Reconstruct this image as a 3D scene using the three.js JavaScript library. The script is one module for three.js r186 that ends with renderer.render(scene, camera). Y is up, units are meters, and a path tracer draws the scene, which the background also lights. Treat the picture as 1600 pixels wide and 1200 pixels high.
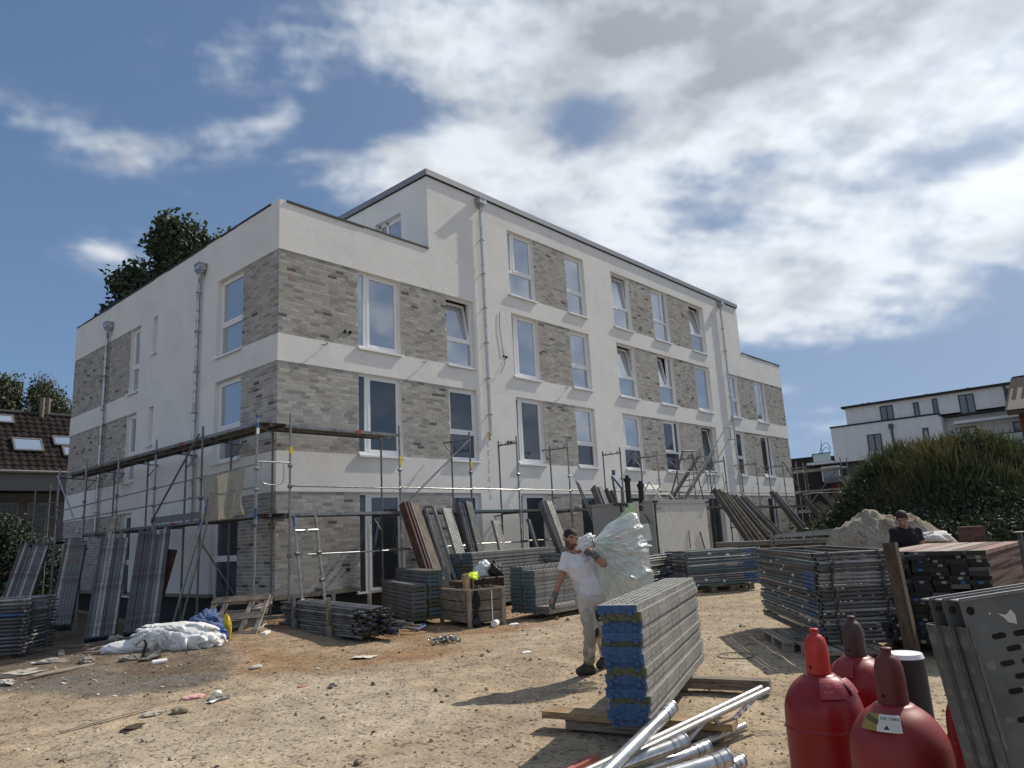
import * as THREE from 'three';
import { mergeGeometries, toCreasedNormals, mergeVertices } from 'three/addons/utils/BufferGeometryUtils.js';
import { RoundedBoxGeometry } from 'three/addons/geometries/RoundedBoxGeometry.js';

// ---------------------------------------------------------------- camera, sky, sun, exposure
const V = (x, y, z) => new THREE.Vector3(x, y, z);
const DEG = Math.PI / 180;
const scene = new THREE.Scene();
const camera = new THREE.PerspectiveCamera(55.69, 4 / 3, 0.05, 2000);
camera.position.set(0, 1.65, 0);
camera.quaternion.setFromRotationMatrix(new THREE.Matrix4().makeBasis(
  V(0.67138877, -0.05217663, 0.73926633), V(-0.1159537, 0.97783773, 0.17432187), V(-0.73197804, -0.20275841, 0.6504592)));
scene.add(camera);
const renderer = new THREE.WebGLRenderer({ antialias: true });
renderer.setSize(1024, 768);
renderer.toneMapping = THREE.LinearToneMapping;
renderer.toneMappingExposure = 1.5;
renderer.shadowMap.enabled = true;

const SUN_AZ = -8 * DEG, SUN_EL = 43.5 * DEG;         // azimuth from +x towards -z
const sunDir = V(Math.cos(SUN_AZ) * Math.cos(SUN_EL), Math.sin(SUN_EL), -Math.sin(SUN_AZ) * Math.cos(SUN_EL));
const sun = new THREE.DirectionalLight(new THREE.Color().setRGB(1.0, 0.92, 0.80), 3.0);
sun.position.copy(sunDir).multiplyScalar(90).add(V(15, 0, -10));
sun.target.position.set(15, 0, -10);
sun.castShadow = true;
sun.shadow.mapSize.set(4096, 4096);
Object.assign(sun.shadow.camera, { left: -50, right: 50, top: 45, bottom: -45, near: 1, far: 250 });
scene.add(sun, sun.target);

// ---------------------------------------------------------------- noise
function rng(seed) { let a = seed >>> 0; return () => { a = (a + 0x6D2B79F5) | 0; let t = Math.imul(a ^ (a >>> 15), 1 | a); t = (t + Math.imul(t ^ (t >>> 7), 61 | t)) ^ t; return ((t ^ (t >>> 14)) >>> 0) / 4294967296; }; }
const PERM = (() => { const r = rng(77), p = new Uint8Array(512), q = [...Array(256).keys()]; for (let i = 255; i > 0; i--) { const j = Math.floor(r() * (i + 1)); [q[i], q[j]] = [q[j], q[i]]; } for (let i = 0; i < 512; i++) p[i] = q[i & 255]; return p; })();
const HV = (() => { const r = rng(5); return Float32Array.from({ length: 256 }, r); })();
const fade = (t) => t * t * t * (t * (t * 6 - 15) + 10);
function vn3(x, y, z) {                                  // value noise, 0..1
  const xi = Math.floor(x), yi = Math.floor(y), zi = Math.floor(z), u = fade(x - xi), v = fade(y - yi), w = fade(z - zi);
  const h = (i, j, k) => HV[PERM[PERM[PERM[(xi + i) & 255] + ((yi + j) & 255)] + ((zi + k) & 255)]];
  const l = (a, b, t) => a + (b - a) * t;
  return l(l(l(h(0, 0, 0), h(1, 0, 0), u), l(h(0, 1, 0), h(1, 1, 0), u), v), l(l(h(0, 0, 1), h(1, 0, 1), u), l(h(0, 1, 1), h(1, 1, 1), u), v), w);
}
function fbm3(x, y, z, o = 5, g = 0.5) { let s = 0, a = 1, n = 0; for (let i = 0; i < o; i++) { s += a * vn3(x, y, z); n += a; a *= g; x = x * 2.03 + 17.1; y = y * 2.03 + 3.7; z = z * 2.03 + 9.2; } return s / n; }
function pn(x, y, p, s = 0) {                            // periodic value noise with period p cells
  const xi = Math.floor(x), yi = Math.floor(y), u = fade(x - xi), v = fade(y - yi);
  const m = (a) => ((a % p) + p) % p;
  const h = (i, j) => HV[PERM[PERM[(m(xi + i) + s) & 255] + ((m(yi + j) + s * 3) & 255)]];
  const a = h(0, 0) + (h(1, 0) - h(0, 0)) * u, b = h(0, 1) + (h(1, 1) - h(0, 1)) * u;
  return a + (b - a) * v;
}
function pfbm(u, v, p, o = 5, s = 0, g = 0.5) { let r = 0, a = 1, n = 0; for (let i = 0; i < o; i++) { r += a * pn(u * p, v * p, p, s + i * 13); n += a; a *= g; p *= 2; } return r / n; }
const clamp = (x, a = 0, b = 1) => Math.min(b, Math.max(a, x));
const sstep = (a, b, x) => { const t = clamp((x - a) / (b - a)); return t * t * (3 - 2 * t); };
const mix = (a, b, t) => a + (b - a) * t;

// ---------------------------------------------------------------- the sky: air and clouds, one equirectangular map
{
  const W = 2048, H = 1024, data = new Float32Array(W * H * 4);
  // cloud masses: azimuth, elevation, half width, half height (degrees), lean, amount
  const masses = [
    [32, 37, 16, 5, 0.1, 0.62], [19, 31, 14, 5.5, 0.15, 0.7], [6, 30.5, 14, 6, 0, 0.55], [12, 38, 20, 5, 0, 0.6],
    [43, 31, 6.5, 4.2, -0.2, 0.72], [36, 26.5, 9, 3.6, 0.1, 0.75], [47, 28.5, 3.5, 3, 0, 0.45], [54.5, 27.2, 4.5, 2.2, 0.2, 0.45],
    [24, 18.5, 11, 3.5, 0.12, 0.78], [11, 18, 10, 3.4, -0.15, 0.75], [17, 23, 9, 2.4, -0.1, 0.5], [21, 14.2, 7, 2, 0.1, 0.45], [3, 20, 7, 3, -0.2, 0.65], [30, 22, 6, 3, 0.1, 0.55],
    [72.5, 27.9, 8, 1.7, 0.08, 0.42], [60.6, 31, 3, 1.8, -0.5, 0.48], [66, 29.6, 3, 1.2, -0.6, 0.2], [52, 36.5, 9, 2.6, -0.3, 0.46], [63, 36.5, 7, 1.6, -0.45, 0.28],
    [70.3, 20.5, 3, 1.6, 0.1, 0.5], [64.5, 24.7, 3, 0.9, 0, 0.42], [22, 8.8, 4, 1.2, 0, 0.35], [8, 6.5, 12, 1.2, 0, 0.25], [17, 6, 6, 1.4, 0, 0.22],
    [33.5, 31, 3.2, 1.7, -0.2, -0.62], [8.5, 22.8, 6.5, 1.4, 0.1, -0.5], [26, 22.6, 2.6, 1.1, 0, -0.3], [27, 20.6, 2.5, 0.9, 0, -0.25], [13, 9.2, 9, 2.6, 0, -0.25],
    [53, 32.8, 5, 2.6, 0, -0.3], [62, 26, 5, 2.2, 0, -0.25],
  ];
  const others = (az, el) => 0.42 + 1.6 * (fbm3(Math.cos(az) * 2.1 + 40, Math.sin(az) * 2.1 + 11, el * 2.2, 3) - 0.5);   // the rest of the dome, the same weather
  for (let j = 0; j < H; j++) {
    const el = ((j + 0.5) / H - 0.5) * Math.PI;          // row 0 is the nadir
    for (let i = 0; i < W; i++) {
      const k = (j * W + i) * 4;
      const th = ((i + 0.5) / W - 0.5) * Math.PI * 2;    // three.js: u = atan2(z, x) / 2pi + 0.5
      const dx = Math.cos(el) * Math.cos(th), dy = Math.sin(el), dz = Math.cos(el) * Math.sin(th);
      let az = -th / DEG; const e = el / DEG;
      const cs = Math.max(-1, Math.min(1, dx * sunDir.x + dy * sunDir.y + dz * sunDir.z)), ang = Math.acos(cs) / DEG;
      const up = Math.max(0, dy);
      const t = Math.pow(1 - up, 2.6);
      let r = mix(0.050, 0.165, t), g = mix(0.100, 0.270, t), b = mix(0.205, 0.43, t);
      const pale = Math.exp(-ang / 26) * 0.6 + 0.45 * Math.exp(-up * 7) * sstep(70, 20, Math.abs(((az + 8 + 540) % 360) - 180) * 0.7);
      r = mix(r, 0.27, pale); g = mix(g, 0.335, pale); b = mix(b, 0.42, pale);
      const glow = 1.1 * Math.exp(-ang / 11); r += glow; g += glow * 0.97; b += glow * 0.92;
      if (dy > -0.02) {
        let cov = 0;
        const w1 = (fbm3(dx * 5 + 3, dy * 7, dz * 5 + 8, 4) - 0.5) * 9, w2 = (fbm3(dx * 5 + 30, dy * 7 + 5, dz * 5 + 18, 4) - 0.5) * 6;
        for (const [ma, me, sw, sh, lean, amt] of masses) {
          let da = az - ma; if (da > 180) da -= 360; if (da < -180) da += 360;
          da = da * Math.cos(el) + w1 * 0.6; const de = e - me + w2 * 0.5 - lean * da;
          const q = (da / sw) ** 2 + (de / sh) ** 2; if (q < 9) cov += amt * Math.exp(-q);
        }
        const da0 = Math.abs(((az - 40 + 540) % 360) - 180), far = sstep(44, 62, da0) + sstep(43, 55, e);
        cov += clamp(far) * Math.max(0, others(th, dy));
        const px = dx / (dy + 0.16), pz = dz / (dy + 0.16);
        // rippled, streaky detail on a cloud deck
        const wx = fbm3(px * 1.3, pz * 1.3, 1.7, 4) * 1.5, wz = fbm3(px * 1.3 + 9, pz * 1.3 + 4, 6.1, 4) * 1.5;
        const n1 = fbm3(px * 3.6 + wx, pz * 3.6 + wz, 3.3, 7, 0.58);
        const n2 = fbm3((px * 0.8 + pz * 0.6) * 5 + wz * 1.4, (pz * 0.8 - px * 0.6) * 19 + wx * 2.6, 5.1, 5, 0.6);
        const n3 = fbm3(dx * 21 + wx, dy * 34, dz * 21 + wz, 6, 0.58);
        const n = n1 * 0.38 + n2 * 0.22 + n3 * 0.40;
        const dens = clamp(cov, -0.4, 0.95) + (n - 0.5) * 2.5 * sstep(0.02, 0.3, Math.abs(cov) + 0.05);
        const core = sstep(0.75, 1.35, dens), sh2 = fbm3(dx * 10 + 5, dy * 22 + 2, dz * 10, 5, 0.58), sheet = sstep(26, 33, e) * sstep(48, 34, az) * (da0 < 60 ? 1 : 0.5);
        const d = Math.pow(sstep(0.02, 1.0, dens), 0.95) * mix(0.95, 0.80, sheet);
        const lit = mix(0.57, 0.25, clamp(core * 0.2 + (sh2 - 0.46) * 1.9 + sheet * 0.62)) * (1 + 1.3 * Math.exp(-ang / 14));
        r = mix(r, lit * 0.955, d); g = mix(g, lit * 1.0, d); b = mix(b, lit * 1.055, d);
      }
      if (dy < 0) { const f = sstep(0, -0.06, dy); r = mix(r, 0.16, f); g = mix(g, 0.15, f); b = mix(b, 0.13, f); }
      data[k] = r; data[k + 1] = g; data[k + 2] = b; data[k + 3] = 1;
    }
  }
  const sky = new THREE.DataTexture(data, W, H, THREE.RGBAFormat, THREE.FloatType);
  sky.mapping = THREE.EquirectangularReflectionMapping; sky.magFilter = sky.minFilter = THREE.LinearFilter; sky.needsUpdate = true;
  scene.background = sky; scene.environment = sky;
}
// ---------------------------------------------------------------- textures and materials
function tex(n, fn, { srgb = false, rep = 1 } = {}) {    // fn(u, v) -> [r, g, b] linear factors 0..1 (or one number)
  const d = new Uint8Array(n * n * 4);
  for (let j = 0; j < n; j++) for (let i = 0; i < n; i++) {
    const c = fn(i / n, j / n), k = (j * n + i) * 4, s = typeof c === 'number';
    d[k] = 255 * clamp(s ? c : c[0]); d[k + 1] = 255 * clamp(s ? c : c[1]); d[k + 2] = 255 * clamp(s ? c : c[2]); d[k + 3] = 255;
  }
  const t = new THREE.DataTexture(d, n, n); t.wrapS = t.wrapT = THREE.RepeatWrapping; t.magFilter = THREE.LinearFilter; t.minFilter = THREE.LinearMipmapLinearFilter; t.generateMipmaps = true;
  if (srgb) t.colorSpace = THREE.SRGBColorSpace;
  t.repeat.set(rep, rep); t.needsUpdate = true; return t;
}
const lin = (r, g, b) => new THREE.Color().setRGB(r, g, b);
const std = (o) => new THREE.MeshStandardMaterial(o);
const phy = (o) => new THREE.MeshPhysicalMaterial(o);

// plaster: uv in metres / 4
const plasterMap = tex(512, (u, v) => { const a = pfbm(u, v, 4, 5, 1), b = pfbm(u, v, 32, 3, 7), c = pfbm(u * 1, v, 3, 4, 19), w = sstep(0.5, 0.75, pfbm(u, v, 6, 4, 31)); const s = 0.885 + (a - 0.5) * 0.12 + (b - 0.5) * 0.05 + (c - 0.5) * 0.07 - w * 0.035; return [s, s * 0.992, s * 0.975]; });
const plasterBump = tex(512, (u, v) => pfbm(u, v, 64, 3, 3) * 0.6 + pfbm(u, v, 9, 3, 5) * 0.4, { srgb: false });
const woodMap = tex(512, (u, v) => { const g = pfbm(u * 0.5, v, 24, 4, 2), l = pn(u * 3, v * 96, 96, 4), k = pfbm(u, v, 6, 4, 9), cr = sstep(0.72, 0.8, pn(u * 2, v * 40, 40, 14)); const s = 0.62 + (g - 0.5) * 0.5 + (l - 0.5) * 0.22 + (k - 0.5) * 0.45 - cr * 0.25; return [s, s * 0.97, s * 0.94]; });
const woodBump = tex(512, (u, v) => pn(u * 3, v * 96, 96, 4) * 0.6 + pn(u * 2, v * 40, 40, 14) * 0.4, { srgb: false });
const galvMap = tex(512, (u, v) => { const c = pfbm(u, v, 20, 3, 3), st = pn(u * 4, v * 128, 128, 8), d = sstep(0.56, 0.72, pfbm(u, v, 7, 5, 12)), w = sstep(0.74, 0.78, pfbm(u, v, 22, 3, 29)); const s = 0.66 + (c - 0.5) * 0.26 + (st - 0.5) * 0.14 - d * 0.2 + w * 0.28; return [s, s * (1 - d * 0.03), s * (1 - d * 0.07)]; });
const galvRough = tex(256, (u, v) => 0.5 + (pfbm(u, v, 16, 4, 3) - 0.5) * 0.5, { srgb: false });
const dirtMap = tex(512, (u, v) => { const d = pfbm(u, v, 8, 5, 17), sp = sstep(0.7, 0.76, pfbm(u, v, 30, 2, 43)), sp2 = sstep(0.68, 0.72, pn(u * 26, v * 26, 26, 61)); const s = 0.6 + (d - 0.5) * 0.5; return [s + sp * 0.3 + sp2 * 0.06, s * 0.995 + sp * 0.3 + sp2 * 0.06, s * 0.98 + sp * 0.29 + sp2 * 0.05]; });
const fineBump = tex(256, (u, v) => pfbm(u, v, 16, 4, 3), { srgb: false });
const clothBump = tex(512, (u, v) => { const x = u + 0.06 * pfbm(u, v, 4, 3, 2), y = v + 0.06 * pfbm(u, v, 4, 3, 8); return 0.5 * pfbm(x, y, 5, 4, 3) + 0.5 * Math.abs(pfbm(x, y, 8, 3, 21) - 0.5) * 2; }, { srgb: false });
const paintDirt = tex(512, (u, v) => { const d = pfbm(u, v, 9, 5, 21), c = sstep(0.6, 0.7, pfbm(u, v, 24, 4, 5)), s = 0.9 + (d - 0.5) * 0.25; return [mix(s, 0.62, c * 0.6), mix(s, 0.6, c * 0.6), mix(s, 0.58, c * 0.6)]; });

const M = {
  plaster: std({ color: lin(0.87, 0.865, 0.845), map: plasterMap, bumpMap: plasterBump, bumpScale: 0.004, roughness: 0.95 }),
  mortar: std({ color: lin(0.74, 0.72, 0.665), roughness: 1, bumpMap: fineBump, bumpScale: 0.002 }),
  plinth: std({ color: lin(0.025, 0.026, 0.028), roughness: 0.8 }),
  baseRail: std({ color: lin(0.26, 0.235, 0.19), map: paintDirt, roughness: 0.9 }),
  coping: std({ color: lin(0.022, 0.022, 0.025), roughness: 0.7 }),
  cornice: std({ color: lin(0.25, 0.262, 0.285), roughness: 0.45, metalness: 0.4 }),
  upvc: std({ color: lin(0.83, 0.84, 0.85), roughness: 0.32 }),
  sill: std({ color: lin(0.80, 0.81, 0.82), roughness: 0.4 }),
  glass: phy({ color: lin(0.46, 0.49, 0.52), metalness: 0.62, roughness: 0.03 }),
  glassDark: phy({ color: lin(0.11, 0.125, 0.14), metalness: 0.5, roughness: 0.04 }),
  gasket: std({ color: lin(0.03, 0.03, 0.032), roughness: 0.7 }),
  zinc: std({ color: lin(0.70, 0.72, 0.74), map: galvMap, metalness: 0.85, roughness: 0.34 }),
  galv: std({ color: lin(0.40, 0.40, 0.39), map: galvMap, metalness: 0.3, roughness: 0.5, roughnessMap: galvRough }),
  galvDull: std({ color: lin(0.26, 0.265, 0.265), map: galvMap, metalness: 0.25, roughness: 0.6 }),
  galvDark: std({ color: lin(0.15, 0.15, 0.15), map: galvMap, metalness: 0.2, roughness: 0.6 }),
  deckSteel: std({ color: lin(0.40, 0.40, 0.385), map: dirtMap, metalness: 0.35, roughness: 0.6, bumpMap: fineBump, bumpScale: 0.001 }),
  deckBlue: std({ color: lin(0.045, 0.115, 0.25), map: paintDirt, metalness: 0.1, roughness: 0.6 }),
  deckTeal: std({ color: lin(0.10, 0.155, 0.175), map: paintDirt, metalness: 0.1, roughness: 0.6 }),
  deckOlive: std({ color: lin(0.12, 0.125, 0.07), map: paintDirt, metalness: 0.1, roughness: 0.65 }),
  deckGreyEnd: std({ color: lin(0.17, 0.17, 0.17), map: paintDirt, metalness: 0.2, roughness: 0.65 }),
  perfSteel: std({ color: lin(0.17, 0.18, 0.182), map: dirtMap, metalness: 0.3, roughness: 0.62, bumpMap: fineBump, bumpScale: 0.0008 }),
  bluePaint: std({ color: lin(0.03, 0.10, 0.26), map: paintDirt, roughness: 0.55 }),
  black: std({ color: lin(0.012, 0.012, 0.013), roughness: 0.6 }),
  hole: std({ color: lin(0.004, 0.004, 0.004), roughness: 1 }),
  redPaint: std({ color: lin(0.45, 0.03, 0.035), roughness: 0.6 }),
  yellow: std({ color: lin(0.75, 0.55, 0.02), roughness: 0.6 }),
  white: std({ color: lin(0.78, 0.78, 0.77), roughness: 0.6 }),
  cyl: phy({ color: lin(0.215, 0.004, 0.007), roughness: 0.42, specularIntensity: 0.6, clearcoat: 0.28, clearcoatRoughness: 0.28, bumpMap: fineBump, bumpScale: 0.0006 }),
  cylDull: phy({ color: lin(0.225, 0.010, 0.011), roughness: 0.5, clearcoat: 0.15, clearcoatRoughness: 0.4 }),
  capOrange: std({ color: lin(0.50, 0.022, 0.010), map: paintDirt, roughness: 0.42 }),
  capBrown: std({ color: lin(0.055, 0.026, 0.022), map: paintDirt, roughness: 0.5 }),
  capDark: std({ color: lin(0.13, 0.016, 0.014), map: paintDirt, roughness: 0.5 }),
  timber: std({ color: lin(0.52, 0.36, 0.20), map: woodMap, bumpMap: woodBump, bumpScale: 0.002, roughness: 0.85 }),
  timberGrey: std({ color: lin(0.32, 0.27, 0.21), map: woodMap, bumpMap: woodBump, bumpScale: 0.003, roughness: 0.9 }),
  timberDark: std({ color: lin(0.13, 0.095, 0.065), map: woodMap, bumpMap: woodBump, bumpScale: 0.003, roughness: 0.9 }),
  timberPale: std({ color: lin(0.50, 0.44, 0.36), map: woodMap, bumpMap: woodBump, bumpScale: 0.003, roughness: 0.9 }),
  boardRed: std({ color: lin(0.16, 0.082, 0.068), map: woodMap, roughness: 0.85 }),
  boardBrown: std({ color: lin(0.115, 0.065, 0.05), map: woodMap, roughness: 0.85 }),
  boardRose: std({ color: lin(0.36, 0.20, 0.175), map: woodMap, roughness: 0.8 }),
  boardPale: std({ color: lin(0.50, 0.40, 0.345), map: woodMap, roughness: 0.8 }),
  redWood: std({ color: lin(0.55, 0.17, 0.13), map: woodMap, roughness: 0.85 }),
  tarp: std({ color: lin(0.66, 0.66, 0.64), roughness: 0.75, bumpMap: clothBump, bumpScale: 0.01 }),
  tarpBlue: std({ color: lin(0.035, 0.075, 0.19), roughness: 0.7, bumpMap: clothBump, bumpScale: 0.01 }),
  trailer: std({ color: lin(0.62, 0.60, 0.55), roughness: 0.45, map: paintDirt }),
  trailerGrey: std({ color: lin(0.36, 0.355, 0.34), roughness: 0.5 }),
};
{ const f = (m, n, r) => { m[n] = m[n].clone(); m[n].repeat.set(r[0], r[1]); m[n].needsUpdate = true; };
  for (const k of ['timber', 'timberGrey', 'timberDark', 'timberPale', 'boardRed', 'boardBrown', 'boardRose', 'boardPale', 'redWood']) { f(M[k], 'map', [1, 2.6]); if (M[k].bumpMap) f(M[k], 'bumpMap', [1, 2.6]); }
  f(M.plaster, 'map', [0.3, 0.3]); f(M.plaster, 'bumpMap', [0.6, 0.6]); f(M.tarp, 'bumpMap', [1, 1]); }

// ---------------------------------------------------------------- geometry helpers (all return geometry; uv in metres)
function plain(g) { g = g.index ? g.toNonIndexed() : g; for (const k of Object.keys(g.attributes)) if (!['position', 'normal', 'uv'].includes(k)) g.deleteAttribute(k); return g; }
function merge(list) { list = list.flat(9).map(plain); return list.length === 1 ? list[0] : mergeGeometries(list); }
function bx(w, h, d, x = 0, y = 0, z = 0, ry = 0, off = 0) {   // box with metric uv, u along its longest edge
  const g = new THREE.BoxGeometry(w, h, d), p = g.attributes.position, n = g.attributes.normal, uv = g.attributes.uv, ax = [w, h, d];
  for (let i = 0; i < p.count; i++) {
    const N = [Math.abs(n.getX(i)), Math.abs(n.getY(i)), Math.abs(n.getZ(i))], f = N.indexOf(Math.max(...N)), o = [0, 1, 2].filter((k) => k !== f).sort((a, b) => ax[b] - ax[a]), P = [p.getX(i), p.getY(i), p.getZ(i)];
    uv.setXY(i, P[o[0]] + off, P[o[1]] + f * 0.37 + off * 1.7);
  }
  if (ry) g.rotateY(ry); g.translate(x, y, z); return g;
}
const Yax = V(0, 1, 0);
function tube(a, b, r = 0.024, seg = 8, cap = true) {
  const d = V().subVectors(b, a), L = d.length(), g = new THREE.CylinderGeometry(r, r, L, seg, 1, !cap), uv = g.attributes.uv;
  for (let i = 0; i < uv.count; i++) uv.setXY(i, uv.getY(i) * L, uv.getX(i) * 6.28 * r + a.x * 0.31);
  g.applyQuaternion(new THREE.Quaternion().setFromUnitVectors(Yax, d.normalize())); g.translate((a.x + b.x) / 2, (a.y + b.y) / 2, (a.z + b.z) / 2); return g;
}
function bar(a, b, w, h, off = 0, side = Yax) {          // box bar from a to b; w across, h along `side`
  const d = V().subVectors(b, a), L = d.length(), x = d.normalize(), s = V().crossVectors(x, side).normalize(), u = V().crossVectors(s, x);
  const g = bx(L, h, w, 0, 0, 0, 0, off); g.applyMatrix4(new THREE.Matrix4().makeBasis(x, u, s).setPosition((a.x + b.x) / 2, (a.y + b.y) / 2, (a.z + b.z) / 2)); return g;
}
function frameAt(o, x, y) { const X = x.clone().normalize(), Z = V().crossVectors(X, y).normalize(), Y = V().crossVectors(Z, X); return new THREE.Matrix4().makeBasis(X, Y, Z).setPosition(o); }
function curve(pts, r, seg = 8, n = 24) { return new THREE.TubeGeometry(new THREE.CatmullRomCurve3(pts), n, r, seg, false); }
const moved = (g, x, y, z, ry = 0) => { g = g.clone(); if (ry) g.rotateY(ry); g.translate(x, y, z); return g; };

// ---------------------------------------------------------------- naming
const used = new Map();
function numbered(n) { n = n.replace(/_\d{3}$/, ''); const c = used.get(n) ?? 0; used.set(n, c + 1); return c ? n + '_' + String(c).padStart(3, '0') : n; }
function tag(o, label, category, group) { if (label) o.userData.label = label; if (category) o.userData.category = category; if (group) o.userData.group = group; return o; }
function thing(name, label, category, pos = [0, 0, 0], ry = 0, group) { const o = new THREE.Group(); o.name = numbered(name); o.position.set(...pos); o.rotation.y = ry; scene.add(o); return tag(o, label, category, group); }
function part(name, geo, mat, parent, label) { const m = new THREE.Mesh(Array.isArray(geo) ? merge(geo) : geo, mat); m.name = name; parent.add(m); if (label) m.userData.label = label; return m; }
function single(name, geo, mat, label, category, group, pos) { const m = new THREE.Mesh(Array.isArray(geo) ? merge(geo) : geo, mat); m.name = numbered(name); if (pos) m.position.set(...pos); scene.add(m); return tag(m, label, category, group); }
function struct(name, geo, mat) { const m = new THREE.Mesh(Array.isArray(geo) ? merge(geo) : geo, mat); m.name = numbered(name); m.userData.kind = 'structure'; scene.add(m); return m; }
function dup(src, label, group) { const o = src.clone(); o.name = numbered(src.name); scene.add(o); o.userData = { ...src.userData }; if (label) o.userData.label = label; if (group) o.userData.group = group; return o; }
const ORD = ['first', 'second', 'third', 'fourth', 'fifth', 'sixth', 'seventh', 'eighth', 'ninth', 'tenth', 'eleventh', 'twelfth', 'thirteenth', 'fourteenth', 'fifteenth', 'sixteenth', 'seventeenth', 'eighteenth', 'nineteenth', 'twentieth', 'twenty-first', 'twenty-second', 'twenty-third', 'twenty-fourth', 'twenty-fifth', 'twenty-sixth', 'twenty-seventh', 'twenty-eighth'];
function instances(name, geo, mat, mats, parent, colors, kind = 'stuff') {
  const m = new THREE.InstancedMesh(geo, mat, mats.length); m.name = parent ? name : numbered(name);
  mats.forEach((x, i) => { m.setMatrixAt(i, x); if (colors) m.setColorAt(i, colors[i]); });
  if (kind) m.userData.kind = kind; (parent ?? scene).add(m); return m;
}

// ---------------------------------------------------------------- the ground
const soft = (x, z, cx, cz, r) => Math.exp(-((x - cx) ** 2 + (z - cz) ** 2) / (2 * r * r));
function gh(x, z) {                                      // height of the ground
  let h = 0.26 * soft(x, z, 8.0, -14.9, 1.7) - 0.30 * soft(x, z, 7.1, -20.6, 2.6) + 0.10 * soft(x, z, 4.2, -12.6, 2.0) + 0.06 * soft(x, z, 6.5, -12.3, 1.2);
  const near = 1 - sstep(30, 60, Math.hypot(x, z));
  h += near * ((fbm3(x * 0.35, 0, z * 0.35, 3) - 0.5) * 0.07 + (fbm3(x * 1.6, 4, z * 1.6, 3) - 0.5) * 0.035);
  // earth hill behind the site on the right
  h += 3.25 * sstep(0.02, 1, soft(x, z, 36.8, -7.6, 3.1)) + 1.5 * soft(x, z, 37, -2.2, 3.2) + 0.8 * soft(x, z, 35.5, -10.6, 1.8) + 1.2 * soft(x, z, 38, 4, 4);
  return h;
}
// ---------------------------------------------------------------- soil
function polyDist(px, pz, poly) {                        // signed distance, negative inside
  let d = 1e9, inside = false;
  for (let i = 0, j = poly.length - 1; i < poly.length; j = i++) {
    const [ax, az] = poly[j], [bx2, bz] = poly[i], ex = bx2 - ax, ez = bz - az, t = clamp(((px - ax) * ex + (pz - az) * ez) / (ex * ex + ez * ez));
    d = Math.min(d, Math.hypot(px - ax - ex * t, pz - az - ez * t));
    if ((az > pz) !== (bz > pz) && px < ((bx2 - ax) * (pz - az)) / (bz - az) + ax) inside = !inside;
  }
  return inside ? -d : d;
}
const DAMP = [[-4, -13.4], [1.5, -12.1], [2.9, -11.05], [3.5, -10.05], [4.1, -9.35], [4.75, -9.4], [5.5, -10.3], [5.9, -11.6], [6.8, -13.2], [8.4, -15], [8.5, -34], [-10, -34]];
const ORANGE = [[4.7, -9.4], [5.6, -8.9], [6.6, -8.3], [8.2, -8.3], [10, -8.9], [12.5, -9.3], [15, -11], [15, -13.6], [8.5, -14.6], [6.3, -13.6], [5.6, -10.8]];
const WET = [[3.2, -10.3], [4.2, -9.45], [5.0, -9.5], [5.1, -10.1], [4.2, -10.7], [3.9, -11.6], [2.6, -11.9]];
function soil(x, z) {
  const wx = (fbm3(x * 1.1, 2, z * 1.1, 4) - 0.5) * 1.1, wz = (fbm3(x * 1.1, 7, z * 1.1, 4) - 0.5) * 1.1;
  let c = [0.50, 0.395, 0.265];
  const lerp = (b, t) => { c = c.map((a, i) => mix(a, b[i], t)); };
  const pale = sstep(0.42, 0.62, fbm3(x * 0.42 + 4, 1, z * 0.42, 4)); lerp([0.56, 0.47, 0.345], pale * 0.8);
  lerp([0.37, 0.28, 0.18], sstep(0.54, 0.72, fbm3(x * 0.8, 5, z * 0.8 + 3, 5)) * 0.65);
  lerp([0.36, 0.22, 0.105], sstep(0.35, -0.5, polyDist(x + wx, z + wz, ORANGE)) * (0.45 + 0.55 * sstep(0.3, 0.6, fbm3(x * 0.7, 9, z * 0.7, 4))));
  const dd = polyDist(x + wx * 0.35, z + wz * 0.35, DAMP); lerp([0.185, 0.135, 0.088], sstep(0.16, -0.22, dd) * (0.8 + 0.2 * sstep(0.35, 0.55, fbm3(x * 1.4, 3, z * 1.4, 4))));
  lerp([0.20, 0.185, 0.155], sstep(0.2, -0.25, polyDist(x + wx * 0.6, z + wz * 0.6, WET)) * 0.85);
  const hill = sstep(0.35, 0.8, soft(x, z, 36.8, -7.4, 4.6) + soft(x, z, 37, -1.2, 5)); lerp([0.07, 0.065, 0.035], hill);
  const far = sstep(42, 60, Math.hypot(x, z)); lerp([0.075, 0.085, 0.045], far);
  const s = 0.9 + (fbm3(x * 4, 6, z * 4, 3) - 0.5) * 0.5;
  return c.map((v) => v * s);
}
const soilMap = tex(1024, (u, v) => {
  const a = pfbm(u, v, 10, 6, 4, 0.6), g = pfbm(u, v, 160, 2, 9), peb = sstep(0.70, 0.78, pn(u * 70, v * 70, 70, 22)), dk = sstep(0.74, 0.82, pn(u * 58, v * 58, 58, 33)), st = sstep(0.66, 0.8, pfbm(u, v, 26, 3, 40));
  const s = 0.74 + (a - 0.5) * 0.42 + (g - 0.5) * 0.36 + peb * 0.14 - dk * 0.34 - st * 0.14; return [s, s * 0.985, s * 0.965];
});
const soilBump = tex(1024, (u, v) => { const peb = sstep(0.62, 0.8, pn(u * 70, v * 70, 70, 22)), dk = sstep(0.7, 0.82, pn(u * 58, v * 58, 58, 33)); return clamp(pfbm(u, v, 8, 6, 4, 0.6) * 0.55 + pn(u * 160, v * 160, 160, 9) * 0.16 + peb * 0.2 + dk * 0.2); }, { srgb: false });
M.soil = std({ map: soilMap, bumpMap: soilBump, bumpScale: 0.022, roughness: 1, vertexColors: true });
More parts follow.
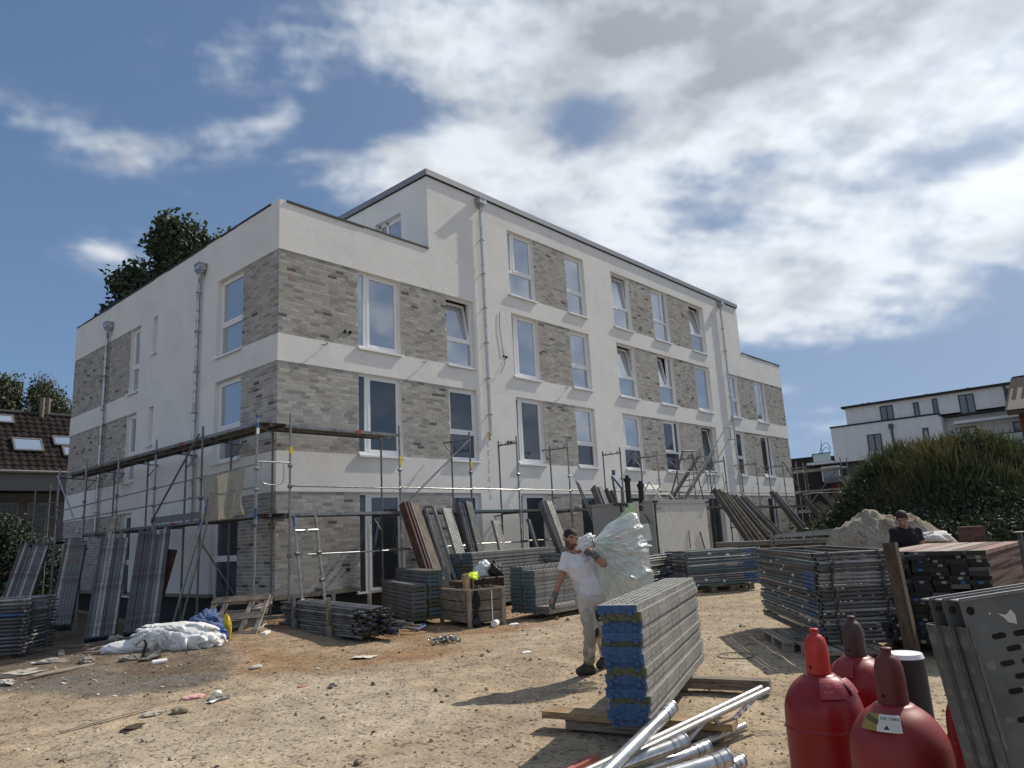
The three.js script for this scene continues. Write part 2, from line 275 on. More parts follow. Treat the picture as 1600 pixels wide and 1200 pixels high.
{
  const axis = (lo, hi, step, far) => { const a = []; for (let x = lo; x <= hi + 1e-6; x += step) a.push(x); let s = step; for (let x = hi; x < far;) { s *= 1.16; x += s; a.push(x); } s = step; for (let x = lo; x > -far;) { s *= 1.16; x -= s; a.unshift(x); } return a; };
  const xs = axis(0.5, 13, 0.085, 900), zs = axis(-14, 0.5, 0.085, 900), nx = xs.length, nz = zs.length;
  const pos = new Float32Array(nx * nz * 3), col = new Float32Array(nx * nz * 3), uv = new Float32Array(nx * nz * 2), idx = [];
  for (let j = 0; j < nz; j++) for (let i = 0; i < nx; i++) {
    const k = j * nx + i, x = xs[i], z = zs[j]; pos.set([x, gh(x, z), z], k * 3); col.set(soil(x, z), k * 3); uv.set([x / 2.3, z / 2.3], k * 2);
    if (i && j) { const a = k - nx - 1, b = k - nx, c = k - 1; idx.push(a, c, b, b, c, k); }
  }
  const g = new THREE.BufferGeometry(); g.setAttribute('position', new THREE.BufferAttribute(pos, 3)); g.setAttribute('color', new THREE.BufferAttribute(col, 3)); g.setAttribute('uv', new THREE.BufferAttribute(uv, 2)); g.setIndex(idx); g.computeVertexNormals();
  const ground = new THREE.Mesh(g, M.soil); ground.name = 'ground'; ground.userData.kind = 'structure'; scene.add(ground);
}
{ // loose stones and crumbs of earth
  const r = rng(901), g = new THREE.IcosahedronGeometry(1, 0), p = g.attributes.position;
  for (let i = 0; i < p.count; i++) { const s = 0.75 + 0.5 * vn3(p.getX(i) * 2 + 5, p.getY(i) * 2, p.getZ(i) * 2); p.setXYZ(i, p.getX(i) * s, p.getY(i) * s * 0.7, p.getZ(i) * s); }
  g.computeVertexNormals();
  const mats = [], cols = [], q = new THREE.Quaternion(), e = new THREE.Euler();
  while (mats.length < 9000) {
    const d = 2.5 + Math.pow(r(), 0.75) * 19, a = (41.6 + (r() - 0.5) * 84) * DEG, x = d * Math.cos(a), z = -d * Math.sin(a);
    if (z < -14.5 && x > 8.4) continue;
    if (r() > 0.25 + 0.9 * fbm3(x * 0.9, 8, z * 0.9, 3)) continue;
    const big = r(), s = 0.004 + 0.007 * r() + (big > 0.93 ? 0.014 * r() : 0) + (big > 0.993 ? 0.03 * r() : 0);
    q.setFromEuler(e.set(r() * 6, r() * 6, r() * 6)); mats.push(new THREE.Matrix4().compose(V(x, gh(x, z) + s * 0.25, z), q, V(s, s, s * (0.7 + 0.6 * r()))));
    const c = soil(x, z), k = r() < 0.5 ? 0.25 + 0.2 * r() : 0.5 + 0.35 * r(); cols.push(lin(c[0] * k, c[1] * k, c[2] * k));
  }
  tag(instances('gravel', g, std({ roughness: 1 }), mats, null, cols), 'loose stones and earth crumbs scattered over the sandy site', 'gravel');
}
// ---------------------------------------------------------------- the new apartment building
const X0 = 8.52, Z0 = -14.71, SR = 29.81, ST = 4.73, SE = 25.13, DL = 13.91;
const YB = [0.62, 3.77, 6.50, 9.20], YT = [2.86, 5.85, 8.58, 11.42], YP = 9.84, YTOP = 12.13;
const building = thing('apartment_building', 'new white rendered apartment block with grey brick bands and metal roof edge, scaffolded below', 'building', [X0, 0, Z0]);
const FW = { A: [2.26, 3.65], B: [5.35, 6.46], C: [8.17, 9.48], D: [11.23, 12.33], E: [14.07, 15.39], F: [17.03, 18.33], G: [20.17, 21.52], H: [23.29, 24.38], I: [26.26, 27.56] };
const TH = 0.34;                                          // wall thickness
const front = [], left = [], frontBrick = [], leftBrick = [];
const rect = (a, s0, s1, y0, y1) => a.push([s0, s1, y0, y1]);
// front: horizontal bands
rect(front, 0, SR, YT[0], YB[1]); rect(front, 0, SR, YT[1], YB[2]);
rect(front, 0, ST, YT[2], YP); rect(front, ST, SE, YT[2], YB[3]); rect(front, SE, SR, YT[2], YP);
rect(front, ST, SE, YT[3], YTOP);
for (let f = 0; f < 3; f++) {
  const y0 = YB[f], y1 = YT[f];
  rect(front, FW.B[1], FW.C[0], y0, y1); rect(front, FW.D[1], FW.E[0], y0, y1); rect(front, FW.G[1], FW.H[0], y0, y1);
  for (const [a, b] of [[0, FW.A[0]], [FW.A[1], FW.B[0]], [FW.C[1], FW.D[0]], [FW.E[1], FW.F[0]], [FW.F[1], FW.G[0]], [FW.H[1], FW.I[0]], [FW.I[1], SR]]) frontBrick.push([a, b, y0, y1, f]);
}
rect(front, ST, FW.C[0], YB[3], YT[3]); rect(front, FW.D[1], FW.E[0], YB[3], YT[3]); rect(front, FW.G[1], SE, YB[3], YT[3]);
for (const [a, b] of [[FW.C[1], FW.D[0]], [FW.E[1], FW.F[0]], [FW.F[1], FW.G[0]]]) frontBrick.push([a, b, YB[3], YT[3], 3]);
// left: s runs from -DL (far) to 0 (corner)
const LW = { W: [-3.03, -1.70], X: [-8.79, -8.0], N: [-7.10, -6.77] };
rect(left, -DL, 0, YT[0], YB[1]); rect(left, -DL, 0, YT[1], YB[2]); rect(left, -DL, 0, YT[2], YP);
for (let f = 0; f < 3; f++) {
  const y0 = YB[f], y1 = YT[f], ny = y1 - 1.13;
  leftBrick.push([LW.W[1], 0, y0, y1, f]); leftBrick.push([-DL, LW.X[0], y0, y1, f]);
  if (f) { rect(left, LW.N[1], LW.W[0], y0, y1); rect(left, LW.X[1], LW.N[0], y0, y1); rect(left, LW.N[0], LW.N[1], y0, ny); } else rect(left, LW.X[1], LW.W[0], y0, y1);
}
const slab = (s0, s1, y0, y1, n0, n1) => bx(s1 - s0, y1 - y0, n1 - n0, (s0 + s1) / 2, (y0 + y1) / 2, (n0 + n1) / 2);
const wallGeo = (list) => list.map(([s0, s1, y0, y1]) => slab(s0, s1, y0, y1, -TH, 0));
const backGeo = (list) => list.map(([s0, s1, y0, y1]) => slab(s0 === 0 ? 0.03 : s0, s1, y0, y1, -TH, -0.03));
const mortarGeo = (list) => list.map(([s0, s1, y0, y1]) => slab(s0 === 0 ? 0.023 : s0 + 0.004, s1 === 0 ? -0.023 : s1 - 0.004, y0 + 0.003, y1 - 0.003, -0.028, -0.022));
const LEFT = new THREE.Matrix4().makeRotationY(-Math.PI / 2);
const onLeft = (list) => list.map((g) => g.applyMatrix4(LEFT));
// the corner: front slabs run to s = 0; left slabs stop short of the front wall
const leftTrim = (l) => l.map((r) => { const c = [...r]; c[1] = Math.min(c[1], -TH - 0.001); return c; }).filter((r) => r[1] > r[0]);
const wall = part('wall', [...wallGeo(front), ...backGeo(frontBrick), ...onLeft(wallGeo(leftTrim(left))), ...onLeft(backGeo(leftTrim(leftBrick)))], M.plaster, building);
// side faces of the corner strip on the left (the front slabs' ends already close the bands; the brick strip is backed here)
{ // back, right side, roofs, penthouse
  const g = [];
  g.push(bx(SR - 0.8, 0.3, DL - 0.8, SR / 2, YP - 0.55, -DL / 2));                    // roof slab of the lower part
  g.push(bx(SR - 0.72, YP - 0.62, 0.3, SR / 2 + 0.0, (YP + 0.6) / 2, -DL + 0.16));                      // back wall
  g.push(bx(0.3, YP - 0.62, DL - TH - 0.3, SR - 0.15, (YP + 0.62) / 2, -DL / 2));       // right wall
  
  part('rear_wall', g, M.plaster, building);
  const h = [], y0 = YP - 0.4, y1 = YTOP;                                               // penthouse side walls, with a window to the left
  const PW = [-2.45, -1.20], PY = [YP - 0.1, 11.38];
  const side = (z0, z1, a, b) => h.push(bx(TH, b - a, z1 - z0, ST + TH / 2, (a + b) / 2, (z0 + z1) / 2));
  side(PW[1], -TH - 0.001, y0, y1); side(-9.6, PW[0], y0, y1); side(PW[0], PW[1], PY[1], y1);
  h.push(bx(TH, y1 - y0, 9.2, SE - TH / 2, (y0 + y1) / 2, -4.95)); h.push(bx(SE - ST, y1 - y0, 0.3, (SE + ST) / 2, (y0 + y1) / 2, -9.76)); h.push(bx(SE - ST - 0.1, 0.25, 9.2, (SE + ST) / 2, y1 - 0.2, -4.95));
  const pent = part('penthouse_wall', h, M.plaster, building);
  const fr = [bx(0.07, 0.08, 1.25, ST + 0.21, PY[1] - 0.04, -1.825), bx(0.07, 1.6, 0.07, ST + 0.21, 10.6, -1.235), bx(0.07, 1.6, 0.07, ST + 0.21, 10.6, -2.415), bx(0.07, 1.6, 0.09, ST + 0.21, 10.6, -2.05), bx(0.05, 0.05, 0.75, ST + 0.2, PY[1] - 0.105, -1.64)];
  const w = part('window', fr, M.upvc, building); part('pane', bx(0.02, 1.5, 1.1, ST + 0.215, 10.6, -1.825), M.glass, w);
  // metal roof edge of the top storey
  const c = []; const cy = (YTOP + 12.31) / 2, ch = 12.31 - YTOP;
  c.push(bx(SE - ST + 0.12, ch, 0.42, (ST + SE) / 2, cy, -0.15)); c.push(bx(0.42, ch, 9.5, ST + 0.15, cy, -0.36 - 4.75)); c.push(bx(0.42, ch, 9.5, SE - 0.15, cy, -0.36 - 4.75)); c.push(bx(SE - ST - 0.72, ch, 0.4, (ST + SE) / 2, cy, -9.66));
  part('roof_edge', c, M.cornice, building);
  const dk = [bx(SE - ST + 0.04, 0.03, 0.05, (ST + SE) / 2, YTOP - 0.016, 0.012), bx(0.05, 0.03, 9.4, ST - 0.012, YTOP - 0.016, -4.72)];
  part('roof_edge_joint', dk, M.coping, building);
  // dark roofing felt that laps over the parapets, a little ragged
  const r = rng(31), felt = []; const strip = (x0, z0, x1, z1) => { const L = Math.hypot(x1 - x0, z1 - z0), n = Math.ceil(L / 0.9); for (let i = 0; i < n; i++) { const a = i / n, b = (i + 1) / n, x = mix(x0, x1, (a + b) / 2), z = mix(z0, z1, (a + b) / 2), d = 0.02 + 0.035 * r(); felt.push(bx(L / n - 0.002, d + 0.015, 0.40, x, YP + 0.008 - d / 2, z, Math.atan2(-(z1 - z0), x1 - x0))); } };
  strip(0.19, -0.185, ST, -0.185); strip(SE, -0.185, SR + 0.01, -0.185); strip(0.185, -0.4, 0.185, -DL); strip(SR - 0.185, -0.4, SR - 0.185, -DL);
  for (const f of felt) f.translate(-0.0, 0, 0.01);
  part('parapet_felt', felt, M.coping, building);
  part('plinth', [bx(SR - 0.1, 2.0, 0.2, SR / 2, -0.38, -0.3), bx(0.2, 2.0, DL - 0.5, 0.3, -0.38, -DL / 2 - 0.15)], M.plinth, building);
  part('base_rail', [bx(FW.A[0], 0.085, 0.05, FW.A[0] / 2, 0.575, -0.03), bx(1.70, 0.085, 0.05, -0.85, 0.575, -0.03).applyMatrix4(LEFT), bx(FW.B[0] - FW.A[1], 0.085, 0.05, (FW.B[0] + FW.A[1]) / 2, 0.575, -0.03), bx(DL + LW.X[0], 0.085, 0.05, (-DL + LW.X[0]) / 2, 0.575, -0.03).applyMatrix4(LEFT), bx(LW.W[0] - LW.X[1], 0.085, 0.2, (LW.W[0] + LW.X[1]) / 2, 0.575, -0.11).applyMatrix4(LEFT)], M.baseRail, building);
}
// ---- brick facing: long thin bricks in running bond, each a solid; the nearest 300 singly
{
  const facing = part('brick_facing', [...mortarGeo(frontBrick), ...onLeft(mortarGeo(leftBrick))], M.mortar, building);
  const BL = 0.24, CO = 0.0831, J = 0.0135, TK = 0.007;
  const r = rng(4711), one = new THREE.BoxGeometry(1, 1, 1); one.translate(0, 0, 0.5); one.deleteAttribute('uv');
  const tones = [[0.36, 0.345, 0.315], [0.395, 0.38, 0.35], [0.325, 0.31, 0.285], [0.43, 0.415, 0.38], [0.265, 0.255, 0.235], [0.375, 0.35, 0.315], [0.41, 0.395, 0.37]];
  const all = [];
  const run = (list, leftSide) => {
    for (const [s0, s1, y0, y1, f] of list) {
      const n = Math.round((y1 - y0) / CO), co = (y1 - y0) / n;
      for (let k = 0; k < n; k++) {
        const y = y0 + (k + 0.5) * co; let s = s0 + 0.004 - ((k * 0.37 + 0.1 * ((k * 7) % 3)) % 1) * (BL + J);
        while (s < s1 - 0.005) {
          const head = r() < 0.06, L = head ? 0.115 : BL; const a = Math.max(s, s0 === 0 ? 0.0095 : s0 + 0.004), b = Math.min(s + L, s1 === 0 ? -0.0095 : s1 - 0.004);
          if (b - a > 0.03) {
            let t = tones[Math.min(6, Math.floor(Math.pow(r(), 1.25) * 7))]; const q = r(), v = 0.9 + 0.2 * r(); if (q < 0.03) t = [0.11, 0.105, 0.10]; else if (q < 0.036) t = [0.36, 0.26, 0.20];
            all.push({ s: (a + b) / 2, y, w: b - a, h: co - J, n: -0.022, t: TK + 0.003 * r(), c: [t[0] * v, t[1] * v, t[2] * v], leftSide, f });
          }
          s += L + J;
        }
      }
    }
  };
  run(frontBrick, false); run(leftBrick, true);
  const mat = (b) => { const m = new THREE.Matrix4().compose(V(b.s, b.y, b.n), new THREE.Quaternion(), V(b.w, b.h, b.t)); return b.leftSide ? LEFT.clone().multiply(m) : m; };
  const show = (b) => { const p = b.leftSide ? V(X0, b.y, Z0 + b.s) : V(X0 + b.s, b.y, Z0), d = p.clone().sub(camera.position), cosn = Math.abs(b.leftSide ? d.x : d.z) / d.length(); return b.w * b.h * cosn / d.lengthSq() * (b.f === 1 ? 1 : b.f === 2 ? 0.93 : 0.8) * (b.w > 0.2 ? 1 : 0.2); };
  all.sort((a, b) => show(b) - show(a));
  const bm = std({ roughness: 0.95, bumpMap: fineBump, bumpScale: 0.002 });
  const pal = [...Array(14)].map((_, i) => { const t = tones[i % 7], v = i < 7 ? 0.92 : 1.1; return std({ color: lin(t[0] * v, t[1] * v, t[2] * v), roughness: 0.95 }); });
  all.slice(0, 300).forEach((b) => { let best = 0, bd = 9; pal.forEach((m, i) => { const d = Math.abs(m.color.r - b.c[0]) + Math.abs(m.color.b - b.c[2]); if (d < bd) { bd = d; best = i; } }); const m = new THREE.Mesh(one, pal[best]); m.name = 'brick'; m.applyMatrix4(mat(b)); facing.add(m); });
  const rest = all.slice(300);
  instances('bricks', one, bm, rest.map(mat), facing, rest.map((b) => lin(...b.c)));
}
// ---- windows: white frames set 0.2 m deep, sills, panes, some sashes tilted
function windowGeo(s0, s1, y0, y1, o = {}) {
  const W = s1 - s0, H = y1 - y0, N0 = -0.20, FR = 0.06, D = 0.075, fr = [], sashes = [], panes = [];
  const b = (x0, x1, a, c, d = D, n = N0) => bx(x1 - x0, c - a, d, (x0 + x1) / 2, (a + c) / 2, n + d / 2);
  const base = o.door ? 0.02 : 0.07;
  fr.push(b(s0, s1, y1 - FR, y1), b(s0, s0 + FR, y0 + base, y1 - FR), b(s1 - FR, s1, y0 + base, y1 - FR), b(s0, s1, y0, y0 + base + 0.03, D + 0.004));
  let L = s0 + FR, Rr = s1 - FR; const B = y0 + base + 0.03, T = y1 - FR;
  const ty = o.transom ? y0 + H * o.transom : null, MW = 0.075;
  const fixed = (x0, x1, a, c, dark) => panes.push([b(x0, x1, a, c, 0.02, N0 + 0.02), dark, null]);
  const sash = (x0, x1, a, c, tilt, dark) => {
    const SW = 0.065, g = [b(x0, x1, c - SW, c, 0.07, N0 + 0.015), b(x0, x1, a, a + SW, 0.07, N0 + 0.015), b(x0, x0 + SW, a + SW, c - SW, 0.07, N0 + 0.015), b(x1 - SW, x1, a + SW, c - SW, 0.07, N0 + 0.015)], p = b(x0 + SW, x1 - SW, a + SW, c - SW, 0.02, N0 + 0.035);
    const m = tilt ? new THREE.Matrix4().makeTranslation(0, a, N0).multiply(new THREE.Matrix4().makeRotationX(-tilt)).multiply(new THREE.Matrix4().makeTranslation(0, -a, -N0 - 0.05)) : null;
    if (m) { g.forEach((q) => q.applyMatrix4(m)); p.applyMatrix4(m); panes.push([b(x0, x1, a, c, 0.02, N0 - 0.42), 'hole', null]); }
    sashes.push(merge(g)); panes.push([p, dark, true]);
  };
  const lowD = o.lowDark ?? o.dark, upD = o.dark;
  let a = B; if (ty) { fr.push(b(L, Rr, ty - MW / 2, ty + MW / 2)); fixed(L, Rr, B, ty - MW / 2, lowD); a = ty + MW / 2; }
  if (o.side) { const w = o.sideW ?? 0.27; if (o.side === 'l') { fr.push(b(L + w, L + w + 0.10, a, T)); fixed(L, L + w, a, T, o.sideDark ?? upD); L += w + 0.10; } else { fr.push(b(Rr - w - 0.10, Rr - w, a, T)); fixed(Rr - w, Rr, a, T, o.sideDark ?? upD); Rr -= w + 0.10; } }
  sash(L, Rr, a, T, o.tilt, upD);
  const sill = [bx(W + 0.06, 0.022, 0.29, (s0 + s1) / 2, y0 - 0.012, -0.09), bx(W + 0.06, 0.035, 0.012, (s0 + s1) / 2, y0 - 0.034, 0.052), bx(0.012, 0.05, 0.27, s1 + 0.035, y0 + 0.012, -0.08), bx(0.012, 0.05, 0.27, s0 - 0.035, y0 + 0.012, -0.08)];
  return { fr, sashes, panes, sill: o.noSill ? null : sill };
}
function addWindow(s0, s1, y0, y1, o = {}) {
  const w = windowGeo(s0, s1, y0, y1, o), tr = (g) => (o.left ? g.applyMatrix4(LEFT) : g);
  const f = part('window', w.fr.map(tr), M.upvc, building);
  for (const s of w.sashes) part('sash', tr(s), M.upvc, f);
  const by = new Map(); for (const [g, dk] of w.panes) { const m = dk === 'hole' ? M.hole : dk ? M.glassDark : M.glass; part(dk === 'hole' ? 'dark_room' : 'pane', tr(g), m, f); }
  if (w.sill) part('sill', w.sill.map(tr), M.sill, f);
  return f;
}
const TILT = 9 * DEG;
for (let f = 0; f < 3; f++) {
  const y0 = YB[f], y1 = YT[f], dk = f < 2, o1 = { dark: dk, door: f === 0, noSill: f === 0 };
  const yy = f === 0 ? 0.45 : y0;
  addWindow(...FW.A, yy, y1, { ...o1, side: 'l', sideW: 0.2 });
  addWindow(...FW.B, yy, y1, { ...o1, transom: 0.38, tilt: f === 2 ? TILT : 0 });
  addWindow(...FW.C, yy, y1, { ...o1, side: 'l', sideW: 0.16 });
  addWindow(...FW.D, yy, y1, { ...o1, transom: 0.38, dark: f === 0, lowDark: dk });
  addWindow(...FW.E, yy, y1, { ...o1, transom: 0.38, side: 'l', sideW: 0.07, tilt: f === 2 ? TILT : 0, dark: f === 0, lowDark: dk });
  addWindow(...FW.F, yy, y1, { ...o1, transom: 0.38, side: 'r', sideW: 0.24, tilt: f === 2 ? TILT : 0 });
  addWindow(...FW.G, yy, y1, { ...o1, tilt: f === 1 ? TILT * 0.7 : 0 });
  addWindow(...FW.H, yy, y1, { ...o1, transom: 0.4 });
  addWindow(...FW.I, yy, y1, { ...o1, side: 'r', sideW: 0.24 });
}
addWindow(...FW.C, YB[3], YT[3], { transom: 0.38, side: 'l', sideW: 0.2 }); addWindow(...FW.D, YB[3], YT[3], { transom: 0.38 });
addWindow(...FW.E, YB[3], YT[3], { transom: 0.38, side: 'l', sideW: 0.07, tilt: TILT * 0.6 }); addWindow(...FW.F, YB[3], YT[3], { transom: 0.38, side: 'r', sideW: 0.24 }); addWindow(...FW.G, YB[3], YT[3], { transom: 0.38, tilt: TILT });
for (let f = 0; f < 3; f++) {
  const y0 = f === 0 ? 0.45 : YB[f], y1 = YT[f], o = { left: true, noSill: f === 0, door: f === 0, dark: f === 0 };
  addWindow(...LW.W, y0, y1, { ...o, transom: 0.4 }); addWindow(...LW.X, y0, y1, { ...o, transom: 0.4 });
  if (f) addWindow(...LW.N, y1 - 1.13, y1, { left: true });
}
// ---- zinc downpipes with hopper heads
function downpipe(s, n, y1, y0, side, flare) {
  const tr = (g) => (side ? g.applyMatrix4(LEFT) : g), R = 0.048, n0 = n;
  const g = [tube(V(s, y0, n0), V(s, y1 - 0.55, n0), R, 14), curve([V(s, y1 - 0.56, n0), V(s, y1 - 0.46, n0 - 0.005), V(s + (side ? 0.07 : 0), y1 - 0.36, n0 + 0.01), V(s + (side ? 0.12 : 0), y1 - 0.26, n0 + 0.03), V(s + (side ? 0.12 : 0), y1 - 0.14, n0 + 0.03)], R, 12, 14)];
  for (let y = y0 + 1.4; y < y1 - 0.6; y += 1.93) g.push(tube(V(s, y, n0), V(s, y + 0.09, n0), R + 0.007, 14));
  const p = part('downpipe', g.map(tr), M.zinc, building);
  const hx = s + (side ? 0.12 : 0);
  part('hopper', [bx(0.30, 0.17, 0.20, hx, y1 - 0.05, n0 + 0.04), bx(0.33, 0.025, 0.23, hx, y1 + 0.045, n0 + 0.04), bx(0.22, 0.06, 0.15, hx, y1 - 0.165, n0 + 0.035), bx(0.15, 0.05, 0.12, hx, y1 - 0.215, n0 + 0.03)].map(tr), M.zinc, p);
  const cl = []; for (let y = y0 + 0.6; y < y1 - 0.7; y += 1.1) cl.push(bx(0.13, 0.03, 0.02, s, y, n0 + 0.045), bx(0.02, 0.03, Math.max(0.04, n0), s, y, n0 / 2));
  part('pipe_clamp', cl.map(tr), M.galvDull, p);
}
downpipe(6.87, 0.09, 11.98, 4.55, false); downpipe(23.2, 0.09, 12.0, 2.4, false); downpipe(-3.94, 0.09, 9.22, 2.4, true); downpipe(-10.55, 0.09, 9.15, 2.4, true);
{ // small openings, cables and smears left by the trades
  const d = []; for (const [s, y] of [[1.85, 6.85], [2.0, 6.85], [7.72, 7.08], [7.84, 7.07], [7.72, 4.40], [7.84, 4.40], [1.9, 1.05], [19.7, 7.0]]) d.push(new THREE.CylinderGeometry(0.045, 0.045, 0.02, 12).rotateX(Math.PI / 2).translate(s, y, 0.002));
  part('socket_hole', d, M.hole, building);
  part('loose_cable', [curve([V(7.62, 8.5, 0.02), V(7.58, 8.0, 0.02), V(7.64, 7.5, 0.02), V(7.7, 7.1, 0.02)], 0.008, 5, 20), curve([V(7.78, 7.06, 0.01), V(7.68, 6.8, 0.05), V(7.55, 6.62, 0.06), V(7.5, 6.5, 0.03)], 0.008, 5, 16), curve([V(1.35, 6.48, 0.0), V(1.25, 6.40, 0.06), V(1.1, 6.36, 0.1)], 0.012, 5, 10), curve([V(4.55, 6.48, 0.0), V(4.45, 6.42, 0.06), V(4.3, 6.40, 0.1)], 0.012, 5, 10), curve([V(10.9, 6.48, 0.0), V(10.8, 6.42, 0.06), V(10.6, 6.38, 0.08)], 0.012, 5, 10)], M.gasket, building);
  const sl = []; const r = rng(8); for (let i = 0; i < 7; i++) { const y = 4.35 - i * 0.26 - r() * 0.05; sl.push(bx(0.035, 0.13 + r() * 0.08, 0.01, 6.87 + (r() - 0.5) * 0.05, y, 0.004)); }
  part('unrendered_slot', sl, M.mortar, building); part('foam_seal', curve([V(6.84, 4.62, 0.03), V(6.9, 4.56, 0.05), V(6.85, 4.48, 0.05), V(6.9, 4.42, 0.04)], 0.035, 8, 12), std({ color: lin(0.5, 0.36, 0.12), roughness: 0.9 }), building);
}
// ---------------------------------------------------------------- scaffolding
function deckProfile(L, w = 0.32, h = 0.07, t = 0.004) {   // folded steel deck along +x, centred, underside at y = 0
  const s = new THREE.Shape([[-w / 2, h], [-w / 2, 0.012], [-w / 2 + 0.008, 0], [-w / 2 + 0.03, 0], [-w / 2 + 0.03, t], [-w / 2 + 0.012, t], [-w / 2 + 0.012, 0.02], [-w / 2 + 0.014, h * 0.55], [-w / 2 + 0.006, h * 0.62], [-w / 2 + 0.006, h - t], [w / 2 - 0.006, h - t], [w / 2 - 0.006, h * 0.62], [w / 2 - 0.014, h * 0.55], [w / 2 - 0.012, 0.02], [w / 2 - 0.012, t], [w / 2 - 0.03, t], [w / 2 - 0.03, 0], [w / 2 - 0.008, 0], [w / 2, 0.012], [w / 2, h]].map((p) => new THREE.Vector2(...p)));
  const g = new THREE.ExtrudeGeometry(s, { depth: L, bevelEnabled: false, steps: 1 }); g.translate(0, 0, -L / 2); g.rotateY(Math.PI / 2); return g;
}
const standard = (x, z, y0, y1) => { const g = [tube(V(x, y0 + 0.12, z), V(x, y1, z), 0.0245, 10), tube(V(x, y0, z), V(x, y0 + 0.35, z), 0.017, 8), bx(0.14, 0.01, 0.14, x, y0 + 0.006, z), tube(V(x - 0.05, y0 + 0.22, z), V(x + 0.05, y0 + 0.22, z), 0.02, 8)]; for (const j of [2.16, 4.16]) if (j < y1 && y0 < j) g.push(tube(V(x, j - 0.05, z), V(x, j + 0.05, z), 0.031, 10)); return g; };
const clampAt = (x, y, z) => tube(V(x - 0.035, y, z), V(x + 0.035, y, z), 0.042, 8);
function bracket(x, y, z0, z1) { const s = Math.sign(z1 - z0); return [tube(V(x, y, z0), V(x, y, z1), 0.02, 8), tube(V(x, y - 0.34, z0), V(x, y - 0.03, z0 + s * Math.abs(z1 - z0) * 0.85), 0.016, 8)]; }
const lean = (o) => o;
{ // along the front
  const sc = thing('facade_scaffold', 'steel tube scaffold along the long front facade with a low deck and frames open above', 'scaffold', [0, 0, 0]);
  const xs = [8.2, 11.12, 13.49, 15.36, 17.7, 20.57, 22.93, 25.5, 28.2, 31.25, 34.25, 37.2], zo = -13.6, zi = -14.3, r = rng(61);
  xs.forEach((x, i) => {
    const y1 = i === 0 ? 4.42 : 4.36 + (r() - 0.5) * 0.06, gy = gh(x, zo);
    part('standard', [...standard(x, zo, gy, y1), clampAt(x, 3.3, zo), clampAt(x, 2.87, zo), clampAt(x, 1.46, zo)], i % 3 === 2 ? M.galvDull : M.galv, sc);
    if (i) part('standard', standard(x, zi, gh(x, zi) * 0.5, y1 - 0.05), M.galvDull, sc);
    if (i > 1) {                                           // frame head with wedge heads on top, and a bracket to the wall
      const y = y1 - 0.19, g = [tube(V(x, y, zo), V(x, y, zi), 0.022, 8)]; for (const t of [0.12, 0.2, 0.5, 0.58, 0.85]) g.push(bx(0.03, 0.07, 0.012, x, y + 0.04, mix(zo, zi, t)));
      part('transom', g, M.galvDull, sc); if (i % 2 === 0 || i > 5) part('bracket', bracket(x, y + 0.02, zi, zi - 0.32), M.galvDull, sc);
    }
    part('transom', [tube(V(x, 2.24, zo), V(x, 2.24, zi), 0.022, 8), ...(i === 1 || i === 3 ? bracket(x, 2.2, zi, zi - 0.32) : [])], M.galvDull, sc);
  });
  const plank = (a, b, y, z, m = M.galv) => part('deck', [deckProfile(b - a - 0.03).translate((a + b) / 2, y, z)], m, sc);
  for (let i = 0; i < xs.length - 1; i++) { plank(xs[i], xs[i + 1], 2.26, -13.77, i % 4 === 2 ? M.deckTeal : M.galv); plank(xs[i], xs[i + 1], 2.262, -14.105, M.galvDull); }
  plank(8.1, 11.12, 4.1, -13.77); plank(8.1, 11.12, 4.102, -14.105, M.galvDull);
  part('red_mark', bx(0.14, 0.055, 0.006, 9.95, 4.14, -13.606), M.redPaint, sc);
  for (let i = 0; i < xs.length - 1; i++) {
    part('guard_rail', tube(V(xs[i] + 0.02, 2.88, zo + 0.045), V(xs[i + 1] - 0.02, 2.86, zo + 0.045), 0.017, 8), M.galv, sc);
    if (i < 4 || i > 7) part('guard_rail', tube(V(xs[i] - 0.02 + (i === 0 ? 0.4 : 0), 1.47, zo + 0.045), V(xs[i + 1] + 0.2, 1.44, zo + 0.045), 0.017, 8), i === 0 ? M.zinc : M.galv, sc);
  }
  part('diagonal_brace', tube(V(13.44, 4.16, zo + 0.06), V(11.25, 2.52, zo + 0.06), 0.022, 8), M.galv, sc);
  part('guard_frame', [tube(V(7.42, 3.36, zo + 0.02), V(8.18, 3.36, zo + 0.02), 0.017), curve([V(7.55, 3.34, zo + 0.03), V(7.55, 2.98, zo + 0.03), V(7.60, 2.92, zo + 0.03), V(7.98, 2.92, zo + 0.03), V(8.03, 2.98, zo + 0.03), V(8.03, 3.34, zo + 0.03)], 0.012, 6, 30)], M.zinc, sc);
  part('yellow_tag', [bx(0.06, 0.14, 0.03, 8.2, 3.62, zo + 0.03), bx(0.05, 0.22, 0.03, 11.12, 3.52, zo + 0.03), bx(0.05, 0.16, 0.03, 13.49, 3.5, zo + 0.03)], M.yellow, sc);
  part('white_tag', [bx(0.055, 0.12, 0.01, 7.35, 3.95, -13.39), bx(0.05, 0.1, 0.01, 11.12, 1.75, zo + 0.03), bx(0.05, 0.1, 0.01, 15.36, 1.85, zo + 0.03)], M.white, sc);
  // tubes of the upper lift left standing near the right end
  part('diagonal_brace', tube(V(34.3, 4.3, zo + 0.05), V(36.9, 2.4, zo + 0.05), 0.024, 8), M.galvDull, sc);
}
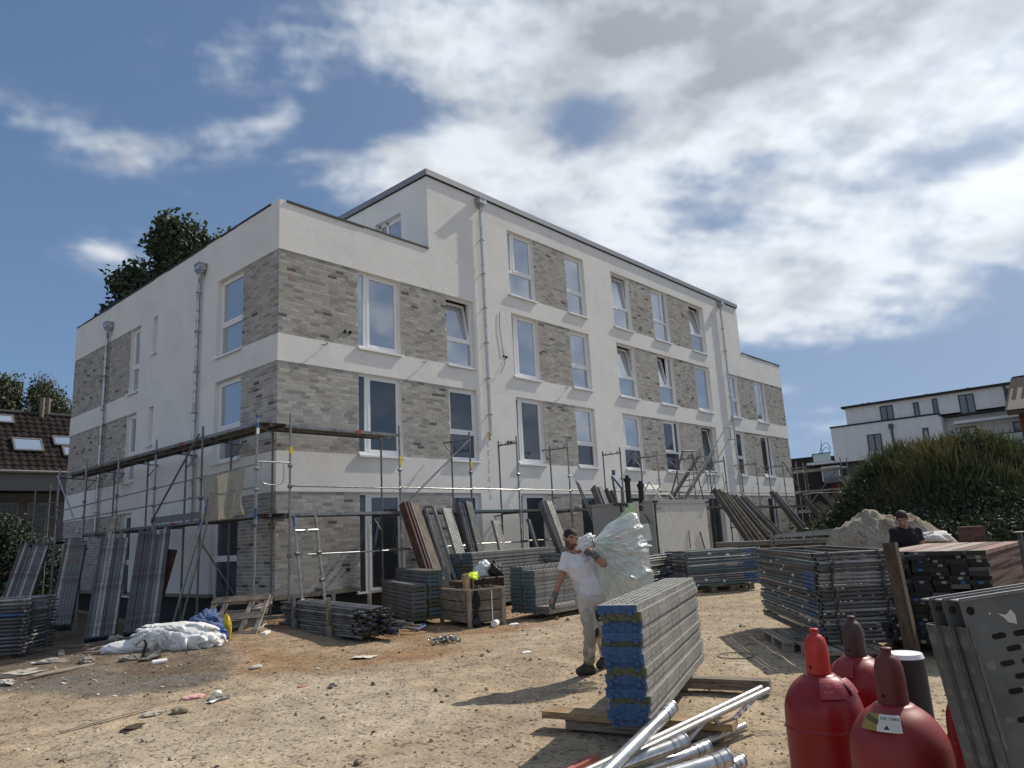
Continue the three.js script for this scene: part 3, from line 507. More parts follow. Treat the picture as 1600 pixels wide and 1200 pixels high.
{ // round the left side
  const sc = thing('side_scaffold', 'steel tube scaffold round the left facade with decks on two levels', 'scaffold', [0, 0, 0]);
  const xo = 7.35, xi = 8.2, zs = [-13.43, -15.8, -18.25, -20.6, -23.0, -25.3], zin = [-14.3, -16.15, -18.5, -20.85, -23.25, -25.6];
  zs.forEach((z, i) => {
    part('standard', [...standard(xo, z, gh(xo, z), 4.38), clampAt(xo, 3.2, z), clampAt(xo, 2.78, z)], i === 1 ? M.galvDull : M.galv, sc);
    part('standard', standard(xi, zin[i], gh(xi, zin[i]), 4.28), M.galvDull, sc);
    part('transom', [tube(V(xo, 4.08, z), V(xi, 4.08, zin[i]), 0.022), tube(V(xo, 2.24, z), V(xi, 2.24, zin[i]), 0.022), ...(i ? [tube(V(xi, 3.72, zin[i]), V(xi + 0.26, 4.05, zin[i]), 0.016), tube(V(xi, 4.06, zin[i]), V(xi + 0.28, 4.06, zin[i]), 0.018)] : [])], M.galvDull, sc);
    if (i === 0 || i === 1) part('blue_collar', tube(V(xo, i ? 2.0 : 2.05, z), V(xo, i ? 2.32 : 2.42, z), 0.028, 10), M.bluePaint, sc);
  });
  part('blue_collar', tube(V(xo, 3.98, -13.43), V(xo, 4.28, -13.43), 0.027, 10), M.bluePaint, sc); part('blue_collar', tube(V(xo, 4.0, -18.25), V(xo, 4.2, -18.25), 0.03, 10), M.bluePaint, sc);
  const deckZ = (a, b, y, x, m) => part('deck', deckProfile(Math.abs(a - b) - 0.03).rotateY(Math.PI / 2).translate(x, y, (a + b) / 2), m, sc);
  for (let i = 0; i < 5; i++) for (const [y, sag] of [[4.08, 0], [2.25, 1]]) { if (sag && i === 4) continue; deckZ(zs[i], zs[i + 1], y, 7.52, M.galv); deckZ(zs[i], zs[i + 1], y + 0.002, 7.855, M.galvDull); }
  for (let i = 0; i < 5; i++) {
    const lift = (i % 2) * 0.03;
    part('guard_rail', tube(V(xo - 0.045, 3.28 - i * 0.045, zs[i]), V(xo - 0.045, 3.22 - i * 0.045, zs[i + 1]), 0.017), M.galv, sc); part('guard_rail', tube(V(xo - 0.045, 2.83 - i * 0.02 + lift * 0, zs[i]), V(xo - 0.045, 2.80 - i * 0.02, zs[i + 1]), 0.017), M.galv, sc);
  }
  part('toe_board', bar(V(7.32, 2.42, -18.25), V(7.32, 2.42, -15.8), 0.03, 0.15), M.galvDull, sc);
  part('red_mark', [bx(0.006, 0.06, 0.16, 7.352, 2.3, -17.2), bx(0.006, 0.06, 0.2, 7.352, 4.12, -16.9)], M.redPaint, sc);
  part('diagonal_brace', tube(V(xo - 0.06, 4.2, -15.85), V(xo - 0.06, 2.4, -18.2), 0.024), M.galvDull, sc);
  part('diagonal_brace', tube(V(xo - 0.06, 4.15, -25.3), V(xo - 0.06, 2.35, -23.1), 0.024), M.zinc, sc);
  part('diagonal_brace', tube(V(xo - 0.05, 2.0, -15.85), V(xi + 0.2, 0.5, -16.0), 0.02), M.galv, sc);
  // the far return behind the building
  for (const [x, z] of [[7.3, -27.4], [8.5, -29.4], [9.6, -29.4], [8.5, -30.2]]) part('standard', standard(x, z, -0.1, 4.3), M.galvDull, sc);
  for (const y of [0.9, 1.5, 2.3, 2.9, 3.35]) part('guard_rail', tube(V(7.3, y, -25.3), V(7.3, y, -27.4), 0.017), M.galvDull, sc);
  part('deck', deckProfile(2.0).rotateY(Math.PI / 2).translate(7.5, 2.1, -26.4), M.galvDull, sc); part('diagonal_brace', tube(V(6.6, 0.2, -26.2), V(7.3, 1.6, -26.2), 0.02), M.galv, sc);
}
{ // far end of the building
  const sc = thing('end_scaffold', 'grey scaffold bay turning round the far right end of the white building', 'scaffold', [0, 0, 0]);
  const xs = [39.4, 40.4], zs = [-12.6, -14.9, -17.2, -19.4];
  for (const x of xs) for (const z of zs) part('standard', tube(V(x, 0, z), V(x, 4.7, z), 0.026, 8), M.galvDull, sc);
  for (const y of [1.1, 2.0, 3.1, 4.2]) { for (const x of xs) part('guard_rail', tube(V(x, y, zs[0]), V(x, y, zs[3]), 0.02, 6), M.galvDull, sc); for (const z of zs) part('transom', tube(V(xs[0], y, z), V(xs[1], y, z), 0.02, 6), M.galvDull, sc); }
  for (const y of [2.05, 4.1]) part('deck', deckProfile(6.6).rotateY(Math.PI / 2).translate(39.9, y, -16), M.galvDull, sc);
  part('diagonal_brace', tube(V(39.35, 4.2, -12.7), V(39.35, 2.0, -14.8), 0.022, 6), M.galvDull, sc);
  part('guard_rail', tube(V(37.2, 2.9, -13.55), V(39.4, 2.9, -12.6), 0.02, 6), M.galvDull, sc);
}
{ // debris net hung on the left scaffold near the corner
  const n = 26, m = 16, pos = [], uv = [], idx = [];
  for (let j = 0; j <= m; j++) for (let i = 0; i <= n; i++) {
    const u = i / n, v = j / m, taper = u < 0.5 ? 0.10 * v * (0.5 - u) * 2 : 0, z = mix(-15.62, -13.72, u) + taper * 1.9 * (v > 0.4 ? 1 : v) - 0.12 * v * sstep(0.6, 1, u);
    pos.push(7.28 + 0.05 * Math.sin(u * 17 + v * 2.5) * v + 0.05 * (fbm3(u * 5, v * 4, 1, 3) - 0.5) + 0.03 * Math.sin(v * 9 + u * 30) * v, 3.27 - v * 0.93 - 0.04 * Math.sin(Math.PI * u) - 0.05 * v * vn3(u * 6, 0, 0), z); uv.push(u * 1.9, v);
    if (i < n && j < m) { const a = j * (n + 1) + i; idx.push(a, a + n + 1, a + 1, a + 1, a + n + 1, a + n + 2); }
  }
  const g = new THREE.BufferGeometry(); g.setAttribute('position', new THREE.Float32BufferAttribute(pos, 3)); g.setAttribute('uv', new THREE.Float32BufferAttribute(uv, 2)); g.setIndex(idx); g.computeVertexNormals();
  single('plastic_sheet', g, phy({ color: lin(0.44, 0.40, 0.33), map: paintDirt, roughness: 0.8, transmission: 0.35, thickness: 0, side: THREE.DoubleSide }), 'dirty translucent plastic sheet hung over the guard rails of the left scaffold near the corner', 'plastic sheet');
}
// ---------------------------------------------------------------- stacked scaffold decks: every deck is a thing
const claws = (w) => { const g = []; for (const s of [-1, 1]) g.push(bx(0.03, 0.03, 0.03, 0.018, 0.008, s * (w / 2 - 0.05)), bx(0.022, 0.02, 0.05, 0.014, 0.028, s * 0.06)); return g; };
function deckParts(L, ends, body, perf) {                 // +x is the visible end
  const t = new THREE.Group(), w = 0.32;
  const m = new THREE.Mesh(deckProfile(L - 0.05), body); m.name = 'deck_body'; t.add(m);
  for (const s of [1, -1]) { const e = new THREE.Mesh(merge([bx(0.03, 0.058, w - 0.012, 0, 0.037, 0), bx(0.012, 0.012, w, 0.012, 0.066, 0), ...claws(w)]), ends[s > 0 ? 0 : 1] ?? ends[0]); e.name = 'end_fitting'; e.position.x = s * (L / 2 - 0.015); if (s < 0) e.rotation.y = Math.PI; t.add(e); }
  if (perf) {
    const holes = []; const nx = Math.floor((L - 0.2) / 0.055); for (let i = 0; i < nx; i++) for (let j = 0; j < 5; j++) { if ((i + j) % 2) continue; holes.push(bx(0.036, 0.002, 0.018, -L / 2 + 0.12 + i * 0.055, 0.0715, -0.11 + j * 0.055)); }
    const h = new THREE.Mesh(merge(holes), M.hole); h.name = 'tread_holes'; h.userData.kind = 'stuff'; t.add(h);
  }
  return t;
}
const DP = 0.0745;                                         // height of one deck in a stack
function deckStack({ x, z, y, ry, L = 2.57, n, pitch = DP, seed, ends, place, group, perfTop = true, body = M.deckSteel, jitter = 0.012, tilt = [0, 0], slide = 0 }) {
  const r = rng(seed), c = Math.cos(ry), s = Math.sin(ry);
  for (let k = 0; k < n; k++) {
    const e = ends[Math.floor(r() * ends.length)], top = k === n - 1, t = deckParts(L, [e], body, top && perfTop);
    t.name = numbered('scaffold_deck');
    const a = (r() - 0.5) * 2 * jitter + slide * k, b = (r() - 0.5) * 1.6 * jitter;
    t.position.set(x + c * a + s * b, y + k * pitch, z - s * a + c * b); t.rotation.set(0, ry + (r() - 0.5) * 0.006, 0); t.rotateZ(tilt[0]); t.rotateX(tilt[1]); scene.add(t);
    const fromTop = n - 1 - k, pos = fromTop === 0 ? 'topmost' : k === 0 ? 'lowest' : ORD[fromTop] + ' from the top';
    tag(t, `steel scaffold deck, ${pos}, ${place}`, 'scaffold deck', group);
  }
}
const BL = M.deckBlue, TE = M.deckTeal, OL = M.deckOlive, GR = M.deckGreyEnd;
// near stack with the blue ends, on two timbers: from (5.02, -3.39) to (7.70, -4.55)
{
  const ax = V(2.66, 0, -0.97).normalize(), ry = Math.atan2(-ax.z, ax.x);
  // visible end faces the camera, so the deck's +x points back at it
  deckStack({ x: 6.38, z: -3.92, y: 0.155, ry: ry + Math.PI, L: 2.95, n: 17, pitch: 0.0525, seed: 21, ends: [BL, BL, BL, OL, BL, TE], place: 'in the tall blue-ended stack beside the worker', group: 'decks of the blue-ended stack by the worker', jitter: 0.02, slide: 0.004 });
}
// three columns to the left of the worker, ends facing left
for (const [i, zc, n, w] of [[0, -10.13, 12, 'in the rear column behind the worker'], [1, -9.79, 11, 'in the middle column behind the worker'], [2, -9.44, 2, 'in the low front column behind the worker']])
  deckStack({ x: 11.2 + 1.285 - i * 0.02, z: zc, y: 0.12, ry: Math.PI, n, seed: 31 + i, ends: [TE, TE, GR, TE, i === 2 ? BL : TE], place: w, group: 'decks of the stack behind the worker', body: M.deckSteel });
// two columns by the tube rack
{
  const ax = V(0.42, 0, -0.906).normalize(), ry = Math.atan2(-ax.z, ax.x) + Math.PI, pr = V(0.906, 0, 0.42), c = V(9.62, 0, -11.25).addScaledVector(ax, 1.285);
  deckStack({ x: c.x, z: c.z, y: 0.11, ry, n: 9, pitch: 0.078, seed: 41, ends: [GR, GR, TE, OL], place: 'in the lower column between tube rack and facade', group: 'decks of the two columns by the tube rack', body: M.galvDull, perfTop: false });
  const d = c.clone().addScaledVector(pr, 0.345).addScaledVector(ax, 0.05);
  deckStack({ x: d.x, z: d.z, y: 0.11, ry, n: 12, pitch: 0.078, seed: 42, ends: [TE, TE, OL, GR], place: 'in the taller column between tube rack and facade', group: 'decks of the two columns by the tube rack', body: M.galvDull });
}
// behind the crate
deckStack({ x: 12.05 + 1.5, z: -12.35, y: 0.10, ry: Math.PI, L: 3.07, n: 15, pitch: 0.08, seed: 51, ends: [TE, OL, TE, GR], place: 'in the stack behind the wooden crate', group: 'decks of the stack behind the crate', perfTop: false });
deckStack({ x: 12.0 + 1.5, z: -12.70, y: 0.10, ry: Math.PI, L: 3.07, n: 15, pitch: 0.08, seed: 52, ends: [TE, OL, TE], place: 'in the rear column behind the wooden crate', group: 'decks of the stack behind the crate', perfTop: false });
// timbers under the near stack
{
  const plank = (a, b, w, h, label, m = M.timber) => single('timber_plank', bar(a, b, w, h, a.x), m, label, 'plank');
  plank(V(5.20, 0.115, -4.42), V(5.60, 0.115, -2.85), 0.20, 0.055, 'light timber plank, upper of two crossing under the near end of the blue deck stack');
  plank(V(5.27, 0.045, -4.22), V(5.58, 0.045, -2.95), 0.20, 0.07, 'darker timber plank lying under another below the near end of the blue stack', M.timberGrey);
  plank(V(6.86, 0.085, -4.55), V(7.22, 0.085, -3.26), 0.14, 0.10, 'weathered squared timber under the far end of the blue deck stack', M.timberGrey);
}
// ---------------------------------------------------------------- stacked guard frames of tube: every frame is a thing
function tubeFrame(L, W, mats, r, extra) {                 // flat rectangle of tube, long tubes along x
  const t = new THREE.Group(), R = 0.0225;
  const add = (n, g, m) => { const q = new THREE.Mesh(merge(g), m); q.name = n; t.add(q); };
  const ring = (x, z) => new THREE.CylinderGeometry(R * 0.78, R * 0.78, 0.006, 10).rotateZ(Math.PI / 2).translate(x, 0, z);
  add('long_tube', [tube(V(-L / 2, 0, W / 2), V(L / 2, 0, W / 2), R, 10)], mats[0]); add('long_tube', [tube(V(-L / 2, 0, -W / 2), V(L / 2, 0, -W / 2), R, 10)], mats[1]);
  add('cross_tube', [tube(V(-L / 2 + 0.09, 0, -W / 2), V(-L / 2 + 0.09, 0, W / 2), R, 10), tube(V(L / 2 - 0.09, 0, -W / 2 - 0.03), V(L / 2 - 0.09, 0, W / 2 + 0.03), R, 10)], mats[1]);
  add('tube_end', [ring(L / 2 + 0.001, W / 2), ring(L / 2 + 0.001, -W / 2), ring(-L / 2 - 0.001, W / 2), ring(-L / 2 - 0.001, -W / 2)], M.hole);
  if (extra) { const g = []; for (const k of [-0.18, 0.22]) g.push(tube(V(-L / 2 + 0.3, 0, k * W), V(L / 2 - 0.2, 0, k * W), 0.014, 6)); for (const k of [0.2, 0.8]) g.push(bx(0.02, 0.05, 0.05, L / 2 - 0.09, 0, (k - 0.5) * W), bx(0.05, 0.03, 0.03, L / 2 - 0.03, 0, (k - 0.5) * W)); add('inner_rail', g, M.galvDark); }
  return t;
}
function frameStack({ x, z, y, ry, L, W, n, pitch, seed, place, group, name = 'guard_frame', cat = 'scaffold frame', what = 'grey tube frame', blue = 0.3, tilt = 0 }) {
  const r = rng(seed), c = Math.cos(ry), s = Math.sin(ry), set = [M.galvDull, M.galv, M.galvDark];
  for (let k = 0; k < n; k++) {
    const t = tubeFrame(L, W, [r() < blue ? M.deckTeal : set[Math.floor(r() * 3)], set[Math.floor(r() * 3)]], r, true); t.name = numbered(name);
    if (r() < blue * 1.3) { const q = new THREE.Mesh(tube(V(L / 2 - 0.5, 0, W / 2), V(L / 2 - 0.02, 0, W / 2), 0.0235, 10), M.bluePaint); q.name = 'blue_end'; t.add(q); }
    if (r() < 0.35) { const q = new THREE.Mesh((() => { const q0 = mix(-0.45, 0.4, r()) * L; return tube(V(q0, 0, W / 2), V(q0 + 0.03 + 0.06 * r(), 0, W / 2), 0.0238, 8); })(), M.white); q.name = 'plaster_splash'; t.add(q); }
    const a = (r() - 0.5) * 0.05, b = (r() - 0.5) * 0.04; t.position.set(x + c * a + s * b, y + k * pitch + 0.025, z - s * a + c * b); t.rotation.y = ry + (r() - 0.5) * 0.012; t.rotateZ(tilt + (r() - 0.5) * 0.008); scene.add(t);
    const fromTop = n - 1 - k, pos = fromTop === 0 ? 'topmost' : k === 0 ? 'lowest' : ORD[fromTop] + ' from the top';
    tag(t, `${what}, ${pos}, ${place}`, cat, group);
  }
}
{ // big stack right of the middle, its near corner towards the camera; long tubes run away to the left
  const ax = V(0.802, 0, -0.597).normalize(), pr = V(0.597, 0, 0.802), near = V(9.26, 0, -3.42), L = 3.05, W = 1.0;
  const c = near.clone().addScaledVector(ax, L / 2).addScaledVector(pr, W / 2);
  frameStack({ x: c.x, z: c.z, y: 0.17, ry: Math.atan2(-ax.z, ax.x) + Math.PI, L, W, n: 22, pitch: 0.0482, seed: 71, place: 'in the big stack behind the red bottles', group: 'frames of the big stack behind the gas bottles' });
}
frameStack({ x: 17.3, z: -8.95, y: 0.2, ry: -0.55, L: 2.1, W: 1.0, n: 15, pitch: 0.056, seed: 72, place: 'in the stack before the white trailer', group: 'frames of the stack before the trailer', blue: 0.45 });
frameStack({ x: 16.1, z: -10.2, y: 0.2, ry: 0.1, L: 1.6, W: 0.8, n: 14, pitch: 0.056, seed: 73, place: 'in the left stack before the white trailer', group: 'frames of the stack before the trailer', blue: 0.15 });
frameStack({ x: 3.55, z: -15.95, y: 0.1, ry: -0.72 , L: 2.1, W: 0.9, n: 15, pitch: 0.062, seed: 74, place: 'in the stack at the left edge of the site', group: 'frames of the stack at the left edge', blue: 0.05 });
// ---------------------------------------------------------------- pallets
function pallet(x, y, z, ry, label, m = M.timberPale) {
  const t = thing('wooden_pallet', label, 'pallet', [x, y, z], ry);
  for (let i = 0; i < 5; i++) part('top_board', bx(1.2, 0.022, 0.125, 0, 0.133, -0.34 + i * 0.17, 0, i), m, t);
  for (const k of [-0.53, 0, 0.53]) { part('cross_board', bx(0.125, 0.022, 0.8, k, 0.111, 0, 0, k), m, t); for (const q of [-0.34, 0, 0.34]) part('block', bx(0.14, 0.078, 0.12, k, 0.061, q, 0, q), m, t); }
  for (const q of [-0.34, 0, 0.34]) part('bottom_board', bx(1.2, 0.022, 0.11, 0, 0.011, q, 0, q), m, t);
  return t;
}
pallet(10.15, 0, -4.05, 0.64, 'pale wooden pallet under the big stack of tube frames');
pallet(9.55, 0.0, -3.42, 0.64, 'wooden pallet hidden partly under the near end of the frame stack');
pallet(17.5, 0.02, -8.8, -0.55, 'wooden pallet under the frame stack before the trailer', M.timberGrey);
pallet(20.6, 0, -8.9, 0.2, 'flat pallet lying on the sand right of the trailer', M.timber);
// ---------------------------------------------------------------- stack of brown scaffold boards on the right, ends facing left
{
  const r = rng(91), bw = 0.205, bt = 0.045, cols = 6, rows = 22, x0 = 10.05, mats = [M.boardBrown, M.boardBrown, M.boardRed, M.boardBrown, M.timberDark], tops = [M.boardPale, M.boardRose, M.boardPale, M.boardPale, M.boardRed, M.boardRose];
  const L = 2.6, gBoard = [0, 1, 2, 3].map((i) => bx(L - 0.05, bt, bw - 0.014, 0, 0, 0, 0, i * 0.77)), gCap = bx(0.05, bt + 0.006, bw - 0.008, 0, 0, 0), gClip = bx(0.02, 0.03, 0.05, 0, 0, 0);
  for (let k = 0; k < rows; k++) for (let c = 0; c < cols; c++) {
    if (k === 12 && c > 3 && r() < 0.6) continue; if (k < 3 && c === 5) continue;
    const t = new THREE.Group(); t.name = numbered('scaffold_board'); const top = k === rows - 1;
    const b = new THREE.Mesh(gBoard[(k + c) % 4], top ? tops[c] : mats[Math.floor(r() * 5)]); b.name = 'board'; t.add(b);
    const e = new THREE.Mesh(gCap, r() < 0.12 ? M.galvDark : M.black); e.name = 'end_cap'; e.position.x = -L / 2 + 0.02; t.add(e);
    if (r() < 0.5) { const q = new THREE.Mesh(gClip, r() < 0.2 ? M.bluePaint : M.galv); q.name = 'clip'; q.position.set(-L / 2 - 0.012, 0, (r() - 0.5) * 0.06); t.add(q); }
    const out = k < 12 ? -0.10 - r() * 0.14 - (k < 8 && c < 2 ? 0.12 : 0) : -r() * 0.14;
    t.position.set(x0 + L / 2 + out, 0.15 + k * 0.0475 + bt / 2, -2.86 + c * bw + (r() - 0.5) * 0.02 - (k < 11 ? 0.06 : 0)); t.rotation.y = (r() - 0.5) * 0.02; scene.add(t);
    tag(t, top ? `${['pale', 'rose', 'pale dusty', 'whitish', 'dark red', 'rose pink'][c]} scaffold board, ${ORD[c]} from the rear in the top layer of the board stack` : 'brown scaffold board with a black end cap inside the big stack on the right', 'scaffold board', 'boards of the big stack on the right');
  }
  const rk = thing('stacking_rack', 'dark steel rack post with a flat head holding the stack of brown boards', 'rack', [11.35, 0, -1.58]);
  part('post', bx(0.06, 1.32, 0.05, 0, 0.68, 0), M.galvDark, rk); part('head_plate', bx(0.34, 0.012, 0.10, 0, 1.345, 0), M.galvDark, rk); part('foot', bx(0.3, 0.1, 0.12, 0, 0.05, 0), M.galvDark, rk);
  single('squared_timber', bar(V(10.4, 0.07, -3.0), V(10.4, 0.07, -1.5), 0.1, 0.1), M.timberDark, 'dark squared timber lying under the stack of brown boards', 'timber');
  single('timber_post', bar(V(9.06, gh(9.06, -2.42) - 0.02, -2.42), V(9.16, 1.335, -2.52), 0.13, 0.13, 3.3, V(0, 0, 1)), M.timberDark, 'thick weathered timber post standing before the stack of brown boards', 'post');
}
// ---------------------------------------------------------------- decks and boards leaning against the scaffolds
function leanAt(t, foot, top, across) {                    // put a +x long object so that it runs foot -> top, its z along `across`
  const x = V().subVectors(top, foot).normalize(), z = across.clone().addScaledVector(x, -across.dot(x)).normalize(), y = V().crossVectors(z, x);
  t.quaternion.setFromRotationMatrix(new THREE.Matrix4().makeBasis(x, y, z)); t.position.copy(foot).add(top).multiplyScalar(0.5); return t;
}
// bundles of decks on edge along the left side
{
  const right = V(0.93, 0, 0.37);
  const bundle = (foot, top, n, seed, where, group, gap = 0.078) => {
    const r = rng(seed), dir = V().subVectors(top, foot).normalize(), L = foot.distanceTo(top), side = right.clone().addScaledVector(dir, -right.dot(dir)).normalize();
    for (let i = 0; i < n; i++) {
      const o = side.clone().multiplyScalar((i - (n - 1) / 2) * gap + (r() - 0.5) * 0.008), extra = (r() - 0.5) * 0.3, f = foot.clone().add(o), t = top.clone().add(o).addScaledVector(dir, extra);
      f.y = Math.max(gh(f.x, f.z), f.y - 0.05 + r() * 0.04);
      const d = deckParts(L + extra, [M.galvDark, M.deckTeal], [M.galvDull, M.galv, M.galvDark, M.galvDull][Math.floor(r() * 4)], false); d.name = numbered('leaning_deck');
      const up = V().crossVectors(side, dir);              // deck width runs in depth, its thin edge faces out
      leanAt(d, f, t, up); if (r() < 0.5) { const m = new THREE.Mesh(bx(0.12, 0.012, 0.02, -0.1 + r() * 0.9, 0.036, 0.162), M.redPaint); m.name = 'red_mark'; d.add(m); } scene.add(d);
      const p = i === 0 ? 'leftmost' : i === n - 1 ? 'rightmost' : ORD[i] + ' from the left';
      tag(d, `long grey scaffold deck on edge, ${p} ${where}`, 'scaffold deck', group);
    }
  };
  bundle(V(6.15, 0.15, -24.3), V(6.85, 2.0, -25.2), 9, 81, 'in the farthest bundle leaning on the left scaffold', 'decks of the farthest leaning bundle');
  bundle(V(6.3, 0.02, -20.75), V(6.9, 2.0, -21.9), 7, 82, 'in the leaning bundle before the brick wall', 'decks of the leaning bundle with red marks', 0.07);
  bundle(V(6.05, -0.1, -17.35), V(6.75, 2.06, -18.75), 8, 83, 'in the leaning bundle beside the pale plank', 'decks of the greenish leaning bundle', 0.072);
  bundle(V(6.35, 0.06, -16.0), V(6.95, 2.07, -17.05), 9, 84, 'in the bundle leaning near the red plank', 'decks of the bundle near the red plank', 0.07);
  const pl = (name, f, t, w, h, m, label, cat) => { const o = thing(name, label, cat); part('board', bar(f, t, h, w, f.x, V(0.664, 0, 0.748)), m, o); return o; };
  pl('leaning_plank', V(5.9, -0.1, -17.6), V(6.95, 2.6, -19.6), 0.17, 0.05, M.timberPale, 'long pale plank leaning along the left of the greenish deck bundle', 'plank');
  pl('leaning_plank', V(6.75, 0.1, -16.65), V(7.2, 1.72, -16.75), 0.20, 0.05, M.boardRed, 'dark red plank leaning on the left scaffold beside the grey bundles', 'plank');
  const tb = (f, t, label) => { const o = thing('leaning_tube', label, 'tube', [0, 0, 0], 0); part('tube', tube(f, t, 0.0245, 10), M.galv, o); part('blue_end', tube(t.clone().lerp(f, 0.1), t, 0.0265, 10), M.bluePaint, o); };
  tb(V(6.8, 0.08, -15.75), V(7.25, 2.75, -15.2), 'scaffold tube with blue end leaning steeply left of the corner, left one of two'); tb(V(6.95, 0.08, -15.7), V(7.32, 2.8, -15.12), 'scaffold tube with blue end leaning steeply left of the corner, right one of two');
  // two vertical frames standing at the corner
  const fr = (x0, z0, x1, z1, lab) => { const o = thing('ladder_frame', lab, 'scaffold frame'); const y0 = gh(x0, z0), A = V(x0, y0, z0), A2 = V(x0 + 0.02, 2.25, z0 - 0.45), B = V(x1, y0, z1), B2 = V(x1 + 0.02, 2.25, z1 - 0.45);
    part('standard', tube(A, A2, 0.024), M.galv, o); part('standard', tube(B, B2, 0.024), M.galv, o); part('head_tube', [tube(A2.clone().lerp(A, 0.14), B2.clone().lerp(B, 0.14), 0.03), bx(0.05, 0.08, 0.05, (A2.x + B2.x) / 2, A2.y - 0.3, (A2.z + B2.z) / 2 + 0.08)], M.zinc, o); part('blue_end', [tube(A, A.clone().lerp(A2, 0.22), 0.026), tube(A2, A2.clone().lerp(A, 0.1), 0.026)], M.bluePaint, o); part('wedge', [clampAt(A.x, 1.5, A.z - 0.28), clampAt(A.x, 0.6, A.z - 0.1), clampAt(B.x, 1.5, B.z - 0.28), clampAt(B.x, 0.95, B.z - 0.18)], M.galvDull, o); return o; };
  fr(8.15, -12.95, 8.72, -13.05, 'tube ladder frame leaning at the building corner, the nearer of two'); fr(8.22, -13.05, 8.80, -13.15, 'tube ladder frame leaning at the building corner, the rear one of two');
}
// leaning on the front scaffold
function perfDeck(L, name, f, t, across, label, group, body = M.perfSteel) {   // punched steel deck with real slots, its tread outwards
  const w = 0.32, s = new THREE.Shape([[-L / 2, -w / 2], [L / 2, -w / 2], [L / 2, w / 2], [-L / 2, w / 2]].map((p) => new THREE.Vector2(...p)));
  const nx = Math.floor((L - 0.16) / 0.075); for (let i = 0; i < nx; i++) for (let j = 0; j < 4; j++) { const x = -L / 2 + 0.10 + i * 0.075 + (j % 2) * 0.0375, y = -0.105 + j * 0.07, a = 0.018, b = 0.017; s.holes.push(new THREE.Path([[x - a, y - b * 0.4], [x - a * 0.4, y - b], [x + a * 0.4, y - b], [x + a, y + b * 0.4], [x + a * 0.4, y + b], [x - a * 0.4, y + b]].map((p) => new THREE.Vector2(...p)))); }
  const o = new THREE.Group(); o.name = numbered(name);
  const top = new THREE.Mesh(new THREE.ExtrudeGeometry(s, { depth: 0.004, bevelEnabled: false }).rotateX(-Math.PI / 2).translate(0, 0.066, 0), body); top.name = 'punched_tread'; o.add(top);
  for (const k of [-1, 1]) { const q = new THREE.Mesh(merge([bx(L, 0.066, 0.006, 0, 0.033, k * (w / 2 - 0.003)), bx(L, 0.005, 0.03, 0, 0.003, k * (w / 2 - 0.02))]), body); q.name = 'side_flange'; o.add(q); }
  for (const k of [-1, 1]) { const q = new THREE.Mesh(bx(0.02, 0.06, w - 0.02, k * (L / 2 - 0.01), 0.034, 0), M.galvDull); q.name = 'end_fitting'; o.add(q); }
  leanAt(o, f, t, across); scene.add(o); return tag(o, label, 'scaffold deck', group);
}
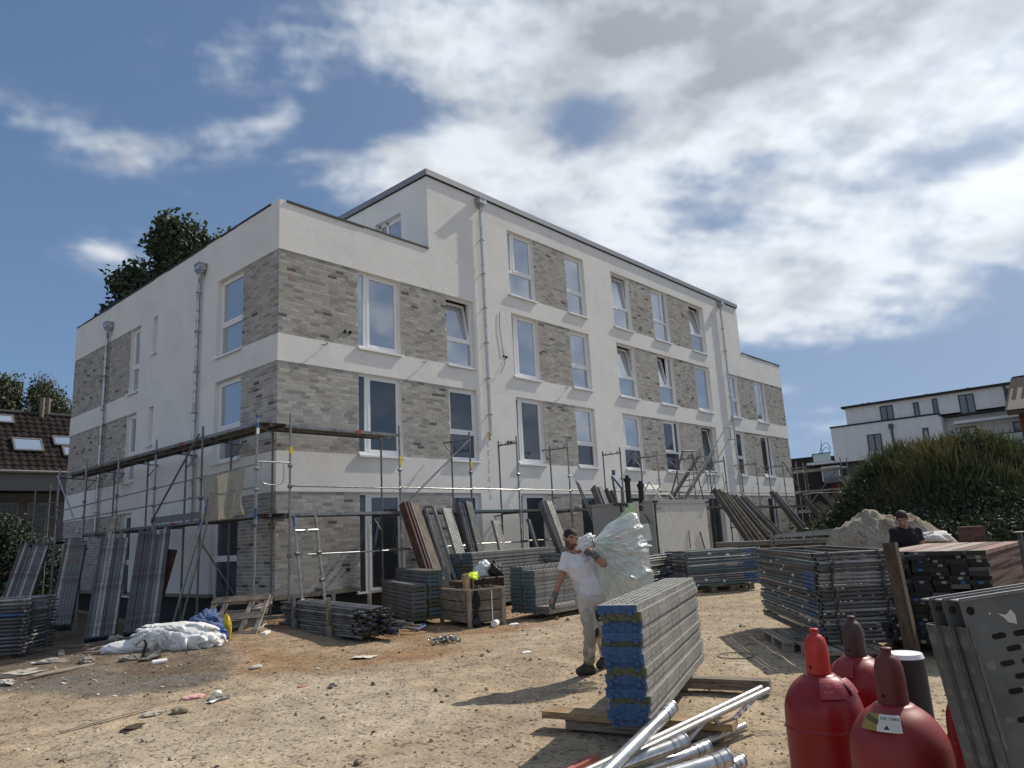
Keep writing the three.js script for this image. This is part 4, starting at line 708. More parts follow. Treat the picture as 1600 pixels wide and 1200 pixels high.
{
  const east = V(1, 0, 0), up = (f, t) => f.distanceTo(t);
  const pd = (x, y1, zt, zb, label, yaw = 0, body) => { const f = V(x + 0.05, 0.06, zb), t = V(x, y1, zt); perfDeck(up(f, t), 'punched_deck', f, t, V(1, 0, yaw), label, 'punched decks leaning on the front scaffold', body); };
  pd(11.95, 2.36, -13.42, -12.5, 'narrow punched steel deck leaning on the front scaffold, just right of the brown boards', -0.9, M.galvDull);
  pd(12.38, 2.35, -13.42, -12.6, 'punched steel deck leaning with its holes facing out, second from the brown boards', -0.1, M.deckSteel);
  pd(13.12, 2.52, -13.42, -12.75, 'tall punched steel deck leaning before the ground floor window behind the crate', -0.35);
  pd(14.1, 2.03, -13.42, -12.9, 'short pale punched deck leaning right of the window, its foot behind the stack', -0.2, M.deckSteel);
  pd(15.45, 2.02, -13.42, -12.8, 'grey punched deck leaning before the dark door opening', -0.5);
  pd(16.35, 2.52, -13.42, -12.5, 'wide mortar-splashed deck leaning above the worker stack', -0.2, M.deckSteel);
  pd(18.95, 2.95, -13.42, -12.4, 'punched deck leaning on the scaffold behind the worker and bag', -0.2, M.galvDull);
  const edge = (x, y1, zt, zb, dx, label, m = M.galvDull, group = 'decks leaning on the front scaffold') => { const f = V(x + dx, 0.05, zb), t = V(x, y1, zt), d = deckParts(f.distanceTo(t), [M.galvDark], m, false); d.name = numbered('leaning_deck'); leanAt(d, f, t, V(-0.5, 0, 0.86)); scene.add(d); tag(d, label, 'scaffold deck', group); };
  edge(11.74, 2.36, -13.42, -12.5, 0.05, 'grey deck on edge leaning between the brown boards and the punched decks'); edge(12.86, 2.5, -13.42, -12.7, 0.05, 'grey deck on edge leaning left of the tall punched deck, outer of two'); edge(12.95, 2.48, -13.42, -12.72, 0.05, 'grey deck on edge leaning left of the tall punched deck, inner of two', M.galvDark);
  edge(16.1, 2.53, -13.42, -12.45, 0.05, 'grey deck on edge leaning on the left of the wide splashed deck, outer of two'); edge(16.2, 2.5, -13.42, -12.5, 0.05, 'grey deck on edge leaning on the left of the wide splashed deck, inner of two', M.galvDark);
  edge(18.7, 2.98, -13.42, -12.4, 0.05, 'grey deck leaning left of the punched deck behind the plastic bag'); edge(19.35, 2.9, -13.42, -12.4, 0.25, 'dark deck leaning right of the punched deck behind the plastic bag', M.galvDark); edge(19.6, 2.85, -13.42, -12.4, 0.35, 'dark deck leaning nearest the trailer, behind the plastic bag', M.galvDark);
  // the right-hand group by the trailer
  const rr = rng(97), xs = [26.7, 27.05, 27.4, 27.75, 28.1, 28.5, 29.0, 29.4]; xs.forEach((x, i) => edge(x, 2.95 - i * 0.05 + rr() * 0.08, -13.42, -11.9 - rr() * 0.2, 0.5 + i * 0.22, `long grey deck leaning right of the trailer, ${i === 0 ? 'leftmost' : i === 7 ? 'rightmost' : ORD[i] + ' from the left'} in its row`, [M.galvDull, M.timberGrey, M.galvDull, M.timberPale, M.galvDark, M.galv, M.galvDull, M.galvDull][i], 'decks leaning right of the trailer'));
  edge(32.2, 2.95, -13.42, -12.0, 1.2, 'tall grey deck leaning alone near the end of the scaffold, left of two'); edge(32.5, 2.9, -13.4, -11.9, 1.4, 'tall grey deck leaning alone near the end of the scaffold, right of two', M.galv);
  edge(35.6, 2.9, -13.42, -12.0, 1.3, 'grey deck leaning on the last bays of the front scaffold, left one'); edge(37.3, 2.4, -13.42, -11.7, 1.4, 'grey deck leaning near the building end, shorter one'); edge(38.2, 3.0, -13.3, -11.7, 1.3, 'long grey deck leaning at the building end, rightmost of all'); edge(37.5, 2.45, -13.3, -11.6, 1.5, 'grey deck leaning near the building end beside the shorter one', M.galv);
  // brown boards
  [[11.02, 2.5, M.boardRed, 'dark red board leaning on edge, left of the brown leaning boards', 0.05], [11.12, 2.5, M.boardRed, 'dark red board leaning on edge against the brown leaning board', 0.05], [11.2, 2.5, M.galv, 'thin pale metal strip between the leaning brown boards', 0.02]].forEach(([x, y, m, l, w]) => { const f = V(x + 0.02, 0.06, -12.3), t = V(x, y, -13.42); single('leaning_board', bar(f, t, w, 0.22, x, V(0, 0.4, 1)), m, l, 'board'); });
  single('leaning_board', bar(V(11.40, 0.06, -12.3), V(11.36, 2.49, -13.42), 0.29, 0.045, 1, V(0, 0.4, 1)), M.timberGrey, 'wide brown-grey board leaning flat towards the viewer at the front scaffold', 'board');
  single('leaning_board', bar(V(11.66, 0.06, -12.35), V(11.70, 1.98, -13.3), 0.26, 0.04, 2, V(0, 0.4, 1)), M.timberPale, 'pale weathered shorter board leaning right of the wide brown board', 'board');
  single('leaning_board', bar(V(16.0, 0.06, -12.7), V(15.95, 1.3, -13.3), 0.3, 0.05, 3, V(0, 0.4, 1)), M.boardRose, 'reddish short board leaning inside the dark door opening', 'board');
  // tubes leaning on the scaffold
  [[17.75, 3.15, 18.35], [17.85, 3.1, 18.6]].forEach(([x, y, x2], i) => { const o = thing('leaning_tube', `grey tube leaning on the front scaffold above the worker, ${i ? 'right' : 'left'} one of two`, 'tube'); part('tube', tube(V(x2, 0.1, -12.6), V(x, y, -13.4), 0.024, 8), M.galvDull, o); });
  // low bundle of long flat rails behind the deck stack
  for (let i = 0; i < 5; i++) { const o = thing('long_rail', `long dark rail lying in the low bundle before the facade, ${ORD[i]} from the top`, 'rail', [0, 0, 0], 0, 'rails of the low bundle'); part('rail', bar(V(14.4 + i * 0.06, 1.15 - i * 0.06, -12.25 + i * 0.02), V(17.3, 0.92 - i * 0.06, -11.6 + i * 0.02), 0.10, 0.045, i), i % 2 ? M.galvDark : M.galvDull, o); }
  const tr = thing('trestle', 'pair of low trestles carrying the rail bundle', 'trestle'); for (const [x, z, h] of [[14.9, -12.15, 0.82], [16.9, -11.7, 0.66]]) part('leg', [tube(V(x, gh(x, z), z - 0.25), V(x, h, z), 0.02), tube(V(x, gh(x, z), z + 0.25), V(x, h, z), 0.02)], M.galvDark, tr);
}
// ---------------------------------------------------------------- rack of scaffold tubes before the corner
{
  const r = rng(111), dir = V(-0.10, 0, 0.995), L = 2.75, c = V(8.0, 0, -11.75), pr = V(0.995, 0, 0.10), rackTop = 0.66;
  let made = 0;
  for (let k = 0; k < 11; k++) for (let i = 0; i < 13; i++) {
    if (k === 10 && r() < 0.5) continue;
    const off = (i - 6) * 0.054 + (k % 2) * 0.027, y = 0.13 + k * 0.047, out = (r() - 0.5) * 0.34 + (k < 5 && i > 9 ? 0.25 : 0), p = c.clone().addScaledVector(pr, off).addScaledVector(dir, out);
    const a = p.clone().addScaledVector(dir, -L / 2), b = p.clone().addScaledVector(dir, L / 2); a.y = b.y = y; b.y -= 0.06 * (k / 11); 
    const m = [M.galvDull, M.galv, M.galvDark, M.galvDull][Math.floor(r() * 4)];
    const o = new THREE.Group(); o.name = numbered('scaffold_tube'); o.position.copy(p).setY(y);
    const g = tube(a.clone().sub(o.position), b.clone().sub(o.position), 0.0235, 8), t = new THREE.Mesh(g, m); t.name = 'tube'; o.add(t);
    const d = V().subVectors(b, a).normalize(), e = new THREE.Mesh(tube(b.clone().sub(o.position), b.clone().addScaledVector(d, 0.003).sub(o.position), 0.017, 8), M.hole); e.name = 'open_end'; o.add(e);
    if (r() < 0.05) { const s = new THREE.Mesh(tube(b.clone().addScaledVector(d, -0.2).sub(o.position), b.clone().addScaledVector(d, -0.01).sub(o.position), 0.0245, 8), r() < 0.7 ? M.bluePaint : M.timber); s.name = 'painted_end'; o.add(s); }
    scene.add(o); tag(o, 'grey scaffold tube lying in the tube rack before the building corner', 'tube', 'tubes in the rack before the corner'); made++;
  }
  const rk = thing('tube_rack', 'rack of four posts on bearers that holds the bundle of grey tubes', 'rack');
  for (const s of [-0.78, 0.55]) { for (const q of [-0.40, 0.42]) { const p = c.clone().addScaledVector(dir, s).addScaledVector(pr, q), y0 = gh(p.x, p.z) - 0.05; part('post', [bx(0.055, 0.75 - y0, 0.055, p.x, (0.75 + y0) / 2, p.z), ...(q < 0 ? [bx(0.05, 0.2, 0.09, p.x + 0.0, y0 + 0.13, p.z + 0.06)] : [])], s > 0 ? M.timberGrey : M.galvDull, rk); } const a = c.clone().addScaledVector(dir, s).addScaledVector(pr, -0.4).setY(0.085), b = c.clone().addScaledVector(dir, s).addScaledVector(pr, 0.42).setY(0.085); part('bearer', bar(a, b, 0.06, 0.06), M.galvDark, rk); }
  part('stringer', bar(c.clone().addScaledVector(pr, -0.4).addScaledVector(dir, -0.8).setY(0.10), c.clone().addScaledVector(pr, -0.4).addScaledVector(dir, 1.0).setY(0.06), 0.03, 0.10), M.galvDark, rk);
  for (let i = 0; i < 3; i++) { const o = thing('scaffold_tube', `loose grey tube sticking out of the tube rack at the lower right, ${ORD[i]} one`, 'tube'); part('tube', tube(V(8.35 + i * 0.05, 0.28 - i * 0.04, -12.4), V(8.62 + i * 0.09, 0.25 - i * 0.045, -10.5 + i * 0.12), 0.024, 8), M.galv, o); }
}
// ---------------------------------------------------------------- wooden crate with site odds and ends
{
  const t = thing('wooden_crate', 'open grey plank crate full of clamps and offcuts in the middle of the site', 'crate', [10.28, 0.02, -10.48], -0.30);
  const w = 0.80, d = 1.12, h = 0.66;
  for (const s of [-1, 1]) { for (let i = 0; i < 3; i++) part('plank', bx(w, 0.17, 0.024, 0, 0.17 + i * 0.19, s * d / 2, 0, i * 1.3 + s), M.timberGrey, t); for (let i = 0; i < 3; i++) part('plank', bx(0.024, 0.17, d - 0.05, s * w / 2, 0.17 + i * 0.19, 0, 0, i * 2.1 + s), M.timberGrey, t); }
  for (const a of [-1, 1]) for (const b of [-1, 1]) part('corner_post', bx(0.075, h + 0.04, 0.05, a * (w / 2 - 0.04), h / 2, b * (d / 2 + 0.035)), M.timberPale, t);
  part('floor_board', bx(w - 0.04, 0.03, d - 0.06, 0, 0.1, 0), M.timberDark, t); part('top_rail', [bx(w + 0.05, 0.03, 0.04, 0, h, d / 2 + 0.03), bx(0.04, 0.03, d, w / 2, h, 0), bx(0.04, 0.03, d, -w / 2, h, 0)], M.timberPale, t);
  part('strap', bx(0.02, h - 0.08, 0.006, 0.13, h / 2 + 0.02, d / 2 + 0.018), M.white, t);
  const at = (x, y, z) => V(x, y, z).applyAxisAngle(Yax, -0.30).add(V(10.28, 0.02, -10.48));
  // scaffold clamps heaped inside
  const r = rng(12), mats = []; for (let i = 0; i < 110; i++) { const p = at((r() - 0.5) * 0.66, 0.45 + 0.22 * r() + 0.0, (r() - 0.5) * 0.95); mats.push(new THREE.Matrix4().compose(p, new THREE.Quaternion().setFromEuler(new THREE.Euler(r() * 6, r() * 6, r() * 6)), V(1, 1, 1))); }
  tag(instances('clamp_heap', merge([new THREE.TorusGeometry(0.04, 0.014, 6, 10), bx(0.1, 0.03, 0.03, 0.03, 0, 0)]), std({ color: lin(0.09, 0.06, 0.05), roughness: 0.8, metalness: 0.3 }), mats, null), 'heap of rusty scaffold clamps inside the wooden crate', 'clamps');
  const blocks = thing('timber_offcut', 'two brown timber offcuts standing in the wooden crate', 'timber'); { const a = at(-0.28, 0.62, 0.36); part('offcut', bx(0.13, 0.42, 0.06, 0, 0, 0).rotateZ(0.12).translate(a.x, a.y + 0.12, a.z), M.timber, blocks); const b = at(-0.15, 0.6, 0.30); part('offcut', bx(0.10, 0.32, 0.08, 0, 0, 0).rotateY(0.6).translate(b.x, b.y + 0.1, b.z), M.boardBrown, blocks); }
  // dark clamp racks behind
  const rack = thing('clamp_box', 'dark brown steel box of clamps standing behind the wooden crate', 'box', [10.85, 0.35, -10.9], -0.3); for (let i = 0; i < 4; i++) part('slat', bx(0.95, 0.07, 0.02, 0, 0.1 + i * 0.11, 0.3, 0, i), M.boardBrown, rack); part('box_body', bx(0.95, 0.78, 0.58, 0, 0.05, 0), M.timberDark, rack); for (const k of [-0.3, 0, 0.3]) part('cleat', bx(0.04, 0.44, 0.03, k, 0.27, 0.315), M.boardBrown, rack);
}
// crumpled cloth shapes
function crumple(w, h, d, seed, amp = 0.25, n = 28, flat = 0.5) {
  const g = new THREE.SphereGeometry(1, n, n * 0.7 | 0), p = g.attributes.position; const o = seed * 13.7;
  for (let i = 0; i < p.count; i++) { const x = p.getX(i), y = p.getY(i), z = p.getZ(i); const f = 1 + amp * (fbm3(x * 1.7 + o, y * 1.7, z * 1.7, 4) - 0.5) * 2 + amp * 0.55 * (Math.abs(fbm3(x * 3 + o, y * 3 + 3, z * 3, 3) - 0.5) * 4 - 0.5); let Y = y * f; if (Y < -flat) Y = -flat - (Y + flat) * 0.05; p.setXYZ(i, x * f * w, Y * h, z * f * d); }
  g.computeVertexNormals(); return mergeVertices(g);
}
single('safety_vest', crumple(0.17, 0.10, 0.13, 3, 0.5, 30).rotateZ(0.4), std({ color: lin(0.62, 0.85, 0.02), roughness: 0.7 }), 'neon yellow safety vest crumpled on top of the wooden crate', 'vest', null, [10.36, 0.86, -10.55]);
single('safety_vest_sleeve', crumple(0.07, 0.14, 0.06, 4, 0.5, 20), std({ color: lin(0.55, 0.78, 0.06), roughness: 0.7 }), 'pale yellow strip of a safety vest hanging into the wooden crate', 'vest', null, [10.16, 0.72, -10.48]);
single('plastic_bag', crumple(0.18, 0.22, 0.14, 5, 0.45, 30), phy({ color: lin(0.72, 0.74, 0.76), roughness: 0.4, transmission: 0.3, thickness: 0 }), 'white plastic carrier bag on the dark clamp box', 'bag', null, [10.98, 0.96, -10.85]);
single('black_jacket', crumple(0.16, 0.2, 0.14, 6, 0.5, 26), M.black, 'black jacket lying beside the plastic bag on the dark box', 'jacket', null, [11.2, 0.93, -10.7]);
{ // bundle of black straps hanging over the crate front
  const g = []; const r = rng(44); for (let i = 0; i < 9; i++) { const a = (r() - 0.5) * 0.16, b = (r() - 0.5) * 0.12; g.push(curve([V(a * 0.6, 0.68, 0.02), V(a, 0.6, 0.05 + r() * 0.03), V(a * 1.3, 0.45, 0.06 + r() * 0.03), V(b * 0.5, 0.3, 0.06 + r() * 0.02), V(b * 1.2, 0.12, 0.06 + r() * 0.03), V(b * 1.5, 0.02, 0.08 + r() * 0.05)], 0.011 + r() * 0.006, 6, 26)); } g.push(crumple(0.11, 0.09, 0.07, 8, 0.5, 18).translate(0, 0.1, 0.08));
  single('strap_bundle', g, M.black, 'black straps and cable hanging over the front of the wooden crate', 'straps', null, [9.93, 0.0, -10.02]).rotation.y = -0.3 - 0.6;
}
// ---------------------------------------------------------------- red gas bottles
function bottle(x, z, capM, cap, body, label, spin = 0, tagged = 0) {
  const t = thing('gas_bottle', label, 'gas bottle', [x, gh(x, z), z], spin, 'red gas bottles in the right foreground');
  const R = 0.159, pts = [[0.001, 0.0], [R - 0.03, 0.0], [R - 0.006, 0.02], [R, 0.05], [R, 0.79], [R + 0.002, 0.795], [R + 0.002, 0.802], [R - 0.001, 0.807], [R - 0.002, 0.85], [R - 0.008, 0.893], [R - 0.025, 0.933], [R - 0.052, 0.968], [R - 0.085, 0.993], [0.052, 1.006], [0.001, 1.008]].map((p) => new THREE.Vector2(...p));
  const sp = new THREE.SplineCurve(pts.slice(7)); const prof = [...pts.slice(0, 7), ...sp.getPoints(40)];
  part('body', new THREE.LatheGeometry(prof, 56), body, t);
  if (cap) part('valve_cap', new THREE.LatheGeometry([[0.001, 0.98], [0.0485, 0.98], [0.0495, 1.0], [0.0485, 1.09], [0.046, 1.12], [0.039, 1.145], [0.027, 1.16], [0.017, 1.165], [0.016, 1.175], [0.0195, 1.177], [0.0195, 1.185], [0.012, 1.187], [0.001, 1.187]].map((p) => new THREE.Vector2(...p)), 32), capM, t);
  if (cap) part('cap_hole', [0.5, 1.7, 2.9, 4.4].map((a) => new THREE.SphereGeometry(0.006, 8, 6).translate(Math.sin(a) * 0.0482, 1.035, Math.cos(a) * 0.0482)), M.hole, t);
  // weld seam and stamped plate
  part('weld_seam', new THREE.TorusGeometry(R + 0.001, 0.0022, 6, 72).rotateX(Math.PI / 2).translate(0, 0.80, 0), body, t);
  return t;
}
function shoulderPatch(u0, u1, v0, v1, lift = 0.002, n = 10) {   // patch lying on the shoulder: u angle, v along the profile (0 rim, 1 neck)
  const prof = (v) => { const a = v * Math.PI / 2 * 0.93; return [0.056 + 0.102 * Math.cos(a) ** 0.9 + lift * Math.cos(a), 0.85 + 0.148 * Math.sin(a) + lift * Math.sin(a) + 0.006]; };
  const pos = [], uv = [], idx = []; for (let j = 0; j <= n; j++) for (let i = 0; i <= n; i++) { const a = mix(u0, u1, i / n), [r, y] = prof(mix(v0, v1, j / n)); pos.push(Math.sin(a) * r, y, Math.cos(a) * r); uv.push(i / n, j / n); if (i < n && j < n) { const k = j * (n + 1) + i; idx.push(k, k + 1, k + n + 1, k + 1, k + n + 2, k + n + 1); } }
  const g = new THREE.BufferGeometry(); g.setAttribute('position', new THREE.Float32BufferAttribute(pos, 3)); g.setAttribute('uv', new THREE.Float32BufferAttribute(uv, 2)); g.setIndex(idx); g.computeVertexNormals(); return g;
}
function labelTexture(draw, w = 256, h = 128) { const c = document.createElement('canvas'); c.width = w; c.height = h; const x = c.getContext('2d'); draw(x, w, h); const t = new THREE.CanvasTexture(c); t.colorSpace = THREE.SRGBColorSpace; return t; }
const hazardLabel = std({ roughness: 0.5, map: labelTexture((x, w, h) => { x.fillStyle = '#d8d6cc'; x.fillRect(0, 0, w, h); x.fillStyle = '#8d7a35'; x.fillRect(0, 0, w * 0.42, h); x.fillStyle = '#5a4a20'; for (let i = 0; i < 6; i++) x.fillRect(10 + i * 16, 18 + i * 5, 26, 40); x.fillStyle = '#c9c6bb'; x.fillRect(w * 0.44, 8, w * 0.53, h - 16); x.fillStyle = '#222'; x.font = 'bold 34px sans-serif'; x.fillText('UN 1965', w * 0.46, 46); x.fillStyle = '#16181a'; x.beginPath(); x.moveTo(w * 0.66, 82); x.lineTo(w * 0.72, 112); x.lineTo(w * 0.58, 112); x.fill(); }) });
const whiteLabel = std({ roughness: 0.5, map: labelTexture((x, w, h) => { x.fillStyle = '#cfcfca'; x.fillRect(0, 0, w, h); x.fillStyle = '#23262a'; x.font = 'bold 40px sans-serif'; x.fillText('UN 1965', w * 0.36, 60); x.strokeStyle = '#666'; for (let i = 0; i < 5; i++) { x.beginPath(); x.moveTo(12, 20 + i * 18); x.lineTo(74, 20 + i * 18); x.stroke(); } }) });
const redStamp = phy({ roughness: 0.4, clearcoat: 0.4, map: labelTexture((x, w, h) => { x.fillStyle = '#8a0f1d'; x.fillRect(0, 0, w, h); x.fillStyle = '#b4525a'; for (let j = 0; j < 3; j++) for (let i = 0; i < 8; i++) if ((i * 5 + j * 3) % 7 < 5) x.fillRect(20 + i * 15, 22 + j * 32, 9, 16 - ((i + j) % 3) * 4); x.strokeStyle = '#b4525a'; x.lineWidth = 5; x.strokeRect(160, 20, 66, 50); x.fillRect(170, 30, 20, 30); x.fillRect(200, 36, 14, 24); }) });
{
  const toCam = (x, z) => Math.atan2(-x, -z);
  const b1 = bottle(3.27, -1.255, M.capOrange, true, M.cyl, 'red gas bottle with a bright orange-red valve cap, leftmost of the group'), a1 = toCam(3.27, -1.255);
  part('stamped_plate', shoulderPatch(a1 - 0.05, a1 + 0.75, 0.35, 0.86, 0.006), redStamp, b1); part('type_mark', shoulderPatch(a1 + 0.95, a1 + 1.35, 0.4, 0.8, 0.003), redStamp, b1);
  const b2 = bottle(3.78, -1.265, M.capBrown, true, M.cyl, 'red gas bottle with a brown-black valve cap, rearmost of the group'), a2 = toCam(3.78, -1.265); part('stamped_plate', shoulderPatch(a2 - 0.9, a2 - 0.15, 0.35, 0.8, 0.005), M.cylDull, b2);
  const b3 = bottle(2.83, -0.845, M.capDark, true, M.cylDull, 'red gas bottle with a dark red valve cap and foil label, nearest in front'), a3 = toCam(2.83, -0.845);
  part('paper_label', shoulderPatch(a3 - 0.85, a3 + 0.10, 0.42, 0.74, 0.003), hazardLabel, b3);
  const b4 = bottle(3.34, -0.655, M.capBrown, true, M.cyl, 'red gas bottle with a white text label, partly behind the steel decks'), a4 = toCam(3.34, -0.655);
  part('paper_label', shoulderPatch(a4 - 0.75, a4 + 0.15, 0.5, 0.78, 0.003), whiteLabel, b4); part('white_sticker', shoulderPatch(a4 - 0.95, a4 - 0.75, 0.28, 0.44, 0.003), M.white, b4);
  const b5 = bottle(2.78, -0.455, M.capDark, true, M.cylDull, 'red gas bottle mostly hidden behind the leaning punched steel decks'); part('stamped_plate', shoulderPatch(toCam(2.78, -0.455) - 0.7, toCam(2.78, -0.455) - 0.3, 0.4, 0.7, 0.004), M.cylDull, b5);
  const k = thing('gas_regulator_cap', 'black round canister with a whitish lid between the gas bottles and the post', 'canister', [3.95, 0, -1.10]); part('canister', new THREE.CylinderGeometry(0.085, 0.095, 0.98, 28).translate(0, 0.49, 0), M.black, k); part('lid', new THREE.CylinderGeometry(0.078, 0.085, 0.02, 28).translate(0, 0.99, 0), M.white, k);
}
// ---------------------------------------------------------------- punched steel decks leaning in the near right corner
{
  const axis = V(0.055, 1, 0).normalize(), wid = V(0.60, 0.105, 0.79).normalize();
  const near = (corner, label, body, depth, L = 1.62) => {
    const w = 0.32, o = new THREE.Group(); o.name = numbered('near_punched_deck');
    const s = new THREE.Shape([[0, 0], [w, 0], [w, -L], [0, -L]].map((p) => new THREE.Vector2(...p)));
    for (let i = 0; i < 44; i++) for (let j = 0; j < 4; j++) { const x = 0.085 + j * 0.054 - 0.012 + (i % 2) * 0.027, y = -0.10 - i * 0.0335, a = 0.0185, b = 0.0075; if (x > w - 0.04 || y < -L + 0.06) continue; const pts = []; for (let k = 0; k < 12; k++) { const q = k / 12 * Math.PI * 2, cx = Math.sign(Math.cos(q)) * (a - b); pts.push(new THREE.Vector2(x + cx + b * Math.cos(q), y + b * Math.sin(q))); } s.holes.push(new THREE.Path(pts)); }
    for (const [hx, hy] of [[0.022, -0.03]]) { const p = new THREE.Path(); p.absarc(hx, hy, 0.011, 0, Math.PI * 2); s.holes.push(p); }
    const tread = new THREE.Mesh(new THREE.ExtrudeGeometry(s, { depth: 0.003, bevelEnabled: false }).translate(0, 0, -0.003), body); tread.name = 'punched_tread'; o.add(tread);
    const fl = (x, n, dz) => { const q = new THREE.Mesh(merge([bx(0.004, L - 0.07, 0.062, x, -L / 2 - 0.035, -0.034), bx(0.022, L - 0.07, 0.004, x + 0.011 * dz, -L / 2 - 0.035, -0.062), bx(0.006, L - 0.07, 0.01, x + 0.004 * dz, -L / 2 - 0.035, 0.001)]), body); q.name = 'side_flange'; o.add(q); };
    fl(0.002, 0, 1); fl(w - 0.002, 1, -1);
    const head = new THREE.Mesh(merge([bx(w - 0.006, 0.004, 0.055, w / 2, -0.003, -0.03), bx(w - 0.006, 0.008, 0.008, w / 2, 0.0, 0.001)]), M.galvDull); head.name = 'end_plate'; o.add(head);
    const r = rng(label.length), sp = []; for (let i = 0; i < 34; i++) { const q = new THREE.CircleGeometry(0.002 + 0.006 * r() * r(), 7); q.scale(1, 0.6 + r(), 1); q.translate(0.03 + r() * 0.26, -0.03 - r() * 0.95, 0.0012); sp.push(q); } if (depth === 0) { const s2 = new THREE.Shape([[0.085, -0.045], [0.105, -0.052], [0.12, -0.04], [0.128, -0.055], [0.125, -0.078], [0.105, -0.07], [0.098, -0.058]].map((p) => new THREE.Vector2(...p))); sp.push(new THREE.ShapeGeometry(s2).translate(0, 0, 0.0013)); }
    const spm = new THREE.Mesh(merge(sp), std({ color: lin(0.5, 0.49, 0.47), roughness: 0.95 })); spm.name = 'mortar_splash'; o.add(spm);
    const n = V().crossVectors(wid, axis).normalize();
    o.quaternion.setFromRotationMatrix(new THREE.Matrix4().makeBasis(wid, V().crossVectors(n, wid), n)); o.position.copy(corner).addScaledVector(n, -depth); scene.add(o); return tag(o, label, 'scaffold deck', 'punched decks in the near right corner');
  };
  const c = V(2.251, 1.42, -0.474);
  near(c.clone(), 'large punched grey steel deck at the right edge, front one of three', M.perfSteel, 0);
  near(c.clone().addScaledVector(wid, -0.012), 'punched grey steel deck standing directly behind the front one at the right edge', M.perfSteel, 0.068); near(c.clone().addScaledVector(wid, -0.02), 'punched grey steel deck, rearmost of three at the right edge', M.perfSteel, 0.128);
}
// ---------------------------------------------------------------- zinc pipes and a tube frame in the near foreground
{
  const longer = (a, b, m) => a.clone().addScaledVector(V().subVectors(a, b).normalize(), m);
  const pipe = (end, low, R, label, back = 1.1) => {
    const t = thing('zinc_pipe', label, 'pipe', [0, 0, 0], 0, 'zinc pipes in the near foreground'), d = V().subVectors(end, low).normalize(), a = longer(low, end, back); if (a.y < R) a.y = R;
    part('pipe', tube(a, end.clone().addScaledVector(d, -0.11), R, 26, false), M.zinc, t);
    part('socket', [tube(end.clone().addScaledVector(d, -0.125), end, R + 0.004, 26, false), tube(end.clone().addScaledVector(d, -0.012), end.clone().addScaledVector(d, 0.001), R + 0.008, 26, false), tube(end.clone().addScaledVector(d, -0.075), end.clone().addScaledVector(d, -0.066), R + 0.0065, 26, false)], M.zinc, t);
    part('bore', tube(end.clone().addScaledVector(d, -0.03), end.clone().addScaledVector(d, -0.028), R + 0.003, 24), M.hole, t);
  };
  pipe(V(4.796, 0.40, -2.91), V(4.02, 0.20, -2.861), 0.043, 'zinc pipe pointing up towards the blue deck stack, steepest of the near pipes', 1.0);
  pipe(V(4.691, 0.22, -2.766), V(4.201, 0.14, -2.955), 0.047, 'bright zinc pipe with a wide socket, second from the left in the near heap');
  pipe(V(4.972, 0.12, -2.757), V(4.481, 0.08, -2.893), 0.040, 'thinner zinc pipe lying low between two wide ones in the near heap');
  pipe(V(4.661, 0.17, -2.444), V(4.315, 0.12, -2.618), 0.050, 'widest zinc pipe with a ridged socket in the near heap'); pipe(V(4.936, 0.07, -2.498), V(4.523, 0.06, -2.536), 0.043, 'zinc pipe cut by the bottom edge, rightmost in the near heap');
  const f = thing('aluminium_frame', 'pale aluminium tube frame with diagonal braces lying beside the zinc pipes', 'frame'), alu = std({ color: lin(0.62, 0.61, 0.585), map: galvMap, metalness: 0.7, roughness: 0.42 });
  const A = [V(6.178, 0.27, -2.814), longer(V(4.195, 0.12, -3.094), V(6.178, 0.27, -2.814), 0.6)], B = [V(6.266, 0.26, -2.916), longer(V(4.216, 0.12, -3.16), V(6.266, 0.26, -2.916), 0.6)], C = [V(5.887, 0.045, -2.916), longer(V(4.525, 0.045, -3.014), V(5.887, 0.045, -2.916), 0.6)];
  for (const [a, b] of [A, B, C]) { part('chord', tube(b, a, 0.025, 14), alu, f); part('tube_bore', tube(a, a.clone().addScaledVector(V().subVectors(a, b).normalize(), 0.002), 0.019, 12), M.hole, f); }
  for (const [t1, t2] of [[0.06, 0.22], [0.30, 0.16], [0.34, 0.5], [0.6, 0.48]]) part('brace', tube(A[0].clone().lerp(A[1], t1), C[0].clone().lerp(C[1], t2), 0.019, 12), alu, f);
  const s0 = A[0].clone().lerp(A[1], 0.06), s1 = C[0].clone().lerp(C[1], 0.22), lab = labelTexture((x, w, h) => { x.fillStyle = '#e6e6e2'; x.fillRect(0, 0, w, h); x.fillStyle = '#111'; x.strokeStyle = '#c02020'; x.lineWidth = 7; for (const k of [0.3, 0.7]) { x.beginPath(); x.arc(w * k, h * 0.5, 26, 0, 7); x.stroke(); x.beginPath(); x.arc(w * k, h * 0.5, 15, 0, 7); x.fill(); } }, 256, 96);
  part('sticker', (() => { const g = tube(s0.clone().lerp(s1, 0.25), s0.clone().lerp(s1, 0.6), 0.0205, 14, false); const uv = g.attributes.uv, L = s0.distanceTo(s1) * 0.35; for (let i = 0; i < uv.count; i++) uv.setXY(i, uv.getX(i) / L, (uv.getY(i) * 8) % 1); return g; })(), std({ map: lab, roughness: 0.5 }), f);
  single('red_batten', bar(V(4.56, 0.035, -3.47), V(3.9, 0.035, -3.41), 0.05, 0.035), M.redWood, 'red painted batten lying at the bottom edge, rear one of two', 'batten'); single('red_batten', bar(V(4.50, 0.075, -3.38), V(3.9, 0.085, -3.30), 0.05, 0.035), M.redWood, 'red painted batten resting on the other at the bottom edge', 'batten');
}
